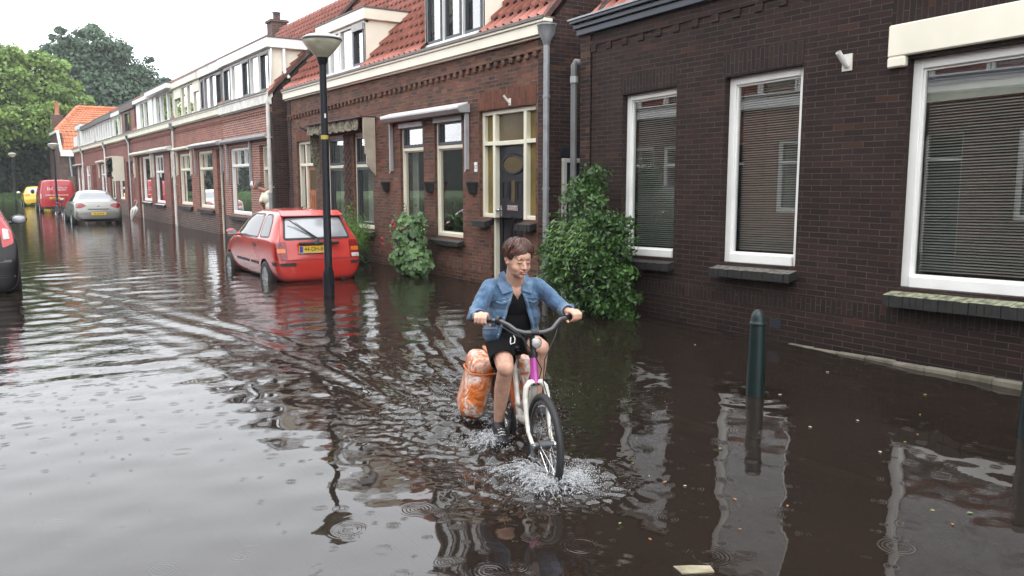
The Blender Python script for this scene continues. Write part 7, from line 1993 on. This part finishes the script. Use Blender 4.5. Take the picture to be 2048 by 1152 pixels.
def strip(name, pts, r, m, n=5):
    q = [on_jacket(*p) for p in pts]; q = [p for p in q if p is not None and p.x > .2]
    if len(q) > 1:
        b = MB(); b.tube([tuple(p) for p in q], r, n); return b.build(name, m, jk, smooth=True)
for s in (-1, 1):
    zz = [.90-.02*k for k in range(14)]
    strip('button_band', [(s*(gap(z+Gz)+.012), z) for z in zz], .0065, M['denim_seam'], 6)
    strip('seam', [(s*(gap(z+Gz)+.040), z) for z in zz[2:]], .002, M['denim_seam'])
    strip('yoke_seam', [(s*(.05+.015*k), .895-.003*k) for k in range(8)], .0025, M['denim_seam'])
    strip('pocket_flap', [(s*(.075+.008*k), .868-.012*abs(k-3.5)/3.5*-1-.012) for k in range(8)], .006, M['denim_seam'])
    for k in range(5):
        p = on_jacket(s*(gap(.88-.055*k+Gz)+.012), .88-.055*k, .006)
        if p is not None and s < 0: b = MB(); b.sphere(tuple(p), .0055, 8, 5); b.build('button', M['metal'], jk, smooth=True)
for s, el, wr in ((-1, elR, wrR), (1, elL, wrL)):
    a0, a1 = el.lerp(wr, .72), el.lerp(wr, .86); b = MB(); b.tube([tuple(a0), tuple(a1)], [.043, .041], 18, cap=False); cf = b.build('cuff', M['denim_seam'], jk, smooth=True); t = cf.modifiers.new('t', 'SOLIDIFY'); t.thickness = .004

# ------------------------------------------------------------------ the man leaning out of the doorway
man = empty('person', (6.78, 21.42, GROUND), 0, 'grey haired man in a cream shirt leaning out of the doorway behind the red car', 'person')
V = lambda x, y, z: (x, y, z)
mh = Vector((-.33, .42, 1.52+.14))
pr = [('e', tuple(mh), (.085, .095, .11)), ('e', tuple(mh+Vector((-.045, .03, -.05))), (.055, .06, .06)), ('c', tuple(mh+Vector((-.085, .05, -.01))), tuple(mh+Vector((-.10, .06, -.035))), .009, .012), ('e', tuple(mh+Vector((.02, -.08, -.01))), (.02, .015, .03)), ('e', tuple(mh+Vector((0, .09, -.01))), (.02, .015, .03)),
      ('c', tuple(mh+Vector((.03, -.04, -.08))), (-.16, .18, 1.50), .055, .065), ('e', (-.12, .12, 1.30), (.14, .20, .20)), ('e', (-.02, .02, 1.05), (.14, .18, .2)), ('c', (-.15, -.06, 1.46), (-.05, -.12, 1.12), .05, .04), ('c', (-.05, -.12, 1.12), (.08, -.20, .92), .038, .03),
      ('c', (-.18, .30, 1.44), (-.30, .34, 1.15), .05, .04), ('c', (-.30, .34, 1.15), (-.22, .22, .92), .038, .03), ('c', (.02, -.08, .98), (.0, -.1, .5), .085, .06), ('c', (.0, -.1, .5), (.02, -.1, .06), .058, .04), ('c', (.04, .10, .98), (.02, .1, .5), .085, .06), ('c', (.02, .1, .5), (.05, .12, .06), .058, .04)]
mb_ = blob('body', pr, mat('skin_tanned', (.34, .16, .11), .55), man, voxel=.008, smooth=3)
sp = [('e', (-.12, .12, 1.32), (.165, .225, .20)), ('e', (-.06, .06, 1.12), (.17, .21, .22)), ('e', (.0, .0, .95), (.16, .19, .12)), ('c', (-.15, -.06, 1.47), (-.08, -.11, 1.22), .075, .065), ('c', (-.18, .30, 1.45), (-.26, .33, 1.25), .075, .065)]
blob('shirt', sp, mat('shirt_cream', (.80, .74, .60), .8, var=.06, bump=.4, bscale=10), mb_, voxel=.01, smooth=4)
sp = [('c', (.02, -.08, .98), (.0, -.1, .5), .105, .08), ('c', (.0, -.1, .5), (.02, -.1, .12), .078, .065), ('c', (.04, .10, .98), (.02, .1, .5), .105, .08), ('c', (.02, .1, .5), (.05, .12, .12), .078, .065)]
blob('trousers', sp, M['grey_clad'], mb_, voxel=.01, smooth=3)
blob('hair', [('e', tuple(mh+Vector((.02, -.02, .035))), (.088, .095, .095)), ('e', tuple(mh+Vector((.045, -.04, -.02))), (.06, .07, .08))], mat('hair_grey', (.16, .13, .115), .7, var=.4, vscale=30, bump=.4), mb_, voxel=.008, smooth=2)
for s in (-1, 1): blob('eyebrow', [('c', tuple(mh+Vector((-.082, .03+s*.03, .022))), tuple(mh+Vector((-.070, .03+s*.052, .024))), .005, .004)], M['brow'], mb_, voxel=.003, smooth=1)

# ------------------------------------------------------------------ spray thrown up by the wheels
M['spray'] = mat('spray', (.86, .87, .88), .15, var=.04, spec=.8)
M['spray'].node_tree.nodes['Principled BSDF'].inputs['Transmission Weight'].default_value = .35
M['spray'].node_tree.nodes['Principled BSDF'].inputs['IOR'].default_value = 1.33
rs_ = np.random.default_rng(77)
hx, hy = -math.cos(R(70)), -math.sin(R(70)); lx, ly = -hy, hx
def BW(x, y): return REAR[0]+hx*x+lx*y, REAR[1]+hy*x+ly*y
iv = np.array([(1, 0, 0), (-1, 0, 0), (0, 1, 0), (0, -1, 0), (0, 0, 1), (0, 0, -1)], float)
ifc = np.array([(0, 2, 4), (2, 1, 4), (1, 3, 4), (3, 0, 4), (2, 0, 5), (1, 2, 5), (3, 1, 5), (0, 3, 5)])
C_, R_, D_ = [], [], []
def burst(x, y, ang, spread, n, h, L_, rmin=.0005, rmax=.0026):
    for k in range(int(n*.75)):
        t = abs(rs_.normal(0, .5)); a = ang+rs_.normal(0, spread)+.25*math.sin(k*.37); d = L_*t
        px_, py_ = BW(x+d*math.cos(a)+rs_.normal(0, .012), y+d*math.sin(a)+rs_.normal(0, .012))
        z = max(.001, h*4*min(t, 1)*(1-min(t, 1))*rs_.uniform(0, 1.1)**1.4+rs_.uniform(0, .006))
        C_.append((px_, py_, z)); R_.append(rs_.uniform(rmin, rmax)*(1.25-.5*min(1, t))); D_.append((hx*math.cos(a)+lx*math.sin(a), hy*math.cos(a)+ly*math.sin(a), rs_.uniform(-1, 1)))
burst(1.20, .02, R(62), .42, 2600, .085, .30)
burst(1.20, -.02, R(-58), .45, 2200, .075, .27)
burst(1.05, -.03, R(-100), .5, 1900, .05, .34)
burst(1.05, .03, R(100), .5, 1200, .045, .28)
burst(.42, -.13, R(-110), .9, 2200, .05, .30)
burst(.28, .12, R(110), .8, 900, .04, .25)
burst(.05, 0, R(180), .6, 1500, .03, .50)
burst(-.1, 0, R(180), .7, 1500, .012, 1.6, .0008, .0028)
n = len(C_); Cc, Rr, Dd = np.array(C_), np.array(R_), np.array(D_); Dd /= np.linalg.norm(Dd, axis=1, keepdims=True)
V_ = iv[None]*Rr[:, None, None]*(1+.3*rs_.normal(0, 1, (n, 6, 1)))
V_ = V_ + Dd[:, None, :]*np.sum(V_*Dd[:, None, :], 2, keepdims=True)*rs_.uniform(0, 1.6, (n, 1, 1)) + Cc[:, None, :]
F_ = (ifc[None]+(np.arange(n)*6)[:, None, None]).reshape(-1, 3)
sp0 = np_mesh('water_spray', V_.reshape(-1, 3), F_, M['spray'], None, smooth=True)
tag(sp0, label='white spray and droplets thrown up around the bicycle wheels', cat='spray', kind='stuff')
# joined streaks and curls of water thrown off the tyre and the foot
M['splash'] = mat('splash', (.93, .95, .97), .04, spec=1.0, var=.02); M['splash'].node_tree.nodes['Principled BSDF'].inputs['Transmission Weight'].default_value = .72; M['splash'].node_tree.nodes['Principled BSDF'].inputs['IOR'].default_value = 1.33
def splash(x, y, a0, a1, n, L_, h, seed, r0=.0060):
    rg = np.random.default_rng(seed); pr = []
    for k in range(n):
        a = rg.uniform(a0, a1); reach = L_*rg.uniform(.35, 1.0); hh = h*rg.uniform(.15, 1.0)**1.3; sx_, sy_ = rg.normal(0, .02), rg.normal(0, .02); bend = rg.normal(0, .5)
        t1 = rg.uniform(.5, 1.0); prev = None; m_ = 7
        for j in range(m_+1):
            t = t1*j/m_; aa = a+bend*t*t; d = reach*t
            px_, py_ = BW(x+sx_+d*math.cos(aa), y+sy_+d*math.sin(aa)); z = 4*hh*t*(1-t)-.001+rg.normal(0, .0015); r = r0*(1-.6*t)*rg.uniform(.35, 1.45)
            p = (px_, py_, z)
            if prev is not None and rg.uniform() > .33: pr.append(('c', prev[0], p, prev[1], r))
            if rg.uniform() < .45: pr.append(('e', (px_+rg.normal(0, .010), py_+rg.normal(0, .010), z+rg.normal(0, .006)), (r*1.6, r*1.2, r*.9), (rg.uniform(0, 3), rg.uniform(0, 3), 0)))
            prev = (p, r)
        # low crinkled film between the streaks
        if k % 2 == 0:
            d = reach*rg.uniform(.15, .8); px_, py_ = BW(x+d*math.cos(a), y+d*math.sin(a)); pr.append(('e', (px_, py_, .001), (rg.uniform(.008, .022), rg.uniform(.006, .014), rg.uniform(.003, .007)), (0, 0, rg.uniform(0, 3))))
    o = blob('water_splash', pr, M['splash'], None, voxel=.0021, smooth=1)
    return tag(o, 'clear curls and streaks of water thrown off the bicycle tyre and foot', 'spray', kind='stuff')
splash(1.20, .015, R(5), R(115), 80, .27, .062, 1); splash(1.20, -.015, R(-125), R(-5), 75, .25, .055, 2)
splash(1.02, -.03, R(-165), R(-50), 60, .32, .045, 3); splash(.42, -.14, R(-190), R(-20), 70, .26, .05, 4); splash(.12, .0, R(130), R(230), 45, .35, .03, 5)
# ------------------------------------------------------------------ rain haze
hm = bpy.data.materials.new('haze'); hm.use_nodes = True
hn = hm.node_tree; hn.nodes.clear()
ho = hn.nodes.new('ShaderNodeOutputMaterial'); hv = hn.nodes.new('ShaderNodeVolumePrincipled')
hv.inputs['Color'].default_value = (.93, .95, .97, 1); hv.inputs['Density'].default_value = 0.0006
hn.links.new(hv.outputs[0], ho.inputs['Volume'])
b = MB(); b.box(-320, 320, -140, 440, -1.6, 24)
tag(b.build('haze', hm), kind='stuff', label='thin rain haze filling the street', cat='haze')
